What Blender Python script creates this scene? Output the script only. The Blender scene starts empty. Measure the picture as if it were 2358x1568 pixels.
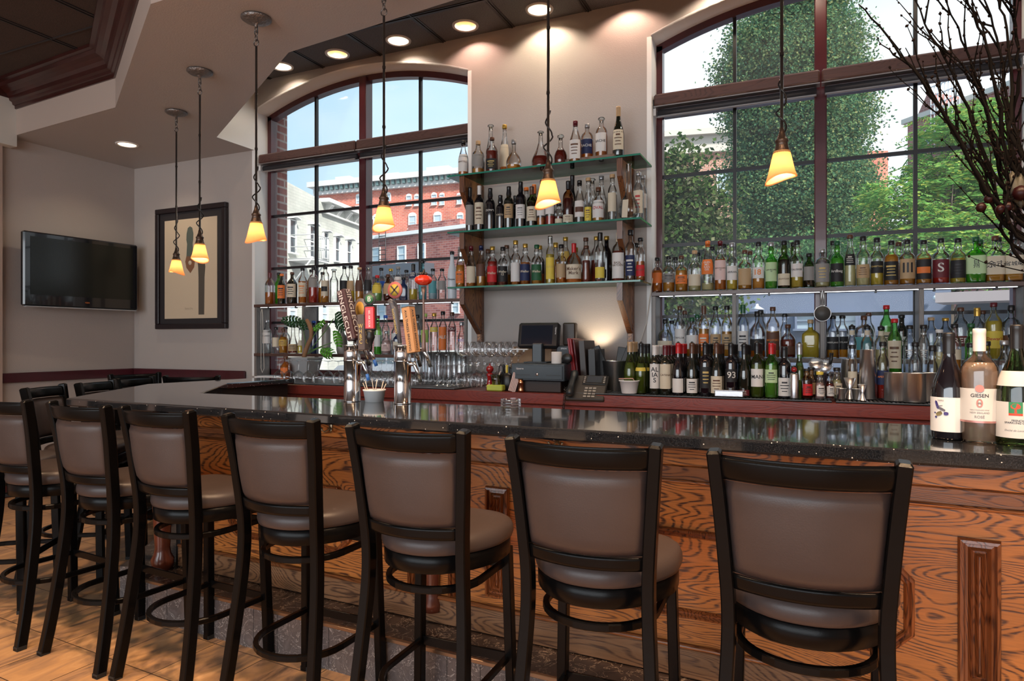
import bpy, math, random
from mathutils import Vector, Matrix, noise
random.seed(7)
C = bpy.context.scene.collection
SC = bpy.context.scene
PI = math.pi
def R(d): return math.radians(d)
# ---------------------------------------------------------------- camera
FPX, HOR, YAW, CAMZ = 1530.0, 786.0, R(24.25), 1.35
cam = bpy.data.cameras.new('camera')
cam.sensor_width = 36.0
cam.lens = 36.0 * FPX / 2358.0
cam.shift_y = (HOR - 784.0) / 2358.0
cam.clip_start, cam.clip_end = 0.05, 400
camo = bpy.data.objects.new('camera', cam); C.objects.link(camo)
camo.location = (0, 0, CAMZ); camo.rotation_euler = (R(90), 0, YAW)
SC.camera = camo
SN, CS = math.sin(YAW), math.cos(YAW)
# survey helpers: a pixel of the photograph's survey to a point of the room on a known plane
def ray(x, y):
    u = (x - 1179) / FPX
    return (-SN + u * CS, CS + u * SN, (HOR - y) / FPX)
def at_z(x, y, z):
    d = ray(x, y); t = (z - CAMZ) / d[2]
    return Vector((d[0] * t, d[1] * t, z))
def at_y(x, y, Y):
    d = ray(x, y); t = Y / d[1]
    return Vector((d[0] * t, Y, CAMZ + d[2] * t))
# ---------------------------------------------------------------- render settings
SC.view_settings.view_transform = 'Standard'
SC.view_settings.look = 'None'
SC.view_settings.gamma = 1.0
SC.view_settings.use_curve_mapping = False
SC.view_settings.exposure = 0.26
cy = SC.cycles
cy.max_bounces = 10; cy.diffuse_bounces = 4; cy.glossy_bounces = 4
cy.transmission_bounces = 8; cy.transparent_max_bounces = 40
cy.use_denoising = True
cy.caustics_reflective = False; cy.caustics_refractive = False
cy.sample_clamp_indirect = 6.0
# ---------------------------------------------------------------- world: pale bright sky with soft cloud
w = bpy.data.worlds.new('sky'); SC.world = w; w.use_nodes = True
nt = w.node_tree; nt.nodes.clear()
def N(nt, t, **k):
    n = nt.nodes.new(t)
    for a, b in k.items():
        if a.startswith('i_'):
            n.inputs[a[2:].replace('_', ' ')].default_value = b
        else: setattr(n, a, b)
    return n
tc = N(nt, 'ShaderNodeTexCoord'); sx = N(nt, 'ShaderNodeSeparateXYZ')
nt.links.new(tc.outputs['Generated'], sx.inputs[0])
mp = N(nt, 'ShaderNodeMapping'); mp.inputs['Scale'].default_value = (1, 1, 2.2)
nt.links.new(tc.outputs['Generated'], mp.inputs[0])
no = N(nt, 'ShaderNodeTexNoise', i_Scale=1.6, i_Detail=5.0, i_Roughness=0.5)
nt.links.new(mp.outputs[0], no.inputs['Vector'])
# more cloud towards +X and near the horizon
m1 = N(nt, 'ShaderNodeMath', operation='MULTIPLY_ADD'); m1.inputs[1].default_value = 0.55; m1.inputs[2].default_value = 0.30
nt.links.new(sx.outputs['X'], m1.inputs[0])
m2 = N(nt, 'ShaderNodeMath', operation='MULTIPLY_ADD'); m2.inputs[1].default_value = -0.75
nt.links.new(sx.outputs['Z'], m2.inputs[0]); nt.links.new(m1.outputs[0], m2.inputs[2])
m3 = N(nt, 'ShaderNodeMath', operation='ADD'); nt.links.new(m2.outputs[0], m3.inputs[0]); nt.links.new(no.outputs['Fac'], m3.inputs[1])
cr = N(nt, 'ShaderNodeValToRGB')
cr.color_ramp.elements[0].position = 0.12; cr.color_ramp.elements[0].color = (0.34, 0.66, 0.93, 1)
cr.color_ramp.elements[1].position = 0.60; cr.color_ramp.elements[1].color = (0.86, 0.93, 0.98, 1)
nt.links.new(m3.outputs[0], cr.inputs[0])
bg = N(nt, 'ShaderNodeBackground', i_Strength=1.08); wo = N(nt, 'ShaderNodeOutputWorld')
nt.links.new(cr.outputs[0], bg.inputs[0]); nt.links.new(bg.outputs[0], wo.inputs[0])
# ---------------------------------------------------------------- sun (high, hazy, behind the camera's building)
def lamp(name, typ, loc, energy, color, rot=(0, 0, 0), **k):
    l = bpy.data.lights.new(name, typ); l.energy = energy; l.color = color
    for a, b in k.items(): setattr(l, a, b)
    o = bpy.data.objects.new(name, l); C.objects.link(o); o.location = loc; o.rotation_euler = rot
    return o
lamp('sun', 'SUN', (6, -6, 30), 6.2, (1.0, 0.95, 0.88), (R(50), 0, R(60)), angle=R(6))
# unseen fill panel added behind the camera to raise the room's ambient light
lamp('ambient_fill_light', 'AREA', (-1.8, -4.6, 2.0), 240, (0.90, 0.95, 1.0), (R(90), 0, 0), shape='RECTANGLE', size=8.0, size_y=2.6)

# ---------------------------------------------------------------- materials
MATS = {}
def srgb(r, g, b):
    f = lambda c: (c / 255 / 12.92) if c / 255 <= 0.04045 else ((c / 255 + 0.055) / 1.055) ** 2.4
    return (f(r), f(g), f(b), 1)
def new_mat(name):
    m = bpy.data.materials.new(name); m.use_nodes = True
    nt = m.node_tree; nt.nodes.clear()
    o = nt.nodes.new('ShaderNodeOutputMaterial')
    return m, nt, o
def pm(name, col, rough=0.5, metal=0.0, bump=0.0, bscale=80, var=0.0, vscale=8, spec=0.5, coat=0.0, emit=None, es=0.0, sheen=0.0):
    if name in MATS: return MATS[name]
    m, nt, o = new_mat(name)
    b = N(nt, 'ShaderNodeBsdfPrincipled'); nt.links.new(b.outputs[0], o.inputs[0])
    c = col if len(col) == 4 else tuple(col) + (1,)
    b.inputs['Base Color'].default_value = c
    b.inputs['Roughness'].default_value = rough; b.inputs['Metallic'].default_value = metal
    b.inputs['Specular IOR Level'].default_value = spec; b.inputs['Coat Weight'].default_value = coat
    if emit: b.inputs['Emission Color'].default_value = tuple(emit) + (1,); b.inputs['Emission Strength'].default_value = es
    if var > 0:
        t = N(nt, 'ShaderNodeTexCoord'); n = N(nt, 'ShaderNodeTexNoise', i_Scale=vscale, i_Detail=6.0)
        nt.links.new(t.outputs['Object'], n.inputs['Vector'])
        r = N(nt, 'ShaderNodeMapRange'); r.inputs[1].default_value = 0.3; r.inputs[2].default_value = 0.7
        r.inputs[3].default_value = 1 - var; r.inputs[4].default_value = 1 + var
        nt.links.new(n.outputs['Fac'], r.inputs[0])
        h = N(nt, 'ShaderNodeHueSaturation'); h.inputs['Color'].default_value = c
        nt.links.new(r.outputs[0], h.inputs['Value']); nt.links.new(h.outputs[0], b.inputs['Base Color'])
    if bump > 0:
        t = N(nt, 'ShaderNodeTexCoord'); n = N(nt, 'ShaderNodeTexNoise', i_Scale=bscale, i_Detail=3.0)
        nt.links.new(t.outputs['Object'], n.inputs['Vector'])
        bp = N(nt, 'ShaderNodeBump', i_Strength=bump, i_Distance=0.01)
        nt.links.new(n.outputs['Fac'], bp.inputs['Height']); nt.links.new(bp.outputs[0], b.inputs['Normal'])
    MATS[name] = m
    return m
def glassy(name, col, edge=0.55, gloss=0.12, body=0.0, bodycol=None, rough=0.02, refl=0.9):
    """thin coloured glass: tinted see-through, darker at the rim, with a Fresnel reflection"""
    if name in MATS: return MATS[name]
    m, nt, o = new_mat(name)
    lw = N(nt, 'ShaderNodeLayerWeight', i_Blend=0.28)
    mixc = N(nt, 'ShaderNodeMix', data_type='RGBA')
    c = tuple(col[:3])
    mixc.inputs[6].default_value = c + (1,)
    mixc.inputs[7].default_value = tuple(x * edge for x in c) + (1,)
    nt.links.new(lw.outputs['Facing'], mixc.inputs[0])
    tr = N(nt, 'ShaderNodeBsdfTransparent'); nt.links.new(mixc.outputs[2], tr.inputs[0])
    last = tr
    if body > 0:
        bcol = tuple((bodycol or c)[:3]) + (1,)
        d1 = N(nt, 'ShaderNodeBsdfTranslucent'); d1.inputs[0].default_value = bcol
        d2 = N(nt, 'ShaderNodeBsdfDiffuse'); d2.inputs[0].default_value = bcol
        d = N(nt, 'ShaderNodeMixShader', i_Fac=0.42); nt.links.new(d1.outputs[0], d.inputs[1]); nt.links.new(d2.outputs[0], d.inputs[2])
        ms = N(nt, 'ShaderNodeMixShader', i_Fac=body)
        nt.links.new(tr.outputs[0], ms.inputs[1]); nt.links.new(d.outputs[0], ms.inputs[2]); last = ms
    gl = N(nt, 'ShaderNodeBsdfGlossy', i_Roughness=rough); gl.inputs[0].default_value = (1, 1, 1, 1)
    fr = N(nt, 'ShaderNodeFresnel', i_IOR=1.5)
    mm = N(nt, 'ShaderNodeMath', operation='MULTIPLY_ADD', use_clamp=True); mm.inputs[1].default_value = refl; mm.inputs[2].default_value = gloss * 0.25
    nt.links.new(fr.outputs[0], mm.inputs[0])
    ms = N(nt, 'ShaderNodeMixShader'); nt.links.new(mm.outputs[0], ms.inputs[0])
    nt.links.new(last.outputs[0], ms.inputs[1]); nt.links.new(gl.outputs[0], ms.inputs[2])
    nt.links.new(ms.outputs[0], o.inputs[0])
    MATS[name] = m
    return m
def oak(name, light, dark, axis='X', rough=0.34, contrast=1.0):
    if name in MATS: return MATS[name]
    m, nt, o = new_mat(name)
    b = N(nt, 'ShaderNodeBsdfPrincipled', i_Roughness=rough); nt.links.new(b.outputs[0], o.inputs[0])
    b.inputs['Coat Weight'].default_value = 0.2; b.inputs['Coat Roughness'].default_value = 0.25
    t = N(nt, 'ShaderNodeTexCoord'); mp = N(nt, 'ShaderNodeMapping')
    def s3(l, x): return {'X': (l, x, x), 'Z': (x, x, l), 'Y': (x, l, x)}[axis]
    mp.inputs['Scale'].default_value = s3(0.55, 2.6)
    nt.links.new(t.outputs['Object'], mp.inputs[0])
    n1 = N(nt, 'ShaderNodeTexNoise', i_Scale=2.0, i_Detail=2.0, i_Roughness=0.45, i_Distortion=0.35); nt.links.new(mp.outputs[0], n1.inputs['Vector'])
    mpj = N(nt, 'ShaderNodeMapping'); mpj.inputs['Scale'].default_value = s3(7, 40); nt.links.new(t.outputs['Object'], mpj.inputs[0])
    nj = N(nt, 'ShaderNodeTexNoise', i_Scale=1.0, i_Detail=3.0); nt.links.new(mpj.outputs[0], nj.inputs['Vector'])
    # contour lines of a stretched noise give the cathedral figure of plain-sawn oak
    k = N(nt, 'ShaderNodeMath', operation='MULTIPLY'); k.inputs[1].default_value = 42.0; nt.links.new(n1.outputs['Fac'], k.inputs[0])
    kj = N(nt, 'ShaderNodeMath', operation='MULTIPLY_ADD'); kj.inputs[1].default_value = 0.9; nt.links.new(nj.outputs['Fac'], kj.inputs[0]); nt.links.new(k.outputs[0], kj.inputs[2])
    s_ = N(nt, 'ShaderNodeMath', operation='PINGPONG'); s_.inputs[1].default_value = 0.5; nt.links.new(kj.outputs[0], s_.inputs[0])
    r0 = N(nt, 'ShaderNodeValToRGB'); q = r0.color_ramp.elements       # dark early-wood lines
    q[0].position = 0.05; q[0].color = (1, 1, 1, 1); q[1].position = 0.25; q[1].color = (0, 0, 0, 1)
    nt.links.new(s_.outputs[0], r0.inputs[0])
    mp2 = N(nt, 'ShaderNodeMapping'); mp2.inputs['Scale'].default_value = s3(12, 260); nt.links.new(t.outputs['Object'], mp2.inputs[0])
    n2 = N(nt, 'ShaderNodeTexNoise', i_Scale=1.0, i_Detail=2.0); nt.links.new(mp2.outputs[0], n2.inputs['Vector'])
    pr = N(nt, 'ShaderNodeMapRange'); pr.inputs[1].default_value = 0.40; pr.inputs[2].default_value = 0.62; nt.links.new(n2.outputs['Fac'], pr.inputs[0])
    mu = N(nt, 'ShaderNodeMath', operation='MULTIPLY_ADD'); mu.inputs[2].default_value = 0.0
    a1 = N(nt, 'ShaderNodeMath', operation='MULTIPLY_ADD'); a1.inputs[1].default_value = 0.55; a1.inputs[2].default_value = 0.45; nt.links.new(pr.outputs[0], a1.inputs[0])
    nt.links.new(a1.outputs[0], mu.inputs[0]); nt.links.new(r0.outputs[0], mu.inputs[1])
    a2 = N(nt, 'ShaderNodeMath', operation='MULTIPLY_ADD'); a2.inputs[1].default_value = 0.16; nt.links.new(pr.outputs[0], a2.inputs[0])
    sc_ = N(nt, 'ShaderNodeMath', operation='MULTIPLY'); sc_.inputs[1].default_value = 1.1 * contrast; nt.links.new(mu.outputs[0], sc_.inputs[0]); nt.links.new(sc_.outputs[0], a2.inputs[2])
    lo = N(nt, 'ShaderNodeTexNoise', i_Scale=1.2, i_Detail=2.0); nt.links.new(mp.outputs[0], lo.inputs['Vector'])
    tn = N(nt, 'ShaderNodeMapRange'); tn.inputs[1].default_value = 0.3; tn.inputs[2].default_value = 0.7; tn.inputs[3].default_value = 0.72; tn.inputs[4].default_value = 1.15; nt.links.new(lo.outputs['Fac'], tn.inputs[0])
    hv = N(nt, 'ShaderNodeHueSaturation'); hv.inputs['Color'].default_value = light; nt.links.new(tn.outputs[0], hv.inputs['Value'])
    mx = N(nt, 'ShaderNodeMix', data_type='RGBA'); nt.links.new(a2.outputs[0], mx.inputs[0]); nt.links.new(hv.outputs[0], mx.inputs[6]); mx.inputs[7].default_value = dark
    nt.links.new(mx.outputs[2], b.inputs['Base Color'])
    bp = N(nt, 'ShaderNodeBump', i_Strength=0.10, i_Distance=0.003, invert=True); nt.links.new(a2.outputs[0], bp.inputs['Height']); nt.links.new(bp.outputs[0], b.inputs['Normal'])
    MATS[name] = m
    return m
def granite():
    m, nt, o = new_mat('black granite')
    b = N(nt, 'ShaderNodeBsdfPrincipled', i_Roughness=0.095, i_IOR=2.0); nt.links.new(b.outputs[0], o.inputs[0])
    b.inputs['Specular IOR Level'].default_value = 0.5; b.inputs['Coat Weight'].default_value = 0.6; b.inputs['Coat Roughness'].default_value = 0.03
    t = N(nt, 'ShaderNodeTexCoord')
    n = N(nt, 'ShaderNodeTexNoise', i_Scale=420.0, i_Detail=2.0); nt.links.new(t.outputs['Object'], n.inputs['Vector'])
    v = N(nt, 'ShaderNodeTexVoronoi', i_Scale=70.0); nt.links.new(t.outputs['Object'], v.inputs['Vector'])
    lt = N(nt, 'ShaderNodeMath', operation='LESS_THAN'); lt.inputs[1].default_value = 0.13; nt.links.new(v.outputs['Distance'], lt.inputs[0])
    vc = N(nt, 'ShaderNodeSeparateColor'); nt.links.new(v.outputs['Color'], vc.inputs[0])
    gt = N(nt, 'ShaderNodeMath', operation='GREATER_THAN'); gt.inputs[1].default_value = 0.72; nt.links.new(vc.outputs[0], gt.inputs[0])
    mu = N(nt, 'ShaderNodeMath', operation='MULTIPLY'); nt.links.new(lt.outputs[0], mu.inputs[0]); nt.links.new(gt.outputs[0], mu.inputs[1])
    r = N(nt, 'ShaderNodeValToRGB'); r.color_ramp.elements[0].color = (0.006, 0.007, 0.009, 1); r.color_ramp.elements[1].color = (0.035, 0.038, 0.045, 1)
    r.color_ramp.elements[0].position = 0.45; r.color_ramp.elements[1].position = 0.75
    nt.links.new(n.outputs['Fac'], r.inputs[0])
    mx = N(nt, 'ShaderNodeMix', data_type='RGBA'); nt.links.new(mu.outputs[0], mx.inputs[0]); nt.links.new(r.outputs[0], mx.inputs[6])
    mx.inputs[7].default_value = (0.62, 0.60, 0.56, 1); nt.links.new(mx.outputs[2], b.inputs['Base Color'])
    return m
def marble(name, base, vein, rough=0.25, scale=5.0):
    m, nt, o = new_mat(name)
    b = N(nt, 'ShaderNodeBsdfPrincipled', i_Roughness=rough); nt.links.new(b.outputs[0], o.inputs[0])
    t = N(nt, 'ShaderNodeTexCoord')
    n = N(nt, 'ShaderNodeTexNoise', i_Scale=scale, i_Detail=7.0, i_Roughness=0.62, i_Distortion=1.2); nt.links.new(t.outputs['Object'], n.inputs['Vector'])
    s = N(nt, 'ShaderNodeMath', operation='SUBTRACT'); s.inputs[1].default_value = 0.5; nt.links.new(n.outputs['Fac'], s.inputs[0])
    a = N(nt, 'ShaderNodeMath', operation='ABSOLUTE'); nt.links.new(s.outputs[0], a.inputs[0])
    r = N(nt, 'ShaderNodeValToRGB'); e = r.color_ramp.elements
    e[0].position = 0.0; e[0].color = vein; e[1].position = 0.012; e[1].color = tuple(base)
    x = e.new(0.005); x.color = tuple(bb * 0.6 + vv * 0.4 for bb, vv in zip(base, vein)); x2 = e.new(0.2); x2.color = tuple(c * 1.7 for c in base[:3]) + (1,)
    nt.links.new(a.outputs[0], r.inputs[0])
    nt.links.new(r.outputs[0], b.inputs['Base Color'])
    return m
def floor_mat():
    m, nt, o = new_mat('terracotta slate tile')
    b = N(nt, 'ShaderNodeBsdfPrincipled'); nt.links.new(b.outputs[0], o.inputs[0])
    t = N(nt, 'ShaderNodeTexCoord'); mp = N(nt, 'ShaderNodeMapping')
    mp.inputs['Rotation'].default_value = (0, 0, R(3.6)); mp.inputs['Location'].default_value = (0.14, 0.11, 0)
    nt.links.new(t.outputs['Object'], mp.inputs[0])
    br = N(nt, 'ShaderNodeTexBrick', offset=0.0, i_Scale=1.0)
    br.inputs['Brick Width'].default_value = 0.302; br.inputs['Row Height'].default_value = 0.302
    br.inputs['Mortar Size'].default_value = 0.0022; br.inputs['Mortar Smooth'].default_value = 0.2
    br.inputs['Color1'].default_value = (0, 0, 0, 1); br.inputs['Color2'].default_value = (1, 1, 1, 1); br.inputs['Mortar'].default_value = (0.5, 0.5, 0.5, 1)
    nt.links.new(mp.outputs[0], br.inputs['Vector'])
    # per-tile offset of the streak pattern
    av = N(nt, 'ShaderNodeVectorMath', operation='MULTIPLY_ADD'); nt.links.new(br.outputs['Color'], av.inputs[0]); av.inputs[1].default_value = (7, 5, 3)
    nt.links.new(mp.outputs[0], av.inputs[2])
    mp2 = N(nt, 'ShaderNodeMapping'); mp2.inputs['Scale'].default_value = (4.5, 1.3, 1); mp2.inputs['Rotation'].default_value = (0, 0, R(28))
    nt.links.new(av.outputs[0], mp2.inputs[0])
    n = N(nt, 'ShaderNodeTexNoise', i_Scale=2.2, i_Detail=9.0, i_Roughness=0.65, i_Distortion=0.9); nt.links.new(mp2.outputs[0], n.inputs['Vector'])
    r = N(nt, 'ShaderNodeValToRGB'); e = r.color_ramp.elements
    e[0].position = 0.30; e[0].color = (0.10, 0.065, 0.045, 1); e[1].position = 0.72; e[1].color = (0.62, 0.38, 0.20, 1)
    x = e.new(0.42); x.color = (0.36, 0.21, 0.12, 1); x = e.new(0.55); x.color = (0.50, 0.28, 0.13, 1)
    nt.links.new(n.outputs['Fac'], r.inputs[0])
    mx = N(nt, 'ShaderNodeMix', data_type='RGBA'); nt.links.new(br.outputs['Fac'], mx.inputs[0]); nt.links.new(r.outputs[0], mx.inputs[6]); mx.inputs[7].default_value = (0.06, 0.035, 0.02, 1)
    nt.links.new(mx.outputs[2], b.inputs['Base Color'])
    b.inputs['Roughness'].default_value = 0.36
    bp = N(nt, 'ShaderNodeBump', i_Strength=0.25, i_Distance=0.004); nt.links.new(n.outputs['Fac'], bp.inputs['Height'])
    bp2 = N(nt, 'ShaderNodeBump', i_Strength=0.7, i_Distance=0.003, invert=True); nt.links.new(br.outputs['Fac'], bp2.inputs['Height']); nt.links.new(bp.outputs[0], bp2.inputs['Normal'])
    nt.links.new(bp2.outputs[0], b.inputs['Normal'])
    return m
def brick_mat(name, c1, c2, mortar, bw=0.22, bh=0.075, ms=0.012, rough=0.9):
    if name in MATS: return MATS[name]
    m, nt, o = new_mat(name)
    b = N(nt, 'ShaderNodeBsdfPrincipled', i_Roughness=rough); nt.links.new(b.outputs[0], o.inputs[0])
    t = N(nt, 'ShaderNodeTexCoord'); g = N(nt, 'ShaderNodeSeparateXYZ'); nt.links.new(t.outputs['Object'], g.inputs[0])
    ad = N(nt, 'ShaderNodeMath', operation='ADD'); nt.links.new(g.outputs[0], ad.inputs[0]); nt.links.new(g.outputs[1], ad.inputs[1])
    cb = N(nt, 'ShaderNodeCombineXYZ'); nt.links.new(ad.outputs[0], cb.inputs[0]); nt.links.new(g.outputs[2], cb.inputs[1])
    br = N(nt, 'ShaderNodeTexBrick', i_Scale=1.0); br.inputs['Brick Width'].default_value = bw; br.inputs['Row Height'].default_value = bh
    br.inputs['Mortar Size'].default_value = ms; br.inputs['Color1'].default_value = c1; br.inputs['Color2'].default_value = c2; br.inputs['Mortar'].default_value = mortar
    nt.links.new(cb.outputs[0], br.inputs['Vector'])
    n = N(nt, 'ShaderNodeTexNoise', i_Scale=0.6, i_Detail=5.0); nt.links.new(t.outputs['Object'], n.inputs['Vector'])
    r = N(nt, 'ShaderNodeMapRange'); r.inputs[1].default_value = 0.3; r.inputs[2].default_value = 0.7; r.inputs[3].default_value = 0.72; r.inputs[4].default_value = 1.2
    nt.links.new(n.outputs['Fac'], r.inputs[0])
    h = N(nt, 'ShaderNodeHueSaturation'); nt.links.new(br.outputs['Color'], h.inputs['Color']); nt.links.new(r.outputs[0], h.inputs['Value'])
    nt.links.new(h.outputs[0], b.inputs['Base Color'])
    MATS[name] = m
    return m
def speckle(name, a, bcol, scale=220, rough=0.8):
    m, nt, o = new_mat(name)
    b = N(nt, 'ShaderNodeBsdfPrincipled', i_Roughness=rough); nt.links.new(b.outputs[0], o.inputs[0])
    t = N(nt, 'ShaderNodeTexCoord'); n = N(nt, 'ShaderNodeTexNoise', i_Scale=scale, i_Detail=3.0); nt.links.new(t.outputs['Object'], n.inputs['Vector'])
    r = N(nt, 'ShaderNodeValToRGB'); r.color_ramp.elements[0].position = 0.4; r.color_ramp.elements[1].position = 0.62
    r.color_ramp.elements[0].color = a; r.color_ramp.elements[1].color = bcol
    nt.links.new(n.outputs['Fac'], r.inputs[0]); nt.links.new(r.outputs[0], b.inputs['Base Color'])
    bp = N(nt, 'ShaderNodeBump', i_Strength=0.4, i_Distance=0.004); nt.links.new(n.outputs['Fac'], bp.inputs['Height']); nt.links.new(bp.outputs[0], b.inputs['Normal'])
    MATS[name] = m
    return m

M_wall = pm('taupe wall paint', (0.43, 0.385, 0.36), 0.62, bump=0.10, bscale=140, var=0.03, vscale=1.2)
M_white = pm('pale grey reveal paint', (0.84, 0.84, 0.83), 0.55, bump=0.06, bscale=120)
M_soffit = pm('soffit paint', (0.43, 0.405, 0.39), 0.42, bump=0.12, bscale=120)
M_maroon = pm('maroon lacquered frame', (0.075, 0.014, 0.019), 0.30, coat=0.3, var=0.12)
M_rail = pm('dark maroon chair rail', (0.060, 0.008, 0.014), 0.28, coat=0.4, var=0.15)
M_black = pm('black satin metal', (0.0035, 0.0033, 0.0034), 0.24, metal=0.0, spec=0.13, bump=0.05, bscale=420)
M_muntin = pm('black window bar', (0.010, 0.008, 0.010), 0.4)
M_vinyl = pm('taupe brown vinyl', (0.053, 0.040, 0.038), 0.36, bump=0.05, bscale=260, var=0.06, vscale=6, spec=0.34)
M_gran = granite()
M_marb = marble('dark emperador marble', (0.030, 0.020, 0.017, 1), (0.36, 0.27, 0.21, 1), 0.22, 10.0)
M_marb2 = marble('grey brown marble face', (0.095, 0.080, 0.078, 1), (0.62, 0.56, 0.52, 1), 0.3, 15.0)
M_floor = floor_mat()
M_oak = oak('golden oak board', (0.68, 0.235, 0.052, 1), (0.085, 0.026, 0.010, 1), 'X')
M_oakv = oak('golden oak upright', (0.40, 0.155, 0.055, 1), (0.09, 0.028, 0.010, 1), 'Z')
M_walnut = oak('walnut bracket', (0.50, 0.22, 0.08, 1), (0.12, 0.04, 0.016, 1), 'Z', 0.4)
M_cherry = oak('cherry laminate', (0.22, 0.040, 0.028, 1), (0.12, 0.018, 0.014, 1), 'X', 0.30, 0.6)
M_valance = oak('woodgrain blind cassette', (0.095, 0.042, 0.034, 1), (0.040, 0.016, 0.014, 1), 'X', 0.4, 0.7)
M_tile = speckle('charcoal ceiling tile', (0.045, 0.043, 0.044, 1), (0.19, 0.18, 0.18, 1))
M_tray = speckle('brown black ceiling tile', (0.035, 0.022, 0.016, 1), (0.065, 0.040, 0.030, 1), 160)
M_grid = pm('dark ceiling grid', (0.022, 0.018, 0.018), 0.45)
M_crown = pm('dark mahogany crown', (0.040, 0.010, 0.008), 0.28, coat=0.2, var=0.25, vscale=5)
M_trim = pm('white can trim', (0.78, 0.76, 0.74), 0.4)
M_chrome = pm('brushed stainless steel', (0.80, 0.80, 0.82), 0.30, metal=1.0, bump=0.03, bscale=90)
M_chrome2 = pm('bright chrome', (0.72, 0.73, 0.75), 0.11, metal=1.0)
M_dark = pm('dark cabinet interior', (0.012, 0.009, 0.009), 0.6)
M_plastic = pm('black plastic', (0.010, 0.010, 0.011), 0.35)
M_pane = glassy('window glass', (0.98, 0.99, 0.99), 0.92, 0.0, refl=0.10, body=0.06, bodycol=(1, 1, 1))  # faint white body paints a bright haze into the panes

# ---------------------------------------------------------------- mesh builder
class MB:
    def __init__(s): s.v = []; s.f = []; s.sm = []
    def add(s, vs, fs, smooth=False):
        k = len(s.v); s.v += [tuple(v) for v in vs]
        s.f += [tuple(i + k for i in f) for f in fs]; s.sm += [smooth] * len(fs)
        return s
    def box(s, x0, x1, y0, y1, z0, z1, M=None):
        vs = [Vector((x, y, z)) for x in (x0, x1) for y in (y0, y1) for z in (z0, z1)]
        if M: vs = [M @ v for v in vs]
        return s.add(vs, [(0, 1, 3, 2), (4, 6, 7, 5), (0, 4, 5, 1), (2, 3, 7, 6), (0, 2, 6, 4), (1, 5, 7, 3)])
    def bbox(s, x0, x1, y0, y1, z0, z1, b=0.004, M=None):
        """box with chamfered edges"""
        cx, cy_, cz = (x0 + x1) / 2, (y0 + y1) / 2, (z0 + z1) / 2
        hx, hy, hz = (x1 - x0) / 2, (y1 - y0) / 2, (z1 - z0) / 2
        b = min(b, hx * 0.9, hy * 0.9, hz * 0.9)
        vs = []; idx = {}
        for sx_ in (-1, 1):
            for sy_ in (-1, 1):
                for sz_ in (-1, 1):
                    for ax in range(3):
                        p = [sx_ * hx, sy_ * hy, sz_ * hz]
                        for k in range(3):
                            if k != ax: p[k] -= (sx_, sy_, sz_)[k] * b
                        idx[(sx_, sy_, sz_, ax)] = len(vs)
                        v = Vector((p[0] + cx, p[1] + cy_, p[2] + cz)); vs.append(M @ v if M else v)
        fs = []
        sg = (-1, 1)
        for a in sg:
            fs.append([idx[(a, -1, -1, 0)], idx[(a, 1, -1, 0)], idx[(a, 1, 1, 0)], idx[(a, -1, 1, 0)]][::(1 if a > 0 else -1)])
            fs.append([idx[(-1, a, -1, 1)], idx[(1, a, -1, 1)], idx[(1, a, 1, 1)], idx[(-1, a, 1, 1)]][::(-1 if a > 0 else 1)])
            fs.append([idx[(-1, -1, a, 2)], idx[(1, -1, a, 2)], idx[(1, 1, a, 2)], idx[(-1, 1, a, 2)]][::(1 if a > 0 else -1)])
        for a in sg:
            for c in sg:
                fs.append([idx[(a, c, -1, 0)], idx[(a, c, 1, 0)], idx[(a, c, 1, 1)], idx[(a, c, -1, 1)]][::(-1 if a * c > 0 else 1)])
                fs.append([idx[(a, -1, c, 0)], idx[(a, 1, c, 0)], idx[(a, 1, c, 2)], idx[(a, -1, c, 2)]][::(1 if a * c > 0 else -1)])
                fs.append([idx[(-1, a, c, 1)], idx[(1, a, c, 1)], idx[(1, a, c, 2)], idx[(-1, a, c, 2)]][::(-1 if a * c > 0 else 1)])
        for a in sg:
            for c in sg:
                for d in sg:
                    fs.append([idx[(a, c, d, 0)], idx[(a, c, d, 1)], idx[(a, c, d, 2)]][::(1 if a * c * d > 0 else -1)])
        return s.add(vs, fs)
    def prism(s, pts, z0, z1, M=None):
        n = len(pts)
        vs = [Vector((p[0], p[1], z0)) for p in pts] + [Vector((p[0], p[1], z1)) for p in pts]
        if M: vs = [M @ v for v in vs]
        return s.add(vs, [tuple(range(n))[::-1], tuple(range(n, 2 * n))] + [(i, (i + 1) % n, n + (i + 1) % n, n + i) for i in range(n)])
    def lathe(s, prof, seg=20, loc=(0, 0, 0), M=None, sq=None, smooth=True, asp=1.0):
        """prof: (r, z); r=0 ends close to a point; sq: superellipse exponent for wide rings"""
        vs = []; rings = []
        rmax = max(p[0] for p in prof)
        for r, z in prof:
            if r < 1e-6: rings.append([len(vs)]); vs.append((loc[0], loc[1], loc[2] + z)); continue
            ring = []
            for i in range(seg):
                a = 2 * PI * i / seg; c_, s_ = math.cos(a), math.sin(a)
                rr = r; ay = asp
                if sq:
                    k = min(1, max(0, (r / rmax - 0.45) / 0.3)); e = 2 + (sq - 2) * k
                    q = (abs(c_) ** e + abs(s_) ** e) ** (-1 / e); rr = r * q; ay = 1 + (asp - 1) * k
                ring.append(len(vs)); vs.append((loc[0] + rr * c_, loc[1] + rr * s_ * ay, loc[2] + z))
            rings.append(ring)
        if M: vs = [M @ Vector(v) for v in vs]
        fs = []
        for A, B in zip(rings, rings[1:]):
            if len(A) == 1 and len(B) == 1: continue
            for i in range(seg):
                j = (i + 1) % seg
                if len(A) == 1: fs.append((A[0], B[j], B[i]))
                elif len(B) == 1: fs.append((A[i], A[j], B[0]))
                else: fs.append((A[i], A[j], B[j], B[i]))
        return s.add(vs, fs, smooth)
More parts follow.
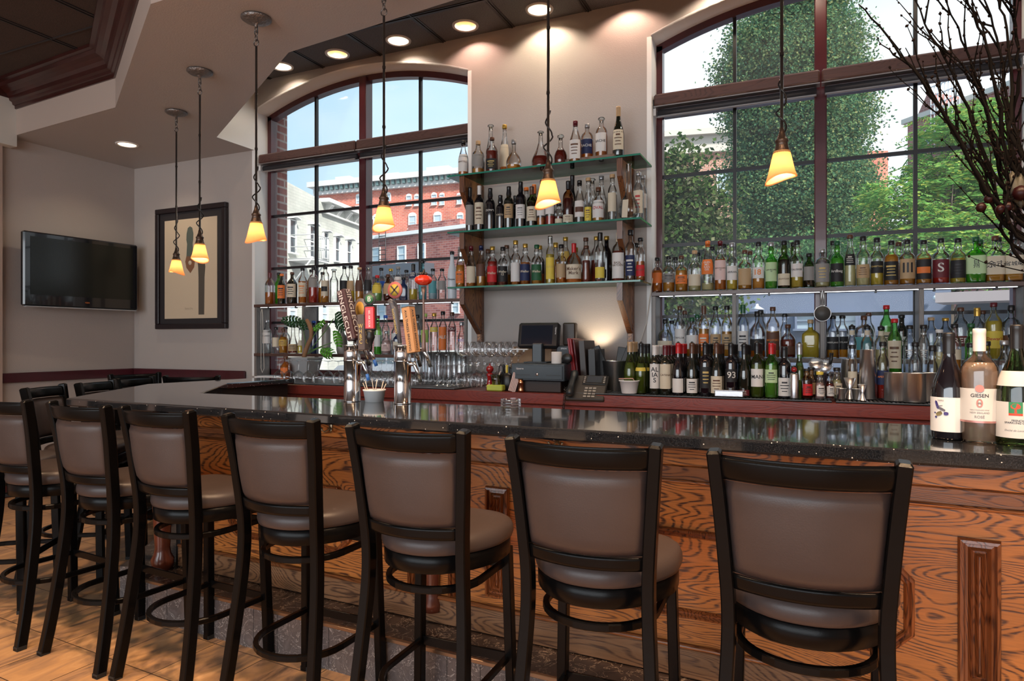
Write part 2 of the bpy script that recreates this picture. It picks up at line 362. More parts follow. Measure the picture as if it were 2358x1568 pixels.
    def cyl(s, x, y, z0, z1, r, seg=20, r1=None):
        r1 = r if r1 is None else r1
        return s.lathe([(0, z0), (r, z0), (r, z0), (r1, z1), (r1, z1), (0, z1)], seg, (x, y, 0))
    def tube(s, pts, r, seg=8, closed=False, prof=None, up=None, cap=True):
        """sweep a round (or given) profile along pts; r may be a list"""
        pts = [Vector(p) for p in pts]; n = len(pts); vs = []; fs = []
        prev = None
        for i, p in enumerate(pts):
            if closed: d = pts[(i + 1) % n] - pts[i - 1]
            else: d = pts[min(i + 1, n - 1)] - pts[max(i - 1, 0)]
            if d.length < 1e-9: d = Vector((0, 0, 1))
            d.normalize()
            if up is not None: a = Vector(up)
            elif prev is not None: a = prev
            else: a = Vector((0, 0, 1)) if abs(d.z) < 0.9 else Vector((1, 0, 0))
            x = (a - d * a.dot(d))
            if x.length < 1e-5: x = d.orthogonal()
            x.normalize(); y = d.cross(x); prev = x
            rr = r[i] if isinstance(r, (list, tuple)) else r
            if prof: ring = [x * q[0] * rr + y * q[1] * rr for q in prof]
            else: ring = [x * math.cos(2 * PI * k / seg) * rr + y * math.sin(2 * PI * k / seg) * rr for k in range(seg)]
            vs += [p + q for q in ring]
        m = len(prof) if prof else seg
        for i in range(n if closed else n - 1):
            j = (i + 1) % n
            for k in range(m):
                l = (k + 1) % m
                fs.append((i * m + k, i * m + l, j * m + l, j * m + k))
        if cap and not closed: fs.append(tuple(range(m))[::-1]); fs.append(tuple(range((n - 1) * m, n * m)))
        return s.add(vs, fs, prof is None)
    def build(s, name, mat=None, parent=None, kind=None, label=None, cat=None, group=None, loc=None):
        me = bpy.data.meshes.new(name); me.from_pydata(s.v, [], s.f)
        for p, q in zip(me.polygons, s.sm): p.use_smooth = q
        me.update()
        if mat: me.materials.append(mat)
        o = bpy.data.objects.new(name, me); C.objects.link(o)
        if parent: o.parent = parent
        if loc: o.location = loc
        tag(o, label, cat, group, kind)
        return o
def flat_holes(outer, holes, z, m=None, seg=32):
    """a horizontal sheet facing down with round holes"""
    from mathutils.geometry import delaunay_2d_cdt
    vs = [Vector(p) for p in outer]; es = [(i, (i + 1) % len(outer)) for i in range(len(outer))]
    for (x, y, r) in holes:
        k = len(vs)
        vs += [Vector((x + r * math.cos(2 * PI * i / seg), y + r * math.sin(2 * PI * i / seg))) for i in range(seg)]
        es += [(k + i, k + (i + 1) % seg) for i in range(seg)]
    v2, e2, f2, *_ = delaunay_2d_cdt(vs, es, [], 1, 1e-5)
    m = m or MB(); keep = []
    for f in f2:
        c = sum((v2[i] for i in f), Vector((0, 0))) / len(f)
        if any((c.x - x) ** 2 + (c.y - y) ** 2 < (r * 0.97) ** 2 for x, y, r in holes): continue
        # inside the outline?
        ins = False; n = len(outer)
        for i in range(n):
            a, b = outer[i], outer[(i + 1) % n]
            if (a[1] > c.y) != (b[1] > c.y) and c.x < (b[0] - a[0]) * (c.y - a[1]) / (b[1] - a[1]) + a[0]: ins = not ins
        if ins: keep.append(tuple(f)[::-1])
    return m.add([(p.x, p.y, z) for p in v2], keep)
def tag(o, label=None, cat=None, group=None, kind=None):
    if label: o['label'] = label
    if cat: o['category'] = cat
    if group: o['group'] = group
    if kind: o['kind'] = kind
    return o
def thing(name, label, cat, loc=(0, 0, 0), rz=0, group=None):
    o = bpy.data.objects.new(name, None); C.objects.link(o); o.location = loc; o.rotation_euler = (0, 0, rz)
    o.empty_display_size = 0.05
    return tag(o, label, cat, group)
def copy_tree(o, parent=None):
    c = o.copy(); C.objects.link(c); c.parent = parent
    for ch in o.children: copy_tree(ch, c)
    return c
SQ = [(-1, -1), (1, -1), (1, 1), (-1, 1)]
# ---- lettering
TXT = {}
def text_raw(s, align='CENTER', shear=0.0):
    key = (s, align, shear)
    if key in TXT: return TXT[key]
    cu = bpy.data.curves.new('lettering', 'FONT'); cu.body = s; cu.align_x = align; cu.size = 1.0
    cu.space_line = 0.85; cu.resolution_u = 4; cu.shear = shear; cu.offset = 0.012
    ob = bpy.data.objects.new('lettering', cu)
    me = ob.to_mesh()
    vs = [tuple(v.co) for v in me.vertices]; fs = [tuple(p.vertices) for p in me.polygons]
    ob.to_mesh_clear(); bpy.data.objects.remove(ob); bpy.data.curves.remove(cu)
    TXT[key] = (vs, fs)
    return TXT[key]
def text_fit(s, w, h, align='CENTER', shear=0.0, stretch=False):
    vs, fs = text_raw(s, align, shear)
    if not vs: return [], []
    x0, x1 = min(v[0] for v in vs), max(v[0] for v in vs); y0, y1 = min(v[1] for v in vs), max(v[1] for v in vs)
    kx = w / max(1e-6, x1 - x0); ky = h / max(1e-6, y1 - y0)
    if not stretch: kx = ky = min(kx, ky)
    return [((v[0] - (x0 + x1) / 2) * kx, (v[1] - (y0 + y1) / 2) * ky) for v in vs], fs
def flat_text(s, w, h, M, mat, parent, name='lettering', **k):
    """text in the XZ plane of matrix M, reading towards -Y"""
    vs, fs = text_fit(s, w, h, **k)
    return MB().add([M @ Vector((x, 0, z)) for x, z in vs], fs).build(name, mat, parent)
# ================================================================ THE ROOM
DW = 4.63           # inner face of the window wall
ZC, ZS = 3.75, 3.12   # upper ceiling, soffit
XL, XR, YB = -6.34, 2.7, -4.8
WIN = [(-4.70, -2.465), (-1.02, 1.13)]      # window openings
ZSILL, ZSPR, RISE = 1.03, 3.48, 0.21
def arch_z(x, x0, x1, spr=ZSPR, rise=RISE):
    h = (x1 - x0) / 2; c = (x0 + x1) / 2; Rr = (h * h + rise * rise) / (2 * rise)
    return spr + rise - Rr + math.sqrt(max(0, Rr * Rr - (x - c) ** 2))
MB().box(XL - 0.3, XR + 0.2, YB, DW + 0.02, -0.12, 0).build('floor', M_floor, kind='structure')
# window wall: one mesh, inner face with two arched openings, reveals are separate
def wall_with_arches(y0, y1, z0, z1, xa, xb, n=24, up=0.0):
    m = MB()
    xs = sorted(set([xa, xb] + [x for w_ in WIN for x in w_]))
    segs = []
    for a, b in zip(xs, xs[1:]):
        win = next((w_ for w_ in WIN if abs(w_[0] - a) < 1e-6), None)
        if win is None: m.box(a, b, y0, y1, z0, z1)
        else:
            m.box(a, b, y0, y1, z0, ZSILL)
            for i in range(n):
                p, q = a + (b - a) * i / n, a + (b - a) * (i + 1) / n
                zp, zq = arch_z(p, a, b) + up, arch_z(q, a, b) + up
                vs = [(p, y0, zp), (q, y0, zq), (q, y0, z1), (p, y0, z1), (p, y1, zp), (q, y1, zq), (q, y1, z1), (p, y1, z1)]
                m.add(vs, [(0, 1, 2, 3), (4, 7, 6, 5), (0, 4, 5, 1), (3, 2, 6, 7)])
    return m
wall_with_arches(DW, DW + 0.04, 0, ZC + 0.05, XL - 0.3, XR + 0.2).build('wall_back', M_wall, kind='structure')
wall_with_arches(DW + 0.235, DW + 0.42, -0.4, ZC + 0.5, XL - 0.3, XR + 0.2, up=0.14).build('wall_outside', brick_mat('street brick', (0.22, 0.055, 0.045, 1), (0.30, 0.09, 0.07, 1), (0.42, 0.36, 0.33, 1), 0.21, 0.075, 0.010), kind='structure')
for wi, (a, b) in enumerate(WIN):
    c = (a + b) / 2; n = 28
    root = thing('window_%d' % (wi + 1), None, None, (0, 0, 0)); root['kind'] = 'structure'
    # plaster reveal: jambs and arched head
    m = MB()
    m.box(a - 0.03, a + 0.003, DW - 0.001, DW + 0.235, ZSILL, ZSPR); m.box(b - 0.003, b + 0.03, DW - 0.001, DW + 0.235, ZSILL, ZSPR)
    m.box(a, b, DW - 0.001, DW + 0.235, ZSILL - 0.03, ZSILL + 0.003)
    for i in range(n):
        p, q = a + (b - a) * i / n, a + (b - a) * (i + 1) / n
        zp, zq = arch_z(p, a, b) - 0.004, arch_z(q, a, b) - 0.004
        m.add([(p, DW - 0.001, zp), (q, DW - 0.001, zq), (q, DW + 0.235, zq), (p, DW + 0.235, zp), (p, DW - 0.001, zp + 0.02), (q, DW - 0.001, zq + 0.02)], [(0, 3, 2, 1), (0, 1, 5, 4)], True)
    m.build('reveal', M_white, root)
    # maroon frame: jambs, sill rail, arched head, centre mullion, transom
    yf0, yf1 = DW + 0.16, DW + 0.235
    m = MB(); fw = 0.045
    m.box(a, a + fw, yf0, yf1, ZSILL, ZSPR - 0.01); m.box(b - fw, b, yf0, yf1, ZSILL, ZSPR - 0.01)
    m.box(a, b, yf0, yf1, ZSILL, ZSILL + 0.06)
    for i in range(n):
        p, q = a + (b - a) * i / n, a + (b - a) * (i + 1) / n
        zp, zq = arch_z(p, a, b), arch_z(q, a, b)
        vs = [(p, yf0, zp), (q, yf0, zq), (q, yf1, zq), (p, yf1, zp), (p, yf0, zp - 0.055), (q, yf0, zq - 0.055), (q, yf1, zq - 0.055), (p, yf1, zp - 0.055)]
        m.add(vs, [(0, 4, 5, 1), (3, 2, 6, 7), (4, 7, 6, 5)])
    m.build('window_frame', M_maroon, root)
    m = MB(); m.bbox(c - 0.037, c + 0.037, yf0 - 0.03, yf1, ZSILL, arch_z(c, a, b) - 0.02, 0.006); m.build('mullion', M_maroon, root)
    MB().bbox(a + fw, b - fw, yf0, yf1, 2.96, 3.03, 0.006).build('transom', M_maroon, root)
    m = MB()
    for s_ in (-1, 1):
        x = c + s_ * (b - a) / 4
        m.box(x - 0.011, x + 0.011, yf0 + 0.02, yf0 + 0.05, ZSILL + 0.05, arch_z(x, a, b) - 0.05)
    for z in (1.527, 2.04, 2.535):
        m.box(a + fw, b - fw, yf0 + 0.022, yf0 + 0.048, z - 0.011, z + 0.011)
    m.build('muntin_bars', M_muntin, root)
    m = MB()
    m.add([(a + 0.02, yf0 + 0.056, ZSILL + 0.02)] + [(a + 0.02 + (b - a - 0.04) * i / n, yf0 + 0.056, arch_z(a + 0.02 + (b - a - 0.04) * i / n, a, b) - 0.02) for i in range(n + 1)] + [(b - 0.02, yf0 + 0.056, ZSILL + 0.02)], [tuple(range(n + 3))])
    m.build('pane', M_pane, root)
# roller-blind cassettes across each window (two per window, meeting at the mullion)
    for k, (p, q) in enumerate(((a + 0.01, c - 0.004), (c + 0.004, b - 0.01))):
        side = ('left', 'right')[wi]; half = ('left', 'right')[k]
        bl = thing('blind_cassette', 'woodgrain roller blind cassette across %s half of the %s window' % (half, side), 'window blind', (0, 0, 0), 0, 'roller blind cassettes')
        m = MB(); m.bbox(p, q, DW + 0.03, DW + 0.10, 3.0, 3.085, 0.012); m.build('cassette', M_valance, bl)
        MB().box(p, q, DW + 0.028, DW + 0.10, 2.992, 2.999).build('edge_strip', pm('aluminium edge', (0.45, 0.42, 0.42), 0.3, metal=0.8), bl)
        m = MB(); m.tube([(p + 0.02, DW + 0.09, 2.962), (q - 0.02, DW + 0.09, 2.962)], 0.026, 12); m.build('roller', pm('dark roller cloth', (0.030, 0.028, 0.032), 0.6), bl)
        MB().bbox(p + 0.02, q - 0.02, DW + 0.06, DW + 0.075, 2.925, 2.94, 0.003).build('bottom_bar', pm('aluminium edge', (0.45, 0.42, 0.42), 0.3), bl)
        m = MB(); ex = p if k == 0 else q
        m.box(ex - 0.012, ex + 0.012, DW + 0.05, DW + 0.11, 2.94, 2.99); m.build('end_bracket', M_trim, bl)
# side and rear walls
MB().box(XL - 0.05, XL, YB, DW, 0, ZC).build('wall_left', M_wall, kind='structure')
MB().box(XR, XR + 0.05, YB, DW, 0, ZC).build('wall_right', M_wall, kind='structure')
MB().box(XL - 0.06, XR, YB - 0.06, YB, 0, 0.7).build('wall_rear', M_wall, kind='structure')
MB().box(XL, XL + 0.045, -1.0, 3.385, 0, ZS - 0.1).build('wall_pilaster', pm('tan wall paint', (0.42, 0.31, 0.26), 0.6), kind='structure')
MB().bbox(XL, XL + 0.12, 2.2, 3.46, 3.02, 3.42, 0.004).build('trim_1', pm('cream beam', (0.62, 0.60, 0.55), 0.6), kind='structure')
MB().box(XL, XL + 0.11, 2.0, 3.46, 3.42, 3.56).build('trim_3', M_crown, kind='structure')
# chair rail
m = MB(); m.bbox(XL + 0.001, XL + 0.028, -2, DW - 0.028, 0.99, 1.075, 0.006); m.bbox(XL + 0.001, -4.80, DW - 0.028, DW - 0.001, 0.99, 1.075, 0.008); m.build('trim_2', M_rail, kind='structure')
m = MB(); m.box(XL + 0.001, XL + 0.02, -2, DW - 0.02, 0, 0.12); m.box(XL + 0.001, -4.3, DW - 0.02, DW - 0.001, 0, 0.12); m.build('baseboard_back', M_rail, kind='structure')
# upper ceiling with its grid
CANS = [(-4.211 + 0.605 * k, 4.457) for k in range(9)]
flat_holes([(XL, -0.5), (XR, -0.5), (XR, DW + 0.01), (XL, DW + 0.01)], [(x, y, 0.084) for x, y in CANS], ZC).box(XL, XR, -0.5, DW + 0.01, ZC + 0.14, ZC + 0.16).build('ceiling', M_tile, kind='structure')
m = MB()
gx = [-0.70 - 0.606 * k + 0.0 for k in range(-5, 9)]
for k in range(-4, 8):
    x = -0.870 - 0.6068 * k
    for d in (-0.018, 0.0, 0.018): m.box(x + d - 0.006, x + d + 0.006, 1.0, DW, ZC - 0.008 + abs(d) * 0.25, ZC + 0.002)
for k in range(5):
    y = DW - 0.46 - 0.6068 * k
    for d in (-0.018, 0.0, 0.018): m.box(-5.5, XR, y + d - 0.006, y + d + 0.006, ZC - 0.009 + abs(d) * 0.25, ZC + 0.002)
m.build('ceiling_grid', M_grid, kind='structure')
# dropped soffit over the bar: outer edge follows the bar, inner edge is the tray opening
SO = [(XR, 2.98), (-1.70, 3.02), (-2.92, 3.15), (-4.70, 4.20), (-4.70, DW), (XL, DW)]
TI = [(XR, 2.36), (-3.16, 2.40), (-4.80, 3.35), (XL, 3.46)]
bot = SO + TI[::-1]
m = flat_holes(bot, [(-5.60, 4.02, 0.077)], ZS)
m.build('ceiling_soffit', M_soffit, kind='structure')
def strip(pts, z0, z1, flip=False):
    m = MB()
    for (p, q) in zip(pts, pts[1:]):
        f = (0, 1, 2, 3) if not flip else (3, 2, 1, 0)
        m.add([(p[0], p[1], z0), (q[0], q[1], z0), (q[0], q[1], z1), (p[0], p[1], z1)], [f])
    return m
strip(SO[:5], ZS, ZC).build('soffit_fascia', M_white, kind='structure')
strip(TI, ZS, 3.36, True).build('tray_fascia', pm('tan fascia paint', (0.44, 0.35, 0.30), 0.55), kind='structure')
# crown moulding round the tray (swept cyma profile)
def off(pts, d):
    out = []
    for i, p in enumerate(pts):
        a = pts[max(i - 1, 0)]; b = pts[min(i + 1, len(pts) - 1)]
        n1 = Vector((p[0] - a[0], p[1] - a[1])) if i > 0 else None
        n2 = Vector((b[0] - p[0], b[1] - p[1])) if i < len(pts) - 1 else None
        ns = [Vector((-n.y, n.x)).normalized() for n in (n1, n2) if n is not None]
        nn = sum(ns, Vector((0, 0))) / len(ns); nn = nn / max(0.3, nn.length ** 2)
        out.append((p[0] + nn.x * d, p[1] + nn.y * d))
    return out
prof = [(-0.005, 3.34), (0.012, 3.34), (0.014, 3.365), (0.03, 3.37), (0.035, 3.39), (0.055, 3.40), (0.062, 3.43), (0.075, 3.455), (0.10, 3.475), (0.13, 3.49), (0.14, 3.515), (0.17, 3.52), (0.17, 3.55)]
m = MB(); rows = [[(x, y, z) for x, y in off(TI, d)] for d, z in prof]
for A, B in zip(rows, rows[1:]):
    for i in range(len(A) - 1): m.add([A[i], A[i + 1], B[i + 1], B[i]], [(0, 1, 2, 3)])
m.build('crown_moulding', M_crown, kind='structure')
MB().box(XL, XR, YB, 3.5, 3.545, 3.60).build('ceiling_tray', M_tray, kind='structure')
m = MB()
for k in range(9):
    x = -5.02 + 0.6068 * k
    m.box(x - 0.02, x - 0.012, -2, 3.35, 3.537, 3.546); m.box(x + 0.012, x + 0.02, -2, 3.35, 3.537, 3.546)
for k in range(8):
    y = 3.02 - 0.6068 * k
    m.box(XL, XR, y - 0.006, y + 0.006, 3.539, 3.546)
m.build('tray_grid', M_grid, kind='structure')

MB().box(XL - 0.4, XR + 0.3, YB - 0.1, DW + 0.43, ZC + 0.5, ZC + 0.6).build('roof', pm('roofing', (0.1, 0.1, 0.1), 0.9), kind='structure')
# recessed downlights (things let into the ceiling)
M_bulb = pm('downlight bulb', (1, 0.9, 0.7), 0.5, emit=(1.0, 0.83, 0.58), es=14.0)
M_cone = pm('gold can baffle', (0.62, 0.40, 0.22), 0.32, metal=0.6)
M_conew = pm('white can baffle', (0.80, 0.74, 0.62), 0.4)
def downlight(x, y, z, label, power, cone=M_conew, r=0.082, spot=110, col=(1.0, 0.80, 0.56), grp='recessed downlights over the back bar'):
    t = thing('downlight', label, 'ceiling light', (x, y, z), 0, grp)
    m = MB(); m.lathe([(r + 0.020, -0.001), (r + 0.018, -0.008), (r + 0.002, -0.010), (r - 0.004, -0.002)], 32); m.build('trim_ring', M_trim, t)
    m = MB(); m.lathe([(r - 0.003, -0.003), (r * 0.93, 0.040), (r * 0.80, 0.095), (0, 0.10)], 32); m.build('baffle', cone, t)
    m = MB(); m.lathe([(0, 0.098), (0.046, 0.094), (0.05, 0.080), (0.036, 0.070), (0, 0.066)], 24); m.build('bulb', M_bulb, t)
    lamp('downlight_lamp', 'SPOT', (x, y, z + 0.062), power, col, (0, 0, 0), spot_size=R(spot), spot_blend=0.5, shadow_soft_size=0.03)
    return t
names = ['leftmost, partly hidden by the soffit', 'second from the left', 'third from the left', 'fourth from the left', 'rightmost, behind the thin pendant rod']
CANC = [(1.0, 0.86, 0.70), (1.0, 0.78, 0.60), (1.0, 0.84, 0.68), (1.0, 0.66, 0.52), (1.0, 0.82, 0.60), (1.0, 0.66, 0.50), (1.0, 0.8, 0.6), (1.0, 0.8, 0.6), (1.0, 0.8, 0.6)]
CANP = [10, 10, 12, 15, 27, 15, 14, 14, 14]
for k in range(5):
    downlight(CANS[k][0], CANS[k][1], ZC, 'round downlight in the dark ceiling tiles, ' + names[k], CANP[k], (M_conew, M_cone, M_conew, M_cone, M_conew)[k], col=CANC[k], spot=150)
for k in range(5, 9):   # the row goes on outside the picture
    lamp('downlight_lamp', 'SPOT', (CANS[k][0], CANS[k][1], ZC + 0.05), CANP[k], CANC[k], (0, 0, 0), spot_size=R(130), spot_blend=0.5, shadow_soft_size=0.03)
downlight(-5.60, 4.02, ZS, 'round downlight in the low soffit above the television corner', 16, M_conew, 0.075, grp=None, spot=150)
# the row of downlights in the tray ceiling above the stools (outside the picture)
for k in range(7):
    lamp('tray_lamp', 'SPOT', (-3.9 + 0.95 * k, 1.05, 3.5), (130 if k < 4 else 240), (1.0, 0.66, 0.40), (0, 0, 0), spot_size=R(120), spot_blend=0.8, shadow_soft_size=0.06)
# ================================================================ THE BAR
BT = 1.07   # bar top
outer = [(2.3, 1.965), (0.47, 1.989), (-1.3, 2.02), (-3.35, 2.085), (-3.98, 3.0), (-3.88, 3.90)]
inner = [(-3.56, 3.90), (-3.56, 3.27), (-3.02, 2.59), (2.3, 2.62)]
bar = thing('bar_counter', 'long oak-panelled bar with a polished black granite top and marble foot step', 'bar', (0, 0, 0))
m = MB(); poly = outer[::-1] + inner[::-1]
def roundtop(poly, z0, z1, b):
    """slab with softly eased upper and lower edges"""
    n = len(poly); m = MB()
    cx = [Vector(p) for p in poly]
    def inset(d):
        out = []
        for i in range(n):
            p = cx[i]; a = (p - cx[i - 1]).normalized(); c_ = (cx[(i + 1) % n] - p).normalized()
            na = Vector((a.y, -a.x)); nc = Vector((c_.y, -c_.x)); nn = na + nc; nn = nn / max(0.2, nn.length_squared) * 2
            out.append(p + nn * d)
        return out
    area = sum(cx[i].x * cx[(i + 1) % n].y - cx[(i + 1) % n].x * cx[i].y for i in range(n))
    sg = -1 if area > 0 else 1
    lv = [(b, z0), (0, z0 + b), (0, z1 - b), (b * 0.35, z1 - b * 0.35), (b, z1)]
    rings = [[(q.x, q.y, z) for q in inset(d * sg)] for d, z in lv]
    vs = [v for r_ in rings for v in r_]; fs = []
    for k in range(len(rings) - 1):
        for i in range(n):
            j = (i + 1) % n; f = (k * n + i, k * n + j, (k + 1) * n + j, (k + 1) * n + i)
            fs.append(f if area > 0 else f[::-1])
    fs.append(tuple(range(n))[::-1] if area > 0 else tuple(range(n)))
    t = tuple(range((len(rings) - 1) * n, len(rings) * n)); fs.append(t if area > 0 else t[::-1])
    return m.add(vs, fs)
roundtop(poly, BT - 0.040, BT, 0.007).build('granite_top', M_gran, bar)
# face frame: panel plane follows the bar edge. Local frame: x along the bar, y = 0 at the panel face, -y towards the stools
ang = math.atan2(2.34 - 2.44, 0.0 + 3.0)
FM = Matrix.Translation((0.0, 2.335, 0)) @ Matrix.Rotation(ang, 4, 'Z')
face = MB(); x0, x1 = -2.98, 2.2
face.box(x0, x1, 0.0, 0.06, 0.0, BT - 0.04, FM); face.build('panel_core', M_oak, bar)
m = MB(); m.bbox(x0, x1, -0.022, 0.0, 0.922, BT - 0.04, 0.003, FM); m.build('top_board', M_oak, bar)
m = MB(); m.bbox(x0, x1, -0.016, 0.0, 0.868, 0.919, 0.003, FM); m.tube([FM @ Vector((x0, -0.018, 0.866)), FM @ Vector((x1, -0.018, 0.866))], 0.007, 8); m.build('frieze_moulding', oak('oak moulding', (0.36, 0.125, 0.04, 1), (0.08, 0.022, 0.008, 1), 'X'), bar)
m = MB(); m.bbox(x0, x1, -0.020, 0.0, 0.192, 0.292, 0.004, FM); m.build('base_board', oak('worn oak base', (0.30, 0.15, 0.07, 1), (0.07, 0.03, 0.015, 1), 'X', 0.45), bar)
m = MB(); m.tube([FM @ Vector((x0, -0.014, 0.298)), FM @ Vector((x1, -0.014, 0.298))], 0.009, 8); m.build('base_moulding', oak('oak moulding', (0.36, 0.125, 0.04, 1), (0.08, 0.022, 0.008, 1), 'X'), bar)
M_ridge = oak('reddish oak moulding', (0.34, 0.105, 0.032, 1), (0.075, 0.02, 0.008, 1), 'Z', 0.28)
def ridge_panel(xc, z0, z1, w=0.105):
    """tall narrow panel of stepped mitred ridges"""
    m = MB(); lv = [(0.0, -0.004), (0.004, -0.020), (0.012, -0.022), (0.017, -0.008), (0.024, -0.010), (0.030, -0.022), (0.036, -0.010), (0.040, -0.012), (0.0445, -0.024), (0.0505, -0.012)]
    rings = []
    for d, y in lv:
        d = min(d, w / 2 - 0.001)
        rings.append([FM @ Vector(p) for p in ((xc - w / 2 + d, y, z0 + d), (xc + w / 2 - d, y, z0 + d), (xc + w / 2 - d, y, z1 - d), (xc - w / 2 + d, y, z1 - d))])
    vs = [v for r_ in rings for v in r_]; fs = []
    for k in range(len(rings) - 1):
        for i in range(4): fs.append((k * 4 + i, k * 4 + (i + 1) % 4, (k + 1) * 4 + (i + 1) % 4, (k + 1) * 4 + i))
    k = (len(rings) - 1) * 4; fs.append((k, k + 1, k + 2, k + 3))
    return m.add(vs, fs).build('ridged_panel', M_ridge, bar)
def oct_frame(xa, xb, z0, z1, c=0.07, w=0.030):
    def o8(d): return [(xa + d, z0 + c + d * 0.41), (xa + c + d * 0.41, z0 + d), (xb - c - d * 0.41, z0 + d), (xb - d, z0 + c + d * 0.41), (xb - d, z1 - c - d * 0.41), (xb - c - d * 0.41, z1 - d), (xa + c + d * 0.41, z1 - d), (xa + d, z1 - c - d * 0.41)]
    lv = [(0, 0), (0.003, -0.018), (0.010, -0.022), (0.016, -0.012), (0.023, -0.016), (w, -0.002)]
    rings = [[FM @ Vector((p[0], y, p[1])) for p in o8(d)] for d, y in lv]
    vs = [v for r_ in rings for v in r_]; fs = []
    for k in range(len(rings) - 1):
        for i in range(8): fs.append((k * 8 + i, k * 8 + (i + 1) % 8, (k + 1) * 8 + (i + 1) % 8, (k + 1) * 8 + i))
    return MB().add(vs, fs).build('octagonal_frame', M_ridge, bar)
for xc in (-1.13, 0.445, 2.02): ridge_panel(xc, 0.338, 0.776)
for xa, xb in ((-2.62, -1.86), (-0.93, 0.285), (0.62, 1.84)): oct_frame(xa, xb, 0.395, 0.70)
# pilaster: two reeded strips and a turned half column
for dx in (-0.10, 0.10):
    m = MB()
    for q in (-0.018, 0, 0.018): m.tube([FM @ Vector((-1.43 + dx + q, -0.006, 0.31)), FM @ Vector((-1.43 + dx + q, -0.006, 0.86))], 0.009, 8)
    m.build('reeded_strip', M_ridge, bar)
m = MB(); m.lathe([(0, 0.24), (0.042, 0.24), (0.045, 0.27), (0.034, 0.30), (0.032, 0.34), (0.038, 0.5), (0.038, 0.7), (0.03, 0.82), (0.042, 0.86), (0.042, 0.93), (0, 0.93)], 20, M=FM @ Matrix.Translation((-1.43, -0.012, 0)))
m.build('turned_column', pm('dark red turned wood', (0.14, 0.035, 0.018), 0.25, coat=0.4, var=0.2), bar)
# marble foot step with a brass-coloured nosing and vertical face tiles
m = MB(); m.box(x0 - 0.1, x1, -0.215, 0.02, 0.0, 0.178, FM)
m.build('step_face', M_marb2, bar)
for k in range(38): MB().box(x0 - 0.1 + 0.142 * k, x0 - 0.1 + 0.142 * k + 0.0016, -0.2160, -0.20, 0.0, 0.176, FM).build('step_joint', pm('dark grout', (0.02, 0.016, 0.014), 0.8), bar)
m = MB(); m.bbox(x0 - 0.1, x1, -0.206, 0.02, 0.178, 0.190, 0.002, FM); m.build('step_top', M_marb, bar)
m = MB(); m.bbox(x0 - 0.1, x1, -0.220, -0.204, 0.176, 0.1915, 0.002, FM); m.build('step_nosing', pm('bronze nosing strip', (0.30, 0.20, 0.13), 0.3, metal=0.8), bar)
# return of the bar along the diagonal and to the wall
def seg_box(m, p, q, th, z0, z1, side=1):
    p = Vector(p); q = Vector(q); d = (q - p).normalized(); nrm = Vector((-d.y, d.x)) * th * side
    m.prism([(p.x, p.y), (q.x, q.y), (q.x + nrm.x, q.y + nrm.y), (p.x + nrm.x, p.y + nrm.y)][::(1 if side > 0 else -1)], z0, z1)
m = MB(); pts = [(-3.02, 2.44), (-3.62, 3.22), (-3.66, 3.88)]
for a, b in zip(pts, pts[1:]): seg_box(m, a, b, 0.05, 0.0, BT - 0.04, -1)
m.build('return_panel', M_dark, bar)  # near-black colour puts the shade of the void onto the panel
m = MB(); pts = [(-3.0, 2.44), (-3.26, 2.30), (-3.80, 3.10), (-3.85, 3.88), (-3.66, 3.88), (-3.62, 3.22)]
m.prism(pts, 0.0, 0.185); m.build('return_step', M_marb2, bar)
# corner column under the granite at the diagonal
m = MB(); m.lathe([(0, 0.19), (0.05, 0.19), (0.055, 0.24), (0.04, 0.27), (0.036, 0.3), (0.046, 0.5), (0.046, 0.75), (0.036, 0.86), (0.05, 0.9), (0.05, 1.03), (0, 1.03)], 20, (-3.02, 2.36, 0))
m.build('corner_column', pm('dark red turned wood', (0.14, 0.035, 0.018), 0.25), bar)
# bartender side of the bar
MB().box(-3.0, 2.2, 2.50, 2.54, 0.0, BT - 0.04).build('rear_board', M_cherry, bar)
# double coat hooks under the granite
M_brass = pm('aged brass', (0.55, 0.48, 0.34), 0.3, metal=0.9)
def coat_hook(px, py, label):
    p = at_y(px, py, 2.33); M = Matrix.Translation((p.x, 2.335 - 0.0337 * p.x - 0.024, p.z))
    t = thing('coat_hook', label, 'hook', (0, 0, 0), 0, 'coat hooks under the bar top')
    MB().lathe([(0, 0.0), (0.010, 0.0), (0.012, 0.004), (0.009, 0.007), (0, 0.008)], 14, M=M @ Matrix.Translation((0, 0.002, 0.006)) @ Matrix.Rotation(R(90), 4, 'X') @ Matrix.Diagonal((1, 2.0, 1, 1))).build('back_plate', M_brass, t)
    m = MB()
    for s in (-1, 1): m.tube([M @ Vector(q) for q in ((0, -0.004, 0.0), (s * 0.008, -0.012, -0.014), (s * 0.018, -0.024, -0.020), (s * 0.026, -0.030, -0.012), (s * 0.028, -0.030, -0.004))], [0.004, 0.0038, 0.0035, 0.0035, 0.005], 8)
    m.tube([M @ Vector(q) for q in ((0, -0.004, 0.012), (0, -0.02, 0.020), (0, -0.03, 0.030))], [0.004, 0.0035, 0.0055], 8)
    m.build('hooks', M_brass, t)
coat_hook(746, 986, 'brass double coat hook under the bar top beside the fourth stool from the right')
coat_hook(1283, 1013, 'small brass hook plate under the bar top above the second stool from the right')

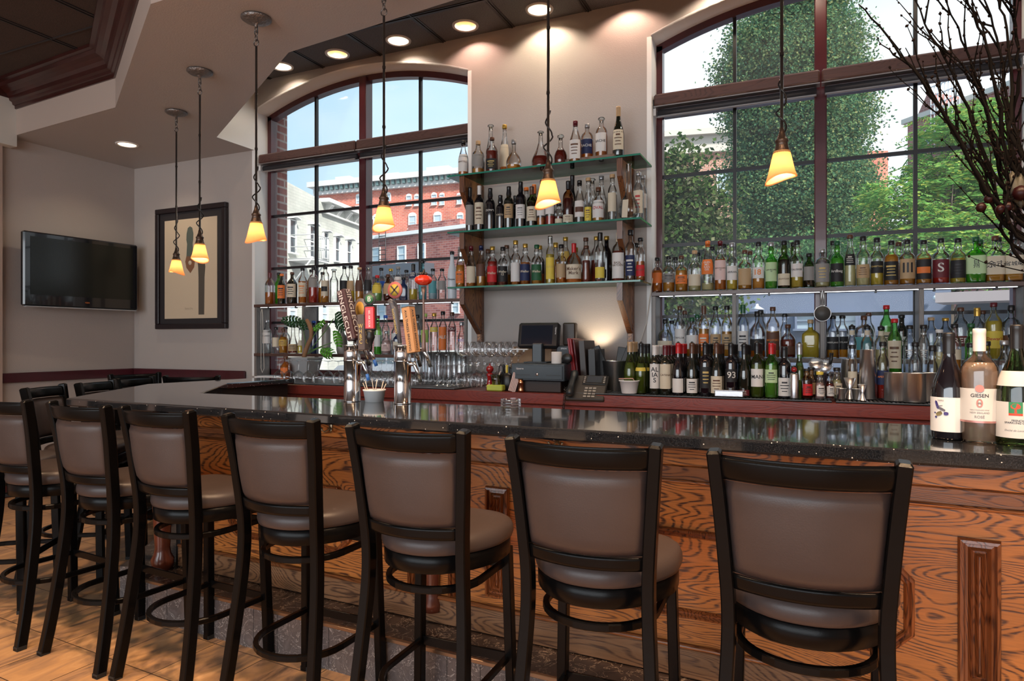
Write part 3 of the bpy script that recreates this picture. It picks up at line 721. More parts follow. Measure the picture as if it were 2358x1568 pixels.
# ================================================================ BAR STOOLS
def make_stool():
    t = thing('bar_stool', 'x', 'bar stool', group='upholstered metal bar stools')
    # seat: rounded trapezoid, wide at the front
    def seat_pts(sc, n=40):
        pts = []
        for i in range(n):
            a = 2 * PI * i / n; c_, s_ = math.cos(a), math.sin(a)
            e = 3.2 if s_ > 0 else 2.3
            q = (abs(c_) ** e + abs(s_) ** e) ** (-1 / e)
            x, y = q * c_, q * s_
            wd = 0.205 + 0.020 * (y + 1) / 2 - (0.04 if y < 0 else 0) * (-y)
            pts.append((x * wd * sc, y * 0.21 * sc + 0.012))
        return pts
    def slab(lv, m):
        vs = []; n = 40; fs = []
        for sc, z in lv: vs += [(x, y, z) for x, y in seat_pts(sc, n)]
        for k in range(len(lv) - 1):
            for i in range(n): fs.append((k * n + i, k * n + (i + 1) % n, (k + 1) * n + (i + 1) % n, (k + 1) * n + i))
        fs.append(tuple(range(n))[::-1]); fs.append(tuple(range((len(lv) - 1) * n, len(lv) * n)))
        return m.add(vs, fs, True)
    slab([(0.93, 0.690), (0.98, 0.694), (1.0, 0.706), (0.995, 0.724), (0.965, 0.740), (0.90, 0.750), (0.75, 0.757), (0.5, 0.761), (0.2, 0.762)], MB()).build('seat_cushion', M_vinyl, t)
    slab([(0.94, 0.636), (0.955, 0.638), (0.955, 0.688), (0.94, 0.690)], MB()).build('seat_frame', M_black, t)
    prof = [(-1, -1.25), (1, -1.25), (1, 1.25), (-1, 1.25)]
    rp = [(0.205, -0.245, 0.0), (0.196, -0.218, 0.15), (0.186, -0.192, 0.33), (0.176, -0.172, 0.50), (0.170, -0.165, 0.62), (0.170, -0.168, 0.72), (0.176, -0.178, 0.82), (0.186, -0.193, 0.95), (0.198, -0.215, 1.085)]
    def smooth(pts, k=3):
        out = []
        for i in range(len(pts) - 1):
            p0, p1, p2, p3 = (Vector(pts[max(i - 1, 0)]), Vector(pts[i]), Vector(pts[i + 1]), Vector(pts[min(i + 2, len(pts) - 1)]))
            for j in range(k):
                u = j / k
                out.append(0.5 * ((2 * p1) + (p2 - p0) * u + (2 * p0 - 5 * p1 + 4 * p2 - p3) * u * u + (3 * p1 - p0 - 3 * p2 + p3) * u ** 3))
        out.append(Vector(pts[-1])); return out
    chf = [(-1, -1.0), (-0.8, -1.25), (0.8, -1.25), (1, -1.0), (1, 1.0), (0.8, 1.25), (-0.8, 1.25), (-1, 1.0)]
    for s in (-1, 1):
        pts = [(s * p[0], p[1], p[2]) for p in rp]
        sm = smooth(pts); sm.append(sm[-1] + (sm[-1] - sm[-2]).normalized() * 0.006)
        rad = [0.0165] * (len(sm) - 1) + [0.011]
        MB().tube(sm, rad, prof=chf, up=(1, 0, 0)).build('rear_leg_post', M_black, t)
    for s in (-1, 1):
        MB().tube([(s * 0.188, 0.176, 0.0), (s * 0.172, 0.160, 0.64)], 0.0155, prof=chf, up=(1, 0, 0)).build('front_leg', M_black, t)
    # curved rails of the back (bowed backwards)
    def bow(w, y, d, z, n=12): return [(w * (2 * i / n - 1), y - d * (1 - (2 * i / n - 1) ** 2), z) for i in range(n + 1)]
    def post_x(z):
        for a, b in zip(rp, rp[1:]):
            if a[2] <= z <= b[2]:
                f = (z - a[2]) / (b[2] - a[2]); return a[0] + (b[0] - a[0]) * f, a[1] + (b[1] - a[1]) * f
        return rp[-1][0], rp[-1][1]
    def ribbon(z0, z1, thick, d, inset, nz=1, bulge=0.0, zr=0.0):
        n = 16; m = MB(); vs = []; fs = []
        lv = []
        K = 10 if bulge or zr else 4
        for side in (1, -1):
            for k in range(K + 1):
                f = k / K; ff = f if side == 1 else 1 - f
                z = z0 + (z1 - z0) * ff
                e = math.sin(PI * ff) ** (0.28 if bulge else 0.16) if (bulge or zr) and 0 < ff < 1 else (0.0 if (bulge or zr) else 1.0)
                yo = side * (thick / 2) * e + (-side) * 0
                lv.append((z, yo, side))
        L = len(lv)
        for i in range(n + 1):
            g = 2 * i / n - 1
            for z, yo, side in lv:
                px_, py_ = post_x(z)
                edge = 1.0
                if bulge: edge = (1 - abs(g) ** 16) ** 0.5
                vs.append(((px_ - inset) * g, py_ - d * (1 - g * g) - yo * (0.35 + 0.65 * edge), z))
        for i in range(n):
            for k in range(L):
                l = (k + 1) % L
                fs.append((i * L + k, i * L + l, (i + 1) * L + l, (i + 1) * L + k))
        fs.append(tuple(range(L))[::-1]); fs.append(tuple(range(n * L, (n + 1) * L)))
        return m.add(vs, fs, True)
    ribbon(1.020, 1.080, 0.032, 0.050, 0.008, zr=1).build('top_rail', M_black, t)
    ribbon(0.790, 1.018, 0.036, 0.048, 0.017, bulge=1).build('back_cushion', M_vinyl, t)
    ribbon(0.752, 0.788, 0.014, 0.044, 0.008).build('lower_rail', M_black, t)
    # the two U-shaped hoops and front bars
    def hoop(z, w, yf, yb):
        pts = [(w, yf, z)]
        n = 16; yc = yb + w
        for i in range(n + 1):
            a = PI * i / n
            pts.append((w * math.cos(a), yc - w * 0.98 * math.sin(a), z))
        pts.append((-w, yf, z))
        return MB().tube(pts, 0.0085, prof=[(-1.3, -0.8), (-0.9, -1.1), (0.9, -1.1), (1.3, -0.8), (1.3, 0.8), (0.9, 1.1), (-0.9, 1.1), (-1.3, 0.8)], up=(0, 0, 1))
    hoop(0.585, 0.160, 0.162, -0.180).build('upper_hoop', M_black, t)
    hoop(0.255, 0.172, 0.170, -0.212).build('footrest_hoop', M_black, t)
    MB().bbox(-0.178, 0.178, 0.164, 0.174, 0.238, 0.272, 0.002).build('front_bar', M_black, t)
    MB().bbox(-0.168, 0.168, 0.156, 0.164, 0.568, 0.602, 0.002).build('upper_front_bar', M_black, t)
    M_foot = pm('black rubber', (0.008, 0.008, 0.008), 0.7)
    for s in (-1, 1):
        MB().box(s * 0.205 - 0.017, s * 0.205 + 0.017, -0.264, -0.226, -0.0, 0.018).build('foot_cap', M_foot, t)
        MB().box(s * 0.188 - 0.017, s * 0.188 + 0.017, 0.157, 0.195, 0.0, 0.018).build('foot_cap', M_foot, t)
    return t
stool = make_stool()
# (x, y of the backrest's middle at its top, turn)
SP = [(-0.015, 1.655, 0, 'bar stool nearest the camera, rightmost of the front row'),
      (-0.555, 1.675, 1, 'second bar stool from the right, small brass hook plate above its back'),
      (-1.125, 1.71, 1, 'third bar stool from the right, beside the narrow ridged panel'),
      (-1.715, 1.755, -1, 'fourth bar stool from the right, just left of the coat hook'),
      (-2.33, 1.79, -3, 'fifth bar stool from the right, two stools left of the coat hook'),
      (-2.815, 1.80, -4, 'sixth bar stool from the right, standing at the bar corner'),
      (-3.36, 1.815, -5, 'bar stool at the left picture edge, left end of the front row'),
      (-4.00, 1.94, -55, 'stool half out of the picture at the left edge, behind the front row'),
      (-4.09, 2.42, -58, 'stool at the diagonal bar end, nearer of the pair left of the bar'),
      (-4.26, 2.84, -62, 'stool at the diagonal bar end, farther of the pair left of the bar'),
      (-4.47, 3.27, -71, 'stool left of the granite top with its back turned to the television wall'),
      (-5.03, 3.68, -96, 'far stool against the chair rail below the framed picture, left one'),
      (-4.29, 3.60, 25, 'far stool against the chair rail below the framed picture, right one')]
for i, (x, y, a, lab) in enumerate(SP):
    s = stool if i == 0 else copy_tree(stool)
    s['label'] = lab
    th = R(a); s.rotation_euler = (0, 0, th)
    s.location = (x - math.sin(th) * 0.215, y + math.cos(th) * 0.215, 0)

# ================================================================ PENDANT LAMPS
def shade_mat():
    m, nt, o = new_mat('amber frosted glass')
    t = N(nt, 'ShaderNodeBsdfTranslucent'); t.inputs[0].default_value = (1.0, 0.62, 0.42, 1)
    d = N(nt, 'ShaderNodeBsdfDiffuse'); d.inputs[0].default_value = (0.95, 0.62, 0.30, 1)
    e = N(nt, 'ShaderNodeEmission', i_Strength=0.16); e.inputs[0].default_value = (1.0, 0.36, 0.07, 1)
    a = N(nt, 'ShaderNodeMixShader', i_Fac=0.3); nt.links.new(t.outputs[0], a.inputs[1]); nt.links.new(d.outputs[0], a.inputs[2])
    b = N(nt, 'ShaderNodeAddShader'); nt.links.new(a.outputs[0], b.inputs[0]); nt.links.new(e.outputs[0], b.inputs[1])
    nt.links.new(b.outputs[0], o.inputs[0]); return m
M_shade = shade_mat()
M_rod = pm('dark bronze rod', (0.16, 0.145, 0.135), 0.28, metal=0.9)
M_canopy = pm('hammered pewter', (0.20, 0.18, 0.17), 0.35, metal=0.7, bump=0.8, bscale=75)
M_socket = pm('brown bronze socket', (0.085, 0.055, 0.040), 0.35, metal=0.6, bump=0.15, bscale=60)
M_glow = pm('warm bulb', (1, 0.9, 0.6), 0.5, emit=(1.0, 0.76, 0.40), es=26.0)
def pendant(x, y, zb, tilt, label, ztop=ZS):
    t = thing('pendant_lamp', label, 'pendant lamp', (x, y, zb), 0, 'amber glass pendants over the bar')
    zt = ztop - zb
    m = MB(); m.lathe([(0, zt - 0.001), (0.078, zt - 0.001), (0.080, zt - 0.012), (0.066, zt - 0.022), (0.03, zt - 0.034), (0.010, zt - 0.040), (0.008, zt - 0.055), (0, zt - 0.055)], 32); m.build('canopy', M_canopy, t)
    # chain links
    for k in range(3):
        z = zt - 0.066 - 0.024 * k; pts = []
        for i in range(14):
            a = 2 * PI * i / 14; u_, v_ = 0.0085 * math.cos(a), 0.0165 * math.sin(a)
            pts.append((u_, 0, z + v_) if k % 2 else (0, u_, z + v_))
        MB().tube(pts, 0.0022, 6, closed=True).build('chain_link', M_rod, t)
    pts = [(0.017 * math.cos(2 * PI * i / 16), 0, zt - 0.140 + 0.017 * math.sin(2 * PI * i / 16)) for i in range(16)]
    MB().tube(pts, 0.003, 6, closed=True).build('ring', M_rod, t)
    m = MB(); m.cyl(0, 0, 0.19, zt - 0.158, 0.0062, 12)
    L = zt - 0.158 - 0.19
    for f in (0.0, 0.36, 0.70): m.cyl(0, 0, 0.19 + L * f, 0.19 + L * f + 0.012, 0.0085, 12)
    m.build('rod', M_rod, t)
    # flex cord winding round the rod down to the socket
    pts = []
    for i in range(44):
        f = i / 43; a = f * 2.2 * 2 * PI + 0.6; rr = 0.009 + 0.012 * math.sin(PI * f) ** 2 * (1 if f > 0.45 else 0.6) + (0.016 * max(0, f - 0.55))
        pts.append((rr * math.cos(a), rr * math.sin(a), 0.42 - 0.245 * f))
    MB().tube(pts, 0.0035, 6).build('cord', M_plastic, t)
    m = MB(); m.tube([(0.012 * math.cos(2 * PI * i / 12), 0.0, zt - 0.09 + 0.05 * math.sin(2 * PI * i / 12)) for i in range(7)], 0.002, 6); m.build('chain_cord', M_plastic, t)
    m = MB(); m.lathe([(0, 0.205), (0.008, 0.205), (0.011, 0.185), (0.020, 0.162), (0.024, 0.160), (0.025, 0.152), (0.021, 0.149), (0.0245, 0.132), (0.0305, 0.112), (0.032, 0.108), (0.027, 0.110), (0, 0.12)], 28); m.build('socket', M_socket, t)
    # conical shade with its slanted lower rim
    n = 40; lv = 12; vs = []; fs = []
    for k in range(lv + 1):
        f = k / lv
        for i in range(n):
            a = 2 * PI * i / n
            low = 0.004 + 0.026 * (0.5 + 0.5 * math.cos(a - tilt)) - 0.012 * (0.5 + 0.5 * math.cos(2 * (a - tilt)))
            z = 0.116 + (low - 0.116) * f
            r_ = 0.030 + (0.116 - z) * 0.225 + 0.003 * max(0, f - 0.75) * 4
            vs.append((r_ * math.cos(a), r_ * math.sin(a), z))
    for k in range(lv):
        for i in range(n): fs.append((k * n + i, (k + 1) * n + i, (k + 1) * n + (i + 1) % n, k * n + (i + 1) % n))
    so = MB().add(vs, fs, True).build('glass_shade', M_shade, t)
    md = so.modifiers.new('solid', 'SOLIDIFY'); md.thickness = 0.003
    MB().lathe([(0, 0.105), (0.012, 0.100), (0.013, 0.085), (0.019, 0.068), (0.018, 0.056), (0.012, 0.048), (0, 0.046)], 16).build('bulb', M_glow, t)
    l = lamp('pendant_light', 'POINT', (x, y, zb + 0.055), 5.5, (1.0, 0.78, 0.55), shadow_soft_size=0.022)
    return t
pendant(-4.46, 3.605, 1.865, R(200), 'farthest pendant, leftmost of the three in front of the framed picture')
pendant(-3.648, 3.125, 1.873, R(-60), 'pendant lamp hanging second from the left in front of the framed picture')
pendant(-2.765, 2.736, 1.886, R(90), 'pendant lamp with level rim beside the left jamb of the left window')
pendant(-1.93, 2.74, 1.903, R(-20), 'pendant lamp in front of the left window beside its mullion')
pendant(-1.047, 2.71, 1.939, R(-10), 'pendant lamp in front of the glass wall shelves')
pendant(-0.103, 2.74, 1.96, R(-10), 'pendant lamp in front of the right window, nearest of the row')

# ================================================================ TELEVISION and PICTURE on the far walls
tv = thing('television', 'large black flat television with blank screen on the left wall', 'television', (XL + 0.12, 4.01, 1.985), R(-3))
MB().bbox(0, 0.055, -0.515, 0.515, -0.325, 0.325, 0.012).build('housing', pm('gloss black plastic', (0.008, 0.009, 0.012), 0.12, coat=0.5), tv)
MB().box(0.0555, 0.057, -0.462, 0.462, -0.225, 0.283).build('screen', pm('dark lcd screen', (0.010, 0.012, 0.010), 0.18, spec=0.4), tv)
MB().bbox(0.02, 0.060, -0.50, 0.50, -0.335, -0.325, 0.004).build('silver_edge', pm('silver plastic', (0.40, 0.42, 0.45), 0.25), tv)
flat_text('VIZIO', 0.055, 0.012, Matrix.Translation((0.0575, 0.02, -0.275)) @ Matrix.Rotation(R(90), 4, 'Z'), pm('orange print', (0.75, 0.22, 0.05), 0.5), tv)
MB().box(-0.105, 0.0, -0.15, 0.15, -0.15, 0.15).build('wall_bracket', M_plastic, tv)
pic = thing('framed_picture', 'black framed picture of a tall bottle shape on cream paper above chair rail', 'picture', (-5.50, DW - 0.002, 2.068))
fw_, fh_ = 0.478, 0.596
m = MB()
for (a, b, c_, d) in ((-fw_, fw_, -fh_, -fh_ + 0.05), (-fw_, fw_, fh_ - 0.05, fh_), (-fw_, -fw_ + 0.05, -fh_ + 0.05, fh_ - 0.05), (fw_ - 0.05, fw_, -fh_ + 0.05, fh_ - 0.05)): m.bbox(a, b, -0.045, 0, c_, d, 0.005)
m.build('frame', pm('black frame wood', (0.016, 0.010, 0.012), 0.35), pic)
MB().box(-fw_ + 0.05, fw_ - 0.05, -0.022, -0.001, -fh_ + 0.05, fh_ - 0.05).build('mat_board', pm('charcoal mount', (0.020, 0.016, 0.018), 0.7), pic)
MB().box(-0.36, 0.355, -0.025, -0.0225, -0.495, 0.475).build('paper', pm('cream paper', (0.62, 0.50, 0.36), 0.7), pic)
def blob(pts, y0, y1): 
    m = MB(); n = len(pts); vs = [(x, y0, z) for x, z in pts] + [(x, y1, z) for x, z in pts]
    return m.add(vs, [tuple(range(n)), ] + [(i, n + i, n + (i + 1) % n, (i + 1) % n) for i in range(n)])
blob([(-0.055, 0.10), (-0.045, 0.23), (-0.055, 0.27), (-0.052, 0.33), (-0.035, 0.385), (-0.005, 0.40), (0.025, 0.385), (0.04, 0.33), (0.038, 0.27), (0.03, 0.23), (0.042, 0.10)], -0.0262, -0.025).build('painted_neck', pm('green grey ink', (0.10, 0.12, 0.10), 0.8), pic)
blob([(-0.07, 0.06), (-0.055, 0.11), (0.045, 0.11), (0.06, 0.06), (0.05, 0.0), (0.0, -0.055), (-0.055, 0.0)], -0.0264, -0.025).build('painted_badge', pm('brown ink', (0.22, 0.10, 0.05), 0.8), pic)
MB().lathe([(0, 0.0), (0.022, 0.0), (0.022, 0.001), (0, 0.001)], 20, M=Matrix.Translation((-0.005, -0.0265, 0.045)) @ Matrix.Rotation(R(90), 4, 'X')).build('painted_dial', pm('pale ink', (0.6, 0.5, 0.38), 0.8), pic)
blob([(0.11, -0.46), (0.11, -0.10), (0.105, 0.0), (0.09, 0.10), (0.085, 0.19), (0.15, 0.19), (0.185, 0.10), (0.20, 0.0), (0.19, -0.10), (0.185, -0.46)], -0.0262, -0.025).build('painted_stem', pm('charcoal shading', (0.085, 0.07, 0.055), 0.8), pic)
flat_text('Extra Dry', 0.11, 0.025, Matrix.Translation((-0.02, -0.0262, -0.40)), pm('faint pencil', (0.42, 0.33, 0.24), 0.8), pic)
# ================================================================ BACK COUNTER
ZB = 1.025; YC = 3.93
bc = thing('back_counter', 'cherry-faced back bar counter below the windows, with open shelves and a dark top', 'counter', (0, 0, 0))
MB().bbox(-4.12, 2.3, YC, DW - 0.002, ZB - 0.075, ZB - 0.004, 0.003).build('counter_top', M_cherry, bc)
MB().bbox(-4.10, 2.3, YC + 0.02, YC + 0.05, ZB - 0.150, ZB - 0.079, 0.003).build('lower_apron', M_cherry, bc)
M_dark = pm('dark cabinet interior', (0.012, 0.009, 0.009), 0.6)
MB().box(-4.10, 2.3, YC + 0.35, DW - 0.01, 0, ZB - 0.08).build('cabinet_back', M_dark, bc)
for x in (-4.08, -2.4, -1.35, -0.98, 0.38): MB().box(x, x + 0.05, YC + 0.03, YC + 0.34, 0, ZB - 0.08).build('upright', M_cherry, bc)
# dark rubber bar mats lying on it
def bar_mat(x0, x1, label, dp=0.62):
    t = thing('bar_mat', label, 'bar mat', ((x0 + x1) / 2, YC, ZB - 0.004))
    h = (x1 - x0) / 2
    MB().bbox(-h, h, 0.01, dp, 0, 0.006, 0.002).build('mat', pm('black rubber', (0.008, 0.008, 0.008), 0.7), t)
    m = MB(); n = int((x1 - x0) / 0.020)
    for i in range(n):
        x = -h + (i + 0.2) * 2 * h / n
        m.box(x, x + 0.011, 0.005, dp - 0.02, 0.006, 0.0095)
    m.box(-h, h, 0.004, 0.016, 0.006, 0.010)
    o = m.build('ribs', pm('grey rubber', (0.085, 0.095, 0.11), 0.35), t); o['kind'] = 'stuff'
    return t
bar_mat(-4.08, -2.20, 'ribbed rubber bar mat under the glasses below the left window')
bar_mat(-1.34, 0.10, 'ribbed rubber bar mat under the row of wine bottles')
bar_mat(0.12, 1.9, 'ribbed rubber bar mat under the steel shakers and jiggers', 0.33)
# back-bar cooler with steel lid
t = thing('bottle_cooler', 'low stainless steel cooler standing under the back counter behind the bar', 'cooler', (0, 0, 0))
MB().bbox(-0.92, 0.37, YC - 0.10, YC + 0.02, 0.05, 0.84, 0.006).build('cooler_body', M_dark, t)
MB().bbox(-0.925, 0.372, YC - 0.12, YC + 0.02, 0.84, 0.868, 0.004).build('lid', M_chrome, t)

# ================================================================ WINDOW SHELF UNITS
M_shelf = oak('dark shelf laminate', (0.10, 0.048, 0.036, 1), (0.05, 0.020, 0.016, 1), 'X', 0.38, 0.5)
M_side = oak('grey brown board', (0.22, 0.19, 0.17, 1), (0.12, 0.10, 0.09, 1), 'Z', 0.5, 0.5)
M_led = pm('led strip', (1, 1, 1), 0.4, emit=(0.93, 0.97, 1.0), es=4.0)
ZU, ZL = 1.69, 1.24
YS0, YS1 = 4.615, 4.79
def shelf_unit(a, b, xs, label):
    t = thing('window_shelf_unit', label, 'shelf', (0, 0, 0), 0, 'bottle shelves built into the windows')
    for z in (ZU, ZL): MB().bbox(a, b, YS0, YS1, z - 0.026, z, 0.002).build('shelf_board', M_shelf, t)
    for x in xs: MB().bbox(x - 0.013, x + 0.013, YS0 + 0.006, YS1, ZL, ZU - 0.026, 0.002).build('divider', M_side, t)
    for x in (a + 0.013, b - 0.013): MB().bbox(x - 0.013, x + 0.013, YS0 + 0.004, YS1, ZB + 0.005, ZL - 0.026, 0.002).build('side_panel', M_side, t)
    MB().box(a + 0.05, b - 0.05, YS0 + 0.032, YS0 + 0.037, ZU - 0.029, ZU - 0.0265).build('led_strip', M_led, t)
    n = 7
    for i in range(n):
        x = a + 0.15 + (b - a - 0.3) * i / (n - 1)
        MB().box(x - 0.006, x + 0.006, YS0 + 0.024, YS0 + 0.048, ZU - 0.042, ZU - 0.0262).build('led_clip', M_plastic, t)
    return t
shelf_unit(-4.695, -2.47, (-4.68, -4.12, -3.56, -3.0, -2.485), 'two-tier dark wood bottle shelf across the left window')
shelf_unit(-1.015, 1.125, (-1.0, -0.467, 0.064, 0.60, 1.11), 'two-tier dark wood bottle shelf across the right window')
# raised step for the pouring bottles at the right end of the counter
ZR = 1.165
MB().bbox(0.10, 1.3, 4.28, 4.52, ZB - 0.0, ZR, 0.004).build('bottle_riser', M_shelf, label='low dark step behind the steel shakers that lifts the pouring bottles', cat='riser')

# ================================================================ GLASS WALL SHELVES
def shelf_glass():
    m, nt, o = new_mat('green edged glass')
    g = N(nt, 'ShaderNodeNewGeometry'); sxyz = N(nt, 'ShaderNodeSeparateXYZ'); nt.links.new(g.outputs['True Normal'], sxyz.inputs[0])
    ab = N(nt, 'ShaderNodeMath', operation='ABSOLUTE'); nt.links.new(sxyz.outputs[2], ab.inputs[0])
    gt = N(nt, 'ShaderNodeMath', operation='GREATER_THAN'); gt.inputs[1].default_value = 0.7; nt.links.new(ab.outputs[0], gt.inputs[0])
    tr = N(nt, 'ShaderNodeBsdfTransparent'); tr.inputs[0].default_value = (0.84, 0.93, 0.88, 1)
    gl = N(nt, 'ShaderNodeBsdfGlossy', i_Roughness=0.02); fr = N(nt, 'ShaderNodeFresnel', i_IOR=1.5)
    m1 = N(nt, 'ShaderNodeMixShader'); nt.links.new(fr.outputs[0], m1.inputs[0]); nt.links.new(tr.outputs[0], m1.inputs[1]); nt.links.new(gl.outputs[0], m1.inputs[2])
    pb = N(nt, 'ShaderNodeBsdfPrincipled', i_Roughness=0.08); pb.inputs['Base Color'].default_value = (0.03, 0.22, 0.15, 1)
    m2 = N(nt, 'ShaderNodeMixShader'); nt.links.new(gt.outputs[0], m2.inputs[0]); nt.links.new(pb.outputs[0], m2.inputs[1]); nt.links.new(m1.outputs[0], m2.inputs[2])
    nt.links.new(m2.outputs[0], o.inputs[0]); return m
M_sg = shelf_glass()
GX0, GX1, GY0 = -2.456, -1.015, 4.285
GZ = [2.576, 2.160, 1.752]
for z, nm in zip(GZ, ('top', 'middle', 'bottom')):
    MB().box(GX0, GX1, GY0, DW - 0.003, z - 0.012, z).build('glass_shelf', M_sg, label='%s glass shelf on the wall between the windows' % nm, cat='glass shelf', group='green-edged glass shelves')
for xb, side in ((-2.345, 'left'), (-1.158, 'right')):
    t = thing('shelf_bracket', 'tall %s wooden bracket carrying the three glass shelves' % side, 'bracket', (xb, DW - 0.002, 0), 0, 'walnut shelf brackets')
    for k, z in enumerate(GZ):
        zt = z - 0.0125; zl = (GZ[k + 1] if k < 2 else 1.36)
        d = DW - GY0 - 0.03
        zb_ = zl + (0.0 if k < 2 else 0.0)
        pts = [(0, zb_), (-0.045 if k == 2 else -0.12, zb_), (-0.045 if k == 2 else -0.12, zb_ + 0.05), (-d, zt - 0.115), (-d, zt), (0, zt)]
        m = MB(); n = len(pts)
        M = Matrix(((0, 0, 1, -0.019), (1, 0, 0, 0), (0, 1, 0, 0), (0, 0, 0, 1)))
        m.prism([(p[0], p[1]) for p in pts], 0.006, 0.032, M=M)
        m.build('bracket_board', M_walnut, t)
        m = MB(); 
        m.prism([(-d - 0.008, zt - 0.118), (-d + 0.012, zt - 0.112), (-d + 0.012, zt), (-d - 0.008, zt)], 0, 0.038, M=M)
        a = Vector((-d - 0.004, zt - 0.115)); b = Vector((-0.049 if k == 2 else -0.124, zb_ + 0.045)); dr = (b - a).normalized(); nn = Vector((-dr.y, dr.x)) * 0.018
        m.prism([(a.x, a.y), (b.x, b.y), (b.x + nn.x, b.y + nn.y), (a.x + nn.x, a.y + nn.y)], 0, 0.038, M=M)
        m.build('edge_band', oak('walnut edge', (0.20, 0.075, 0.03, 1), (0.06, 0.02, 0.01, 1), 'Z', 0.3), t)
    MB().bbox(-0.022, 0.022, -0.04, 0, 1.345, 2.56, 0.003).build('wall_batten', oak('walnut edge', (0.20, 0.075, 0.03, 1), (0.06, 0.02, 0.01, 1), 'Z', 0.3), t)

# ================================================================ BOTTLES
GL = {'c': ('clear', (0.95, 0.97, 0.97)), 'g': ('green', (0.22, 0.72, 0.14)), 'd': ('dark', None), 'n': ('brown', (0.35, 0.13, 0.03)), 'u': ('blue', None), 'w': ('frosted white', None), 'k': ('black', None), 'e': ('dark green', (0.16, 0.26, 0.06)), 't': ('teal', (0.30, 0.72, 0.78)), 'm': ('grey ceramic', None)}
def gl_mat(k):
    if k == 'd': return pm('dark wine bottle glass', (0.010, 0.012, 0.008), 0.06, spec=0.8, coat=0.6)
    if k == 'u': return pm('navy bottle glass', (0.006, 0.020, 0.075), 0.10, spec=0.7, coat=0.5)
    if k == 'k': return pm('black bottle glass', (0.006, 0.005, 0.008), 0.06, spec=0.8, coat=0.6)
    if k == 'w': return pm('frosted bottle', (0.68, 0.74, 0.80), 0.35)
    if k == 'm': return pm('grey stoneware', (0.36, 0.33, 0.31), 0.35)
    return glassy('bottle glass ' + k, tuple(c ** 0.5 for c in GL[k][1]), 0.68 if k == 'c' else 0.7, 0.10)
LQ = {'a': ('amber', (0.93, 0.45, 0.06)), 'o': ('deep amber', (0.86, 0.28, 0.03)), 'r': ('red', (0.75, 0.05, 0.03)), 'y': ('yellow', (0.95, 0.74, 0.10)), 'p': ('pale', (0.96, 0.88, 0.50)), 'w': ('clear', (0.95, 0.97, 0.97)), 'm': ('mahogany', (0.34, 0.05, 0.03)), 'i': ('pink', (0.95, 0.70, 0.66)), 'l': ('pale blue', (0.62, 0.85, 0.92)), 'h': ('green', (0.5, 0.85, 0.3)), 'b': ('dark brown', (0.10, 0.03, 0.015)), 's': ('rose', (1.0, 0.70, 0.52))}
def lq_mat(k):
    return glassy('spirit ' + k, tuple(c ** 0.5 for c in LQ[k][1]), 0.9, 0.0, body=(0.0 if k == 'w' else 0.50 if k == 's' else 0.78), bodycol=tuple(min(1, c * 1.05) for c in LQ[k][1]), refl=0.2)
COL = {'k': ('black', (0.012, 0.012, 0.014)), 'b': ('brown', (0.11, 0.045, 0.025)), 'r': ('red', (0.55, 0.015, 0.02)), 'o': ('orange', (0.80, 0.20, 0.04)), 'g': ('gold', (0.60, 0.38, 0.08)), 'w': ('white', (0.74, 0.72, 0.70)), 's': ('silver', (0.45, 0.46, 0.48)), 'c': ('cork', (0.50, 0.33, 0.18)), 'u': ('blue', (0.02, 0.10, 0.48)), 'e': ('dark green', (0.015, 0.10, 0.04)), 'x': ('glass', None), 'm': ('maroon', (0.13, 0.012, 0.02)), 'p': ('pink', (0.75, 0.55, 0.52)), 't': ('tan', (0.48, 0.33, 0.18)), 'y': ('yellow', (0.75, 0.58, 0.08)), 'n': ('navy', (0.012, 0.022, 0.085)), 'f': ('cream', (0.68, 0.60, 0.46)), 'h': ('light green', (0.50, 0.68, 0.38)), 'a': ('grey', (0.28, 0.27, 0.26)), 'd': ('teal', (0.10, 0.34, 0.38)), 'l': ('lime', (0.42, 0.60, 0.14))}
def col_mat(k, use='label'):
    if k == 'x': return glassy('clear stopper', (0.92, 0.95, 0.95), 0.45, 0.2)
    met = 0.7 if (k in 'gs' and use == 'cap') else 0.0
    return pm(use + ' ' + COL[k][0], COL[k][1], 0.32 if use == 'cap' else 0.6, metal=met)
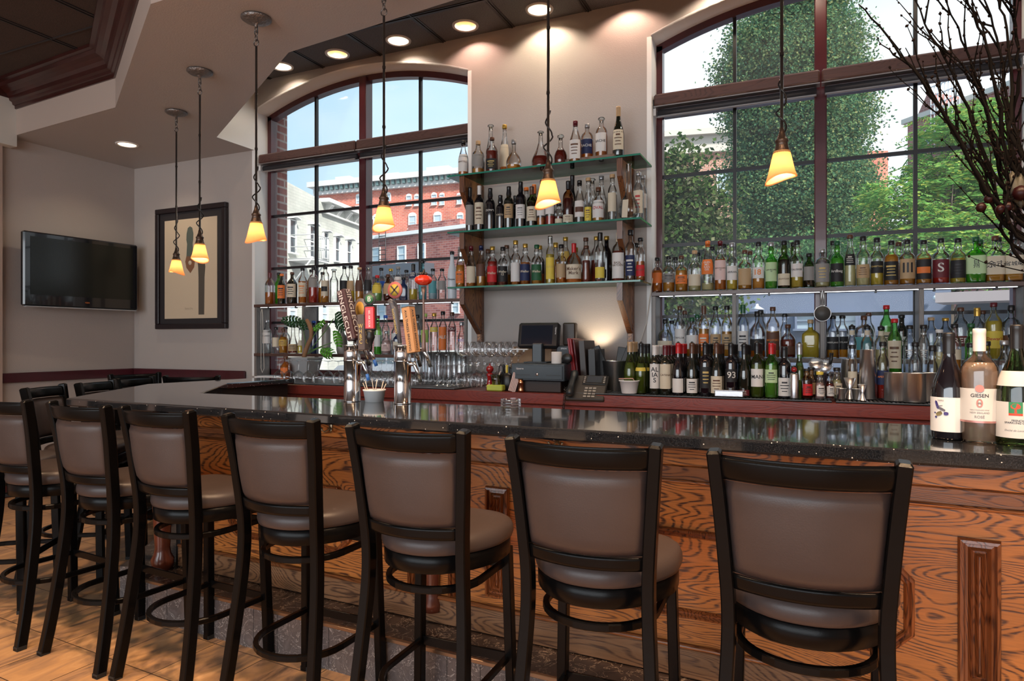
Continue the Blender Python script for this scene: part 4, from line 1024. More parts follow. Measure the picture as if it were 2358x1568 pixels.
def prof(style, h, Rr):
    n = min(0.92, (0.0150 if style not in ('bord', 'burg', 'port') else 0.0142) / Rr)
    P = {
     'std': [(1, .02), (1, .60), (.97, .65), (.80, .71), (.5, .77), (n, .82), (n, .955)],
     'bord': [(1, .02), (1, .61), (.95, .66), (.74, .715), (.46, .75), (n, .79), (n, .985)],
     'port': [(1, .02), (1, .60), (.97, .66), (.80, .71), (.5, .74), (n * 1.25, .78), (n * 1.2, .86), (n, .90), (n, .985)],
     'burg': [(1, .02), (1, .40), (.97, .47), (.84, .55), (.62, .64), (.43, .715), (n, .80), (n, .985)],
     'whisky': [(1, .02), (1, .56), (.96, .62), (.74, .68), (.45, .715), (n * 1.30, .77), (n * 1.38, .81), (n * 1.2, .86), (n, .90), (n, .94)],
     'squat': [(1, .03), (1, .46), (.97, .54), (.84, .62), (.58, .69), (n, .75), (n, .92)],
     'square': [(1, .02), (1, .58), (.95, .63), (.72, .68), (n * 1.1, .74), (n, .80), (n, .93)],
     'dome': [(1, .02), (1, .57), (.95, .66), (.80, .72), (.50, .765), (n, .79), (n, .93)],
     'vodka': [(1, .02), (1, .64), (.86, .70), (.62, .75), (n, .81), (n, .95)],
     'cone': [(1, .04), (1, .22), (.92, .30), (.62, .44), (.42, .56), (n * 1.05, .72), (n, .95)],
     'round': [(.75, .02), (.93, .10), (1, .22), (.98, .34), (.80, .46), (.50, .55), (n, .62), (n, .90)],
     'cyl': [(1, .02), (1, .72), (.92, .78), (.70, .82), (n, .86), (n, .95)],
     'slope': [(1, .02), (1, .48), (.92, .56), (.70, .66), (.48, .76), (n, .86), (n, .96)],
     'keg': [(.82, .02), (.95, .15), (1, .40), (.96, .56), (.80, .66), (.5, .72), (n * 1.2, .78), (n, .92)],
    }[style]
    return [(0, 0), (P[0][0] * 0.90, 0)] + [(P[0][0] * 0.97, P[0][1] * 0.35)] + P
SQUARE = {'square': 6}
def r_at(P, zf):
    for a, b in zip(P, P[1:]):
        if a[1] <= zf <= b[1] and b[1] > a[1]:
            f = (zf - a[1]) / (b[1] - a[1]); return a[0] + (b[0] - a[0]) * f
    return P[-1][0]
INK = {'k': (0.02, 0.02, 0.025), 'w': (0.72, 0.70, 0.66), 'g': (0.60, 0.44, 0.14), 'r': (0.5, 0.03, 0.03), 'u': (0.02, 0.12, 0.6), 'o': (0.8, 0.25, 0.05), 'n': (0.14, 0.07, 0.04), 'a': (0.25, 0.24, 0.24)}
def sq_r(r, a, rmax, e0):
    k = min(1, max(0, (r / rmax - 0.45) / 0.3)); e = 2 + (e0 - 2) * k
    c_, s_ = math.cos(a), math.sin(a)
    return r * (abs(c_) ** e + abs(s_) ** e) ** (-1 / e)
def bottle(h, Rr, style, glass, liq, fill, cap, lab, l0, l1, text='', ink='k', seg=20, lab2=None, shear=0.0, name='bottle', arc=62):
    t = bpy.data.objects.new(name, None); C.objects.link(t); t.empty_display_size = 0.03
    P = prof(style, h, Rr); e0 = SQUARE.get(style)
    top = P[-1][1]
    m = MB(); m.lathe([(r * Rr, z * h) for r, z in P] + [(0, top * h)], seg, sq=e0, asp=0.78 if e0 else 1)
    m.build('glass', gl_mat(glass), t)
    if fill > 0 and glass not in 'dukwm':
        zf = fill; pts = [(r * Rr * 0.90, max(z * h, 0.006)) for r, z in P[1:] if z < zf] + [(r_at(P, zf) * Rr * 0.90, zf * h)]
        m = MB(); m.lathe([(0, 0.006)] + pts + [(0, zf * h)], seg, sq=e0, asp=0.78 if e0 else 1)
        m.build('liquid', lq_mat(liq), t)
    if cap != '-':
        wine = style in ('bord', 'burg', 'port'); k = cap[0]
        n0 = P[-1][0] * Rr
        if wine or len(cap) > 1 and cap[1] == 'L':
            z0 = 0.80 if wine else (P[-2][1] + 0.02)
            rs = lambda zf: max(r_at(P, zf), P[-1][0]) * Rr * 1.06 + 0.0004
            pr = [(rs(z0), z0 * h), (rs(z0 + .05), (z0 + .05) * h), (n0 * 1.10, 0.90 * h), (n0 * 1.10, 0.955 * h), (n0 * 1.13, 0.96 * h), (n0 * 1.13, 0.985 * h), (n0 * 1.05, h), (0, h)]
        else:
            pr = [(0, (top - .03) * h), (n0 * 1.18, (top - .03) * h), (n0 * 1.22, (top - .02) * h), (n0 * 1.22, 0.992 * h), (n0 * 1.1, h), (0, h)]
            if k in 'x':
                pr = [(0, (top - .05) * h), (n0 * 0.8, (top - .05) * h), (n0 * 0.8, top * h), (n0 * 1.4, top * h + .002), (n0 * 1.7, (top + 1) / 2 * h), (n0 * 1.3, h), (0, h)]
        m = MB(); m.lathe(pr, 16); m.build('capsule' if wine else 'stopper', col_mat(k, 'cap'), t)
        if len(cap) > 1 and cap[1] == 'P':      # pouring spout
            m = MB(); m.lathe([(0, 0.99 * h), (0.010, 0.99 * h), (0.0115, 1.0 * h), (0.008, 1.012 * h), (0.005, 1.03 * h), (0.0, 1.03 * h)], 12)
            m.build('pourer', col_mat('k', 'cap'), t)
    def patch(z0, z1, arc, grow):
        na, nz = 12, 4; vs = []; fs = []
        for i in range(nz + 1):
            zf = z0 + (z1 - z0) * i / nz; rr = r_at(P, zf) * Rr
            for j in range(na + 1):
                a = -PI / 2 + R(arc) * (2 * j / na - 1)
                r2 = (sq_r(rr, a, Rr, e0) if e0 else rr) + grow
                vs.append((r2 * math.cos(a), r2 * math.sin(a) * ((0.78 + 0.22 * (0)) if e0 else 1), zf * h))
        for i in range(nz):
            for j in range(na): k_ = i * (na + 1) + j; fs.append((k_, k_ + 1, k_ + na + 2, k_ + na + 1))
        return MB().add(vs, fs, True)
    if lab != '-':
        ob = patch(l0, l1, arc, 0.0009).build('label', col_mat(lab[0]), t)
        if len(lab) > 1:                         # second band of another colour
            patch(l0 + (l1 - l0) * 0.30, l0 + (l1 - l0) * 0.62, arc * 0.8, 0.0014).build('label_band', col_mat(lab[1]), ob)
    if text == '~':                              # small print too fine to read: rows of thin strokes
        W = 2 * Rr * math.radians(arc) * 0.62; zc = (l0 + l1) / 2 * h; m = MB(); rr_ = random.Random(int(h * 1e5))
        for k_ in range(4):
            ww = W * rr_.uniform(0.5, 1.0) / 2; zz = zc + (1.5 - k_) * (l1 - l0) * h * 0.16; th_ = (l1 - l0) * h * (0.045 if k_ else 0.09); na = 6; vs = []
            for j in range(na + 1):
                a = -PI / 2 + (2 * j / na - 1) * ww / Rr
                for z_ in (zz - th_ / 2, zz + th_ / 2):
                    rr = r_at(P, z_ / h) * Rr; r2 = (sq_r(rr, a, Rr, e0) if e0 else rr) + 0.0020
                    vs.append((r2 * math.cos(a), r2 * math.sin(a) * (0.78 if e0 else 1), z_))
            m.add(vs, [(2 * j, 2 * j + 2, 2 * j + 3, 2 * j + 1) for j in range(na)])
        m.build('small_print', pm('ink ' + ink, INK.get(ink) or COL[ink][1], 0.5), t)
    elif text:
        if lab == '-': l0, l1 = l0, l1
        W = 2 * Rr * math.radians(arc) * 0.82; H = (l1 - l0) * h * (0.62 if len(text) > 3 else 0.5)
        zc = (l0 + l1) / 2 * h + (l1 - l0) * h * 0.06
        vs, fs = text_fit(text.replace('/', '\n').replace('_', ' '), W, H, shear=shear)
        out = []
        for x, z in vs:
            zz = zc + z; rr = r_at(P, zz / h) * Rr
            a = -PI / 2 + x / max(0.01, Rr)
            r2 = (sq_r(rr, a, Rr, e0) if e0 else rr) + 0.0022
            out.append((r2 * math.cos(a), r2 * math.sin(a) * (0.78 if e0 else 1), zz))
        MB().add(out, fs).build('lettering', pm('ink ' + ink, INK.get(ink) or COL[ink][1], 0.5), t)
    return t
ORD = ['first', 'second', 'third', 'fourth', 'fifth', 'sixth', 'seventh', 'eighth', 'ninth', 'tenth', 'eleventh', 'twelfth', 'thirteenth', 'fourteenth', 'fifteenth', 'sixteenth', 'seventeenth', 'eighteenth', 'nineteenth', 'twentieth', 'twenty-first', 'twenty-second', 'twenty-third', 'twenty-fourth', 'twenty-fifth', 'twenty-sixth', 'twenty-seventh', 'twenty-eighth', 'twenty-ninth', 'thirtieth', 'thirty-first', 'thirty-second', 'thirty-third', 'thirty-fourth']
def shelf_row(data, z, yf, yb, where, group, obst=()):
    rows = []
    for ln in data.strip().split('\n'):
        p = ln.split()
        x, top, wpx = float(p[0]), float(p[1]), float(p[2]); back = p[3] == 'B'
        rows.append((x, top, wpx, back, p[4], p[5], p[6], float(p[7]), p[8], p[9], float(p[10]), float(p[11]), p[12] if len(p) > 12 else '', p[13] if len(p) > 13 else 'k'))
    cnt = {True: 0, False: 0}; rows.sort(key=lambda q: q[0]); P_ = []
    for r_ in rows:
        Y = yb if r_[3] else yf; q = at_y(r_[0], r_[1], Y); h = q.z - z
        dist = q.xy.dot(Vector((-SN, CS))); P_.append([q.x, Y, r_[2] * dist / FPX / 2 * 0.95, h if h >= 0.08 else 0.2, q.x])
    for it in range(80):                    # let neighbours stand clear of each other
        for i in range(len(P_)):
            for j in range(i + 1, min(i + 5, len(P_))):
                a_, b_ = P_[i], P_[j]; dx, dy = b_[0] - a_[0], b_[1] - a_[1]; d = math.hypot(dx, dy); need = a_[2] + b_[2] + 0.0015
                if d < need:
                    k = (need - d) / 2 / max(d, 1e-4)
                    a_[0] -= dx * k; b_[0] += dx * k
                    if rows[i][3] != rows[j][3]:
                        (a_ if rows[i][3] else b_)[1] += abs(need - d) * 0.5
        for p_, r_ in zip(P_, rows):
            if r_[3]: p_[1] = min(p_[1], yb + 0.03)
            p_[0] = min(max(p_[0], p_[4] - 0.03), p_[4] + 0.03)
            for xo in obst:
                if abs(p_[0] - xo) < p_[2] + 0.016: p_[0] = xo + math.copysign(p_[2] + 0.016, p_[0] - xo)
    for r_, (X_, Y, Rr, h, _) in zip(rows, P_):
        x, top, wpx, back, style, g, lq, fill, cap, lab, l0, l1, text, ink = r_
        t = bottle(h, Rr, style, g, lq, fill, cap, lab, l0, l1, '' if text == '.' else text, ink)
        t.location = (X_, Y, z + 0.0006)
        t.rotation_euler = (0, 0, math.atan2(-X_, Y) * 0.55 + random.uniform(-0.10, 0.10))
        i = ORD[cnt[back]]; cnt[back] += 1
        gname = GL[g][0]; ln_ = '' if lab == '-' else ', %s label' % COL[lab[0]][0]
        lqn = '' if g in 'dukwm' or lq == 'w' or fill == 0 else LQ[lq][0] + '-filled '
        cname = '' if cap == '-' else ', %s cap' % COL[cap[0]][0]
        if back: lbl = '%s bottle%s, %s from left, rear row, %s' % (gname, cname, i, where)
        else: lbl = '%s%s bottle%s, %s from left, front row, %s' % (lqn, gname, ln_, i, where)
        if len(lbl.split()) > 16: lbl = lbl.replace(lqn, '', 1)
        tag(t, lbl, 'bottle', group)
LW_TOP = '''622 628 24 F std c o .38 mL - 0 0
649 631 20 F std d b .6 o o .18 .62 ~
642 628 20 B std g h .7 k - 0 0
673 627 25 F std d b .6 b f .2 .62 ~
697 617 21 F std c o .62 k f .18 .58 ~ o
717 621 21 B std c a .7 k - 0 0
722 613 24 F dome c r .45 k a .42 .70 . 
743 627 21 B std c a .5 k - 0 0
749 613 19 F cyl c a .6 k fk .18 .6
769 620 21 F std c w .7 x - 0 0
793 613 22 B std c w .5 k k .3 .6
808 612 19 F slope c y .45 k t .3 .58
828 616 21 F slope c a .35 c b .3 .62
848 615 21 F slope c a .2 x k .3 .62
869 634 25 F keg c h .4 r y .3 .7
878 617 22 B std c w .5 k u .4 .6
894 632 24 F keg n m .5 b t .25 .65
900 619 20 B std c w .5 g - 0 0
917 614 20 B std c w .4 a w .45 .7 MONKEY r
930 639 20 F square u w .5 k - 0 0
936 622 20 B std c w .4 k - 0 0
952 608 21 F dome c y .3 kL n .6 .8 BLUE/GIN w
973 599 20 F std t l .4 k d .2 .6
997 619 21 F std c l .3 k d .2 .6
1018 619 22 F std c w .4 k a .3 .6
1041 579 22 F slope w w .5 k - .15 .6 Chopin k
'''
shelf_row(LW_TOP, ZU, 4.665, 4.745, "left window's upper shelf", "bottles on the left window's upper shelf")
LW_LOW = '''615 737 21 F std c w .7 s w .3 .7 BACARDI
636 753 18 F dome c w .5 k f .25 .6
653 756 22 F squat c a .66 b g .3 .55 ~ n
658 753 20 B std c w .5 k - 0 0
675 742 24 F cone c m .3 x t .08 .30 ~
692 753 16 F cone c y .4 x f .3 .5
723 739 16 F slope u w .5 u - 0 0
751 738 21 F cyl m w .5 b - .3 .6
787 751 27 F keg m w .5 b - .3 .6
870 727 18 F std g h .5 m w .2 .5
888 726 20 B std c w .5 u - 0 0
890 762 25 F squat c i .6 s p .15 .45 ~ n
911 736 21 B std c w .5 r w .4 .6
916 757 20 F square u w .5 k f .2 .5
961 725 18 F std c w .5 k - 0 0
979 722 20 F vodka c w .6 l l .3 .6
1000 721 20 F vodka c w .6 g y .55 .66 OLI f
1020 717 20 F vodka c w .6 k o .12 .64 ALE w
1041 719 20 F vodka c w .6 b m .55 .66 TOLI w
1063 741 19 F squat c w .6 s - .25 .6 ABSOLUT/VODKA u
'''
shelf_row(LW_LOW, ZL, 4.665, 4.745, "left window's lower shelf", "bottles on the left window's lower shelf", (-4.68, -4.12, -3.56, -3.0, -2.485))
GS_TOP = '''1067 325 25 F slope c o .25 kL w .15 .62 MARTELL n
1101 325 32 F keg c a .2 c a .25 .6
1133 317 30 F std c m .62 b k .12 .4 ~ g
1130 288 22 B slope c w .3 x - 0 0
1162 288 24 B slope c o .3 g f .2 .62
1183 322 37 F round c a .2 s - 0 0
1245 303 44 F cone c m .32 x - 0 0
1291 311 32 F round c m .50 x - 0 0
1325 279 30 F slope c o .5 mL w .12 .55 ~ n
'''
shelf_row(GS_TOP, GZ[0], 4.40, 4.54, 'top glass shelf', 'bottles on the top glass shelf')
MB().bbox(-1.62, -1.215, 4.38, 4.60, GZ[0] + 0.0006, GZ[0] + 0.045, 0.002).build('acrylic_riser', glassy('peach acrylic', (0.92, 0.80, 0.72), 0.7, 0.2, body=0.25, bodycol=(0.7, 0.5, 0.4)), label='clear acrylic riser lifting three bottles at the right of the top glass shelf', cat='riser')
GS_RISE = '''1352 286 30 F dome c o .55 s n .15 .55 BACHE w
1385 271 29 F dome c o .60 x w .15 .60 BACHE k
1424 246 28 F burg d w .5 c f .12 .52 ~ n
'''
shelf_row(GS_RISE, GZ[0] + 0.046, 4.48, 4.54, 'acrylic riser on glass shelf', 'bottles on the acrylic riser')
GS_MID = '''1082 432 21 F bord k w .5 k a .15 .6
1104 428 24 F bord k w .5 w f .15 .62 ~ n
1129 434 24 F port k w .5 k - .3 .6 DOW'S w
1153 450 20 F port k w .5 k - .2 .6 PORTO f
1171 430 24 F port d w .5 k t .25 .58 ~ k
1187 451 20 B port k w .5 k - 0 0
1199 419 25 F port k w .5 k w .20 .50 ~ a
1212 432 20 B std c w .3 o - 0 0
1225 430 26 F bord e b .6 b f .15 .5 ~ n
1233 425 20 B bord e b .5 o - 0 0
1246 415 22 B std n m .5 b - 0 0
1251 440 22 F std c o .25 g w .3 .6
1270 445 24 F std c r .3 k w .35 .62
1285 470 20 F std c m .4 k f .1 .3
1302 418 27 F dome n m .6 kL f .05 .22 ~ n
1318 404 24 B burg k w .5 k f .15 .4
1336 416 25 F slope c w .4 kL wb .15 .52
1353 410 18 F slope c w .4 c y .05 .35 ~ n
1364 412 20 B std c p .4 x - 0 0
1378 432 30 F squat c a .62 b w .12 .62 OVAL r
1385 406 24 B slope c w .4 s w .1 .6
1410 402 22 F std c w .3 c f .2 .6
1470 397 25 F std c w .4 s f .12 .60 ~ r
1480 404 22 B std c w .3 s w .3 .6
'''
shelf_row(GS_MID, GZ[1], 4.38, 4.52, 'middle glass shelf', 'bottles on the middle glass shelf')
# the big globe decanter with a paper tag
q = at_y(1448, 500, 4.35)
t = thing('globe_flask', 'round long-necked glass flask with paper tag on the middle glass shelf', 'flask', (q.x, 4.35, GZ[1] + 0.0006))
m = MB(); m.lathe([(0, 0), (0.03, 0.002), (0.06, 0.018), (0.072, 0.05), (0.070, 0.085), (0.052, 0.125), (0.030, 0.155), (0.020, 0.19), (0.016, 0.25), (0.0165, 0.36), (0.020, 0.372)], 28); m.build('glass', gl_mat('c'), t)
m = MB(); m.add([(-0.022, -0.074, 0.118), (0.016, -0.072, 0.120), (0.010, -0.080, 0.0), (-0.028, -0.080, 0.002)], [(0, 3, 2, 1)]); o = m.build('paper_tag', col_mat('f'), t); md = o.modifiers.new('s', 'SOLIDIFY'); md.thickness = 0.001
GS_LOW = '''1060 569 22 F slope c a .55 aL o .1 .4 ~ n
1085 567 24 F slope c o .2 mL f .1 .5
1108 566 24 F slope c a .40 nL b .25 .55
1124 574 30 B square c a .4 b - 0 0
1134 568 26 F whisky c r .62 g r .1 .5 Weller f
1158 569 24 F whisky c m .5 k k .1 .5 Weller/12 f
1167 565 24 B std c a .3 b - 0 0
1189 554 24 F whisky c o .5 g w .08 .5
1208 562 26 F whisky c o .55 g n .1 .5 Weller f
1236 564 26 F whisky c a .3 e e .1 .5 Weller f
1243 566 24 B whisky c o .4 g k .3 .6
1267 544 22 F std c y .62 xL y .1 .55 TAYLOR g
1283 559 26 B squat c a .6 g - 0 0
1297 563 24 F whisky c o .5 k t .15 .5
1310 546 24 B std c a .5 g g .5 .7
1317 561 40 F squat c o .3 rL f .10 .46 Maker's/Mark n
1327 570 26 B squat c a .5 g - 0 0
1343 548 26 B std c o .5 b - 0 0
1350 566 20 F cyl c m .60 b - 0 0
1372 545 26 B std c m .5 g - 0 0
1382 536 25 F std c w .1 kL y .08 .3
1401 544 24 B std k w .5 g - 0 0
1408 580 20 B dome c m .4 k k .1 .5 SLOW w
1424 536 31 F dome c m .62 fL w .06 .58 BASIL/HAYDEN n
1452 530 25 F dome c n .3 k n .1 .5 ~ w
1467 560 22 B dome c a .4 k - 0 0
1475 548 22 F std c o .45 k r .1 .36 BULLEIT n
'''
shelf_row(GS_LOW.replace(' n .3 k n', ' w .3 k n'), GZ[2], 4.38, 4.52, 'bottom glass shelf', 'bottles on the bottom glass shelf')
RW_TOP = '''1521 593 25 F whisky c o .62 k o .25 .55
1540 590 29 F whisky c a .35 k a .25 .5 ~
1556 592 25 B whisky c w .3 k - 0 0
1572 589 31 F whisky c a .58 b o .2 .45 ~
1601 577 31 F whisky c p .3 c f .12 .4
1608 582 24 B std c w .3 k - 0 0
1632 555 30 F slope c p .15 oL o .32 .62 GLEN/MO/RAN/GIE w
1640 568 22 B std c w .3 k - 0 0
1662 555 28 F whisky c o .62 mL p .2 .60 MACALLAN/12 m
1667 562 22 B std c w .3 k - 0 0
1689 559 26 F whisky c y .25 s w .2 .5 ARRAN
1719 576 33 F whisky c a .40 b t .1 .52
1727 579 24 B whisky c w .3 b - 0 0
1751 557 29 F whisky c a .22 k w .22 .45 18 o
1782 558 28 F whisky g h .6 s h .15 .56 LAPHROAIG/10 k
1817 554 30 F whisky e b .6 k f .05 .30 LAGAVULIN n
1827 558 26 B whisky e b .5 k - 0 0
1847 553 29 F whisky c y .35 k w .22 .5 TALISKER k
1873 583 26 F dome e b .6 k a .2 .6
1900 573 34 F dome c p .15 s a .12 .6 ~ g
1919 555 26 B whisky c w .4 k - 0 0
1938 555 31 F whisky g h .62 e k .1 .5 Ardbeg w
1964 541 26 F slope c p .5 b k .40 .62 ~ w
1990 544 31 F whisky c p .35 k t .15 .42 ~ n
2020 548 29 F whisky c y .36 k k .25 .5 CHIEFTAIN g
2047 555 33 F whisky c a .68 k k .1 .52 ~ g
2069 558 28 B whisky c a .5 b o .1 .5
2097 552 35 F whisky c a .5 k t .12 .56 III k
2132 553 35 F whisky c a .58 k ko .1 .55
2171 549 37 F whisky c r .22 k m .12 .52 S w
2204 549 34 F whisky c y .55 k k .1 .5 ~ k
2239 546 40 F square g h .62 e h .18 .58 白/州 k
2256 553 30 B whisky g h .5 e - 0 0
2279 544 38 F square c a .2 b f .15 .55 余市 k
2298 547 28 B whisky c w .3 k - 0 0
2320 542 38 F square c a .2 k f .15 .55 宮城峡 k
2344 544 30 B whisky c a .4 b k .1 .5 ~ g
'''
shelf_row(RW_TOP.replace(' MACALLAN/12 m', ' MACALLAN/12 n'), ZU + 0.005, 4.665, 4.745, "right window's upper shelf", "bottles on the right window's upper shelf")
RW_LOW = '''1533 735 38 F squat c p .3 k f .1 .42 WHISTLEPIG k
1546 738 26 B std c w .3 k - 0 0
1566 705 26 F std c w .2 b w .15 .55 TAYLOR k
1577 716 24 B std c w .3 b - 0 0
1595 731 29 F dome c a .25 e w .2 .55
1606 725 24 B std c w .3 e - 0 0
1623 704 26 F std c a .55 bL o .12 .45 ~ w
1649 705 27 F std c a .35 k t .15 .45 ~ k
1676 704 25 F std c a .50 k t .15 .45 ~ k
1711 702 27 F std c w .3 eL w .12 .50 ~ k
1742 717 37 F squat c o .38 k k .15 .4
1751 714 28 B std c w .3 k - 0 0
1778 707 32 F std c a .52 b b .15 .5 MICHTER'S o
1807 722 22 B std c w .3 k - 0 0
1814 747 35 F squat c m .55 b b .1 .35
1873 736 40 F square c y .80 c - .2 .7
1918 727 29 F std c a .3 k k .2 .5 WESTLAND w
1940 726 29 B std c a .3 k k .2 .5 WESTLAND w
1991 727 44 F dome c a .35 b d .2 .5
1999 720 30 B std c w .3 b - 0 0
2041 703 29 F std g h .6 r f .2 .5 ~ k
2076 725 26 B std d w .3 k w .3 .5 LING k
2147 731 32 F std c w .4 c - 0 0
2191 732 34 F std c w .4 g - 0 0
2220 708 39 F std c w .3 b m .25 .45 RED w
2247 709 35 F std c w .3 gL - 0 0
2262 715 28 B std c w .3 b - 0 0
2289 697 38 F std c y .68 m y .2 .5 Dewar's r
2329 703 39 F dome c w .3 k b .25 .45
2350 750 24 F std c a .35 k - 0 0
'''
shelf_row(RW_LOW, ZL + 0.003, 4.665, 4.745, "right window's lower shelf", "bottles on the right window's lower shelf", (-1.0, -0.467, 0.064, 0.60, 1.11))
RISER = '''1962 750 20 B std c w .4 kP f .8 .9
1998 750 28 B std c a .4 kP f .8 .9
2028 752 30 B std c p .5 kP f .8 .9
2060 734 31 F std g h .6 r f .1 .6 ~ n
2095 749 28 F std c w .5 k - .3 .55 ~ w
2127 748 25 F std c w .5 k - .3 .55 ~ w
2163 759 26 F std c p .5 w - 0 0
2198 746 28 F std c a .3 k f .3 .5
2236 745 26 F std g h .6 e - 0 0
2330 770 28 F std c w .3 k - 0 0
'''
shelf_row(RISER, ZR, 4.34, 4.44, 'low step behind the steel shakers', 'pouring bottles on the low step')
# ---- wine bottles standing several deep on the counter
WINE = '''1449 787 31 burg e c - 0 0 . k c
1477 790 28 burg e k y .45 .52 . k kP
1507 795 25 bord d w w .12 .62 AL/IA/S k w
1533 795 28 bord d m f .12 .62 CATENA n m
1561 790 28 burg k r w .05 .32 . k rP
1592 790 27 burg d b w .05 .32 ~ k bP
1624 790 30 bord k k k .15 .55 ~ g kP
1651 790 29 burg d b f .06 .38 ~ n bP
1683 791 30 bord k k k .28 .52 93 w kP
1714 792 27 burg d b m .03 .14 ~ w kP
1744 788 30 bord e k w .20 .52 MAN k kP
1775 790 30 bord g r h .28 .52 ~ k rP
1806 798 30 bord k k w .05 .40 ~ k k
1841 791 24 burg e k - 0 0 . k sP
'''
wd = {'e': 'olive green glass', 'd': 'dark glass', 'k': 'black glass', 'g': 'green glass'}
for i, ln in enumerate(WINE.strip().split('\n')):
    p = ln.split(); x, top, wpx = float(p[0]), float(p[1]), float(p[2])
    nb = 1 if i in (13,) else (3 if i in (0, 1, 12) else 4)
    if i == 12: nb = 2
    q0 = at_y(x, top, 4.02); h = q0.z - ZB - 0.006
    dist = q0.xy.dot(Vector((-SN, CS))); Rr = wpx * dist / FPX / 2 * 0.95
    proto = None
    # columns: x top w style glass cap label l0 l1 text ink cap2
    _, _, _, style, g, capc, lab, l0, l1, text, ink, cap2 = p
    for k in range(nb):
        if k == 0 or k == 1:
            t = bottle(h * (1 if k == 0 or cap2[-1] != 'P' else 0.985), Rr, style, g, 'p', .6 if g in 'eg' else 0, cap2 if k == 0 else cap2[0], lab, float(l0), float(l1), '' if text == '.' else text, ink, name='wine_bottle')
            if k == 1: proto = t
        else: t = copy_tree(proto)
        t.location = (q0.x + random.uniform(-0.004, 0.004), 4.02 + 0.082 * k, ZB + 0.0062)
        t.rotation_euler = (0, 0, math.atan2(-q0.x, 4.02) * 0.6 + random.uniform(-0.12, 0.12))
        lb = '' if lab == '-' else ', %s label' % COL[lab[0]][0]
        if k == 0: tag(t, '%s wine bottle%s, front of the %s column from left' % (wd[g].replace(' glass', ''), lb, ORD[i]), 'wine bottle', 'wine bottles on the back counter')
        else: tag(t, '%s wine bottle, %s from front in the %s column from left' % (wd[g].replace(' glass', ''), ('second', 'third', 'fourth')[k - 1], ORD[i]), 'wine bottle', 'wine bottles on the back counter')
# ================================================================ GLASSWARE ON THE BACK COUNTER
M_gw = glassy('glassware', (0.985, 0.99, 0.995), 0.80, 0.15, refl=0.55)
ZM = ZB + 0.0062
def glassware(kind):
    t = bpy.data.objects.new(kind, None); C.objects.link(t); t.empty_display_size = 0.03
    if kind == 'wine_glass':      # stored upside down: bowl on the mat, foot in the air
        MB().lathe([(0.036, 0.0), (0.044, 0.022), (0.046, 0.04), (0.040, 0.062), (0.024, 0.080), (0.006, 0.090), (0.0045, 0.094)], 20).build('bowl', M_gw, t)
        MB().lathe([(0.0045, 0.093), (0.0035, 0.11), (0.0035, 0.155), (0.007, 0.164)], 10).build('stem', M_gw, t)
        MB().lathe([(0.007, 0.163), (0.030, 0.168), (0.037, 0.1705), (0.036, 0.172), (0, 0.173)], 20).build('foot', M_gw, t)
    elif kind == 'beer_glass':
        MB().lathe([(0, 0.002), (0.024, 0.002), (0.026, 0.02), (0.027, 0.08), (0.032, 0.16), (0.038, 0.215), (0.039, 0.238), (0.0375, 0.238), (0.030, 0.15), (0.0245, 0.06), (0.023, 0.03), (0, 0.028)], 20).build('tumbler', M_gw, t)
        MB().lathe([(0, 0.0), (0.030, 0.0), (0.030, 0.004), (0.024, 0.012), (0, 0.012)], 20).build('foot', M_gw, t)
    elif kind == 'snifter':
        MB().lathe([(0.0, 0.052), (0.012, 0.053), (0.036, 0.066), (0.051, 0.09), (0.052, 0.11), (0.044, 0.14), (0.037, 0.158)], 20).build('bowl', M_gw, t)
        MB().lathe([(0.034, 0.0), (0.033, 0.004), (0.008, 0.010), (0.005, 0.02), (0.005, 0.045), (0.012, 0.053)], 16).build('stem', M_gw, t)
    elif kind == 'footed_glass':
        MB().lathe([(0.038, 0.150), (0.036, 0.145), (0.030, 0.115), (0.028, 0.080), (0.022, 0.052), (0.006, 0.042)], 18).build('bowl', M_gw, t)
        MB().lathe([(0.006, 0.042), (0.005, 0.02), (0.010, 0.008), (0.032, 0.004), (0.033, 0), (0, 0)], 16).build('stem', M_gw, t)
    return t
def place(proto, first, x, y, z, label, cat, group, flip=False):
    o = proto if first else copy_tree(proto)
    o.location = (x, y, z); o.rotation_euler = (PI if flip else 0, 0, random.uniform(0, 6))
    return tag(o, label, cat, group)
wg = glassware('wine_glass'); first = True
for j, (Y, xs) in enumerate(((4.06, [-3.86 + 0.098 * i for i in range(14)]), (4.165, [-3.30 + 0.098 * i for i in range(8)]), (4.27, [-3.34 + 0.098 * i for i in range(6)]), (4.375, [-3.30 + 0.098 * i for i in range(5)]))):
    for x in xs:
        place(wg, first, x + random.uniform(-.002, .002), Y, ZM, 'clear upturned wine glass on mat below left window, row %s from the front' % ('one', 'two', 'three', 'four')[j], 'wine glass', 'upturned wine glasses, row %s' % 'abcd'[j]); first = False
bg_ = glassware('beer_glass'); first = True
for Y in (4.28, 4.365, 4.45, 4.535):
    for i in range(4):
        place(bg_, first, -2.70 + 0.083 * i, Y, ZM, 'tall clear beer glass standing upright below the vodka bottles of the left window', 'beer glass', 'tall beer glasses'); first = False
fg = glassware('footed_glass'); first = True
for i in range(6):
    place(fg, first, -2.42 + 0.082 * (i % 2), 4.08 + 0.085 * (i // 2), ZM, 'short footed glass between the wine glasses and the stacked snifters', 'glass', 'footed glasses'); first = False
sn = glassware('snifter'); first = True
for j in range(3):
    for i in range(4):
        x, y = -2.215 + 0.108 * i, 4.08 + 0.112 * j
        place(sn, first, x, y, ZM + 0.158, 'clear snifter in the lower, upturned layer left of the pepper mill', 'snifter', 'upturned snifters', flip=True); first = False
        place(sn, False, x, y, ZM + 0.1585, 'clear snifter standing on the upturned layer left of the pepper mill', 'snifter', 'upper layer of snifters')

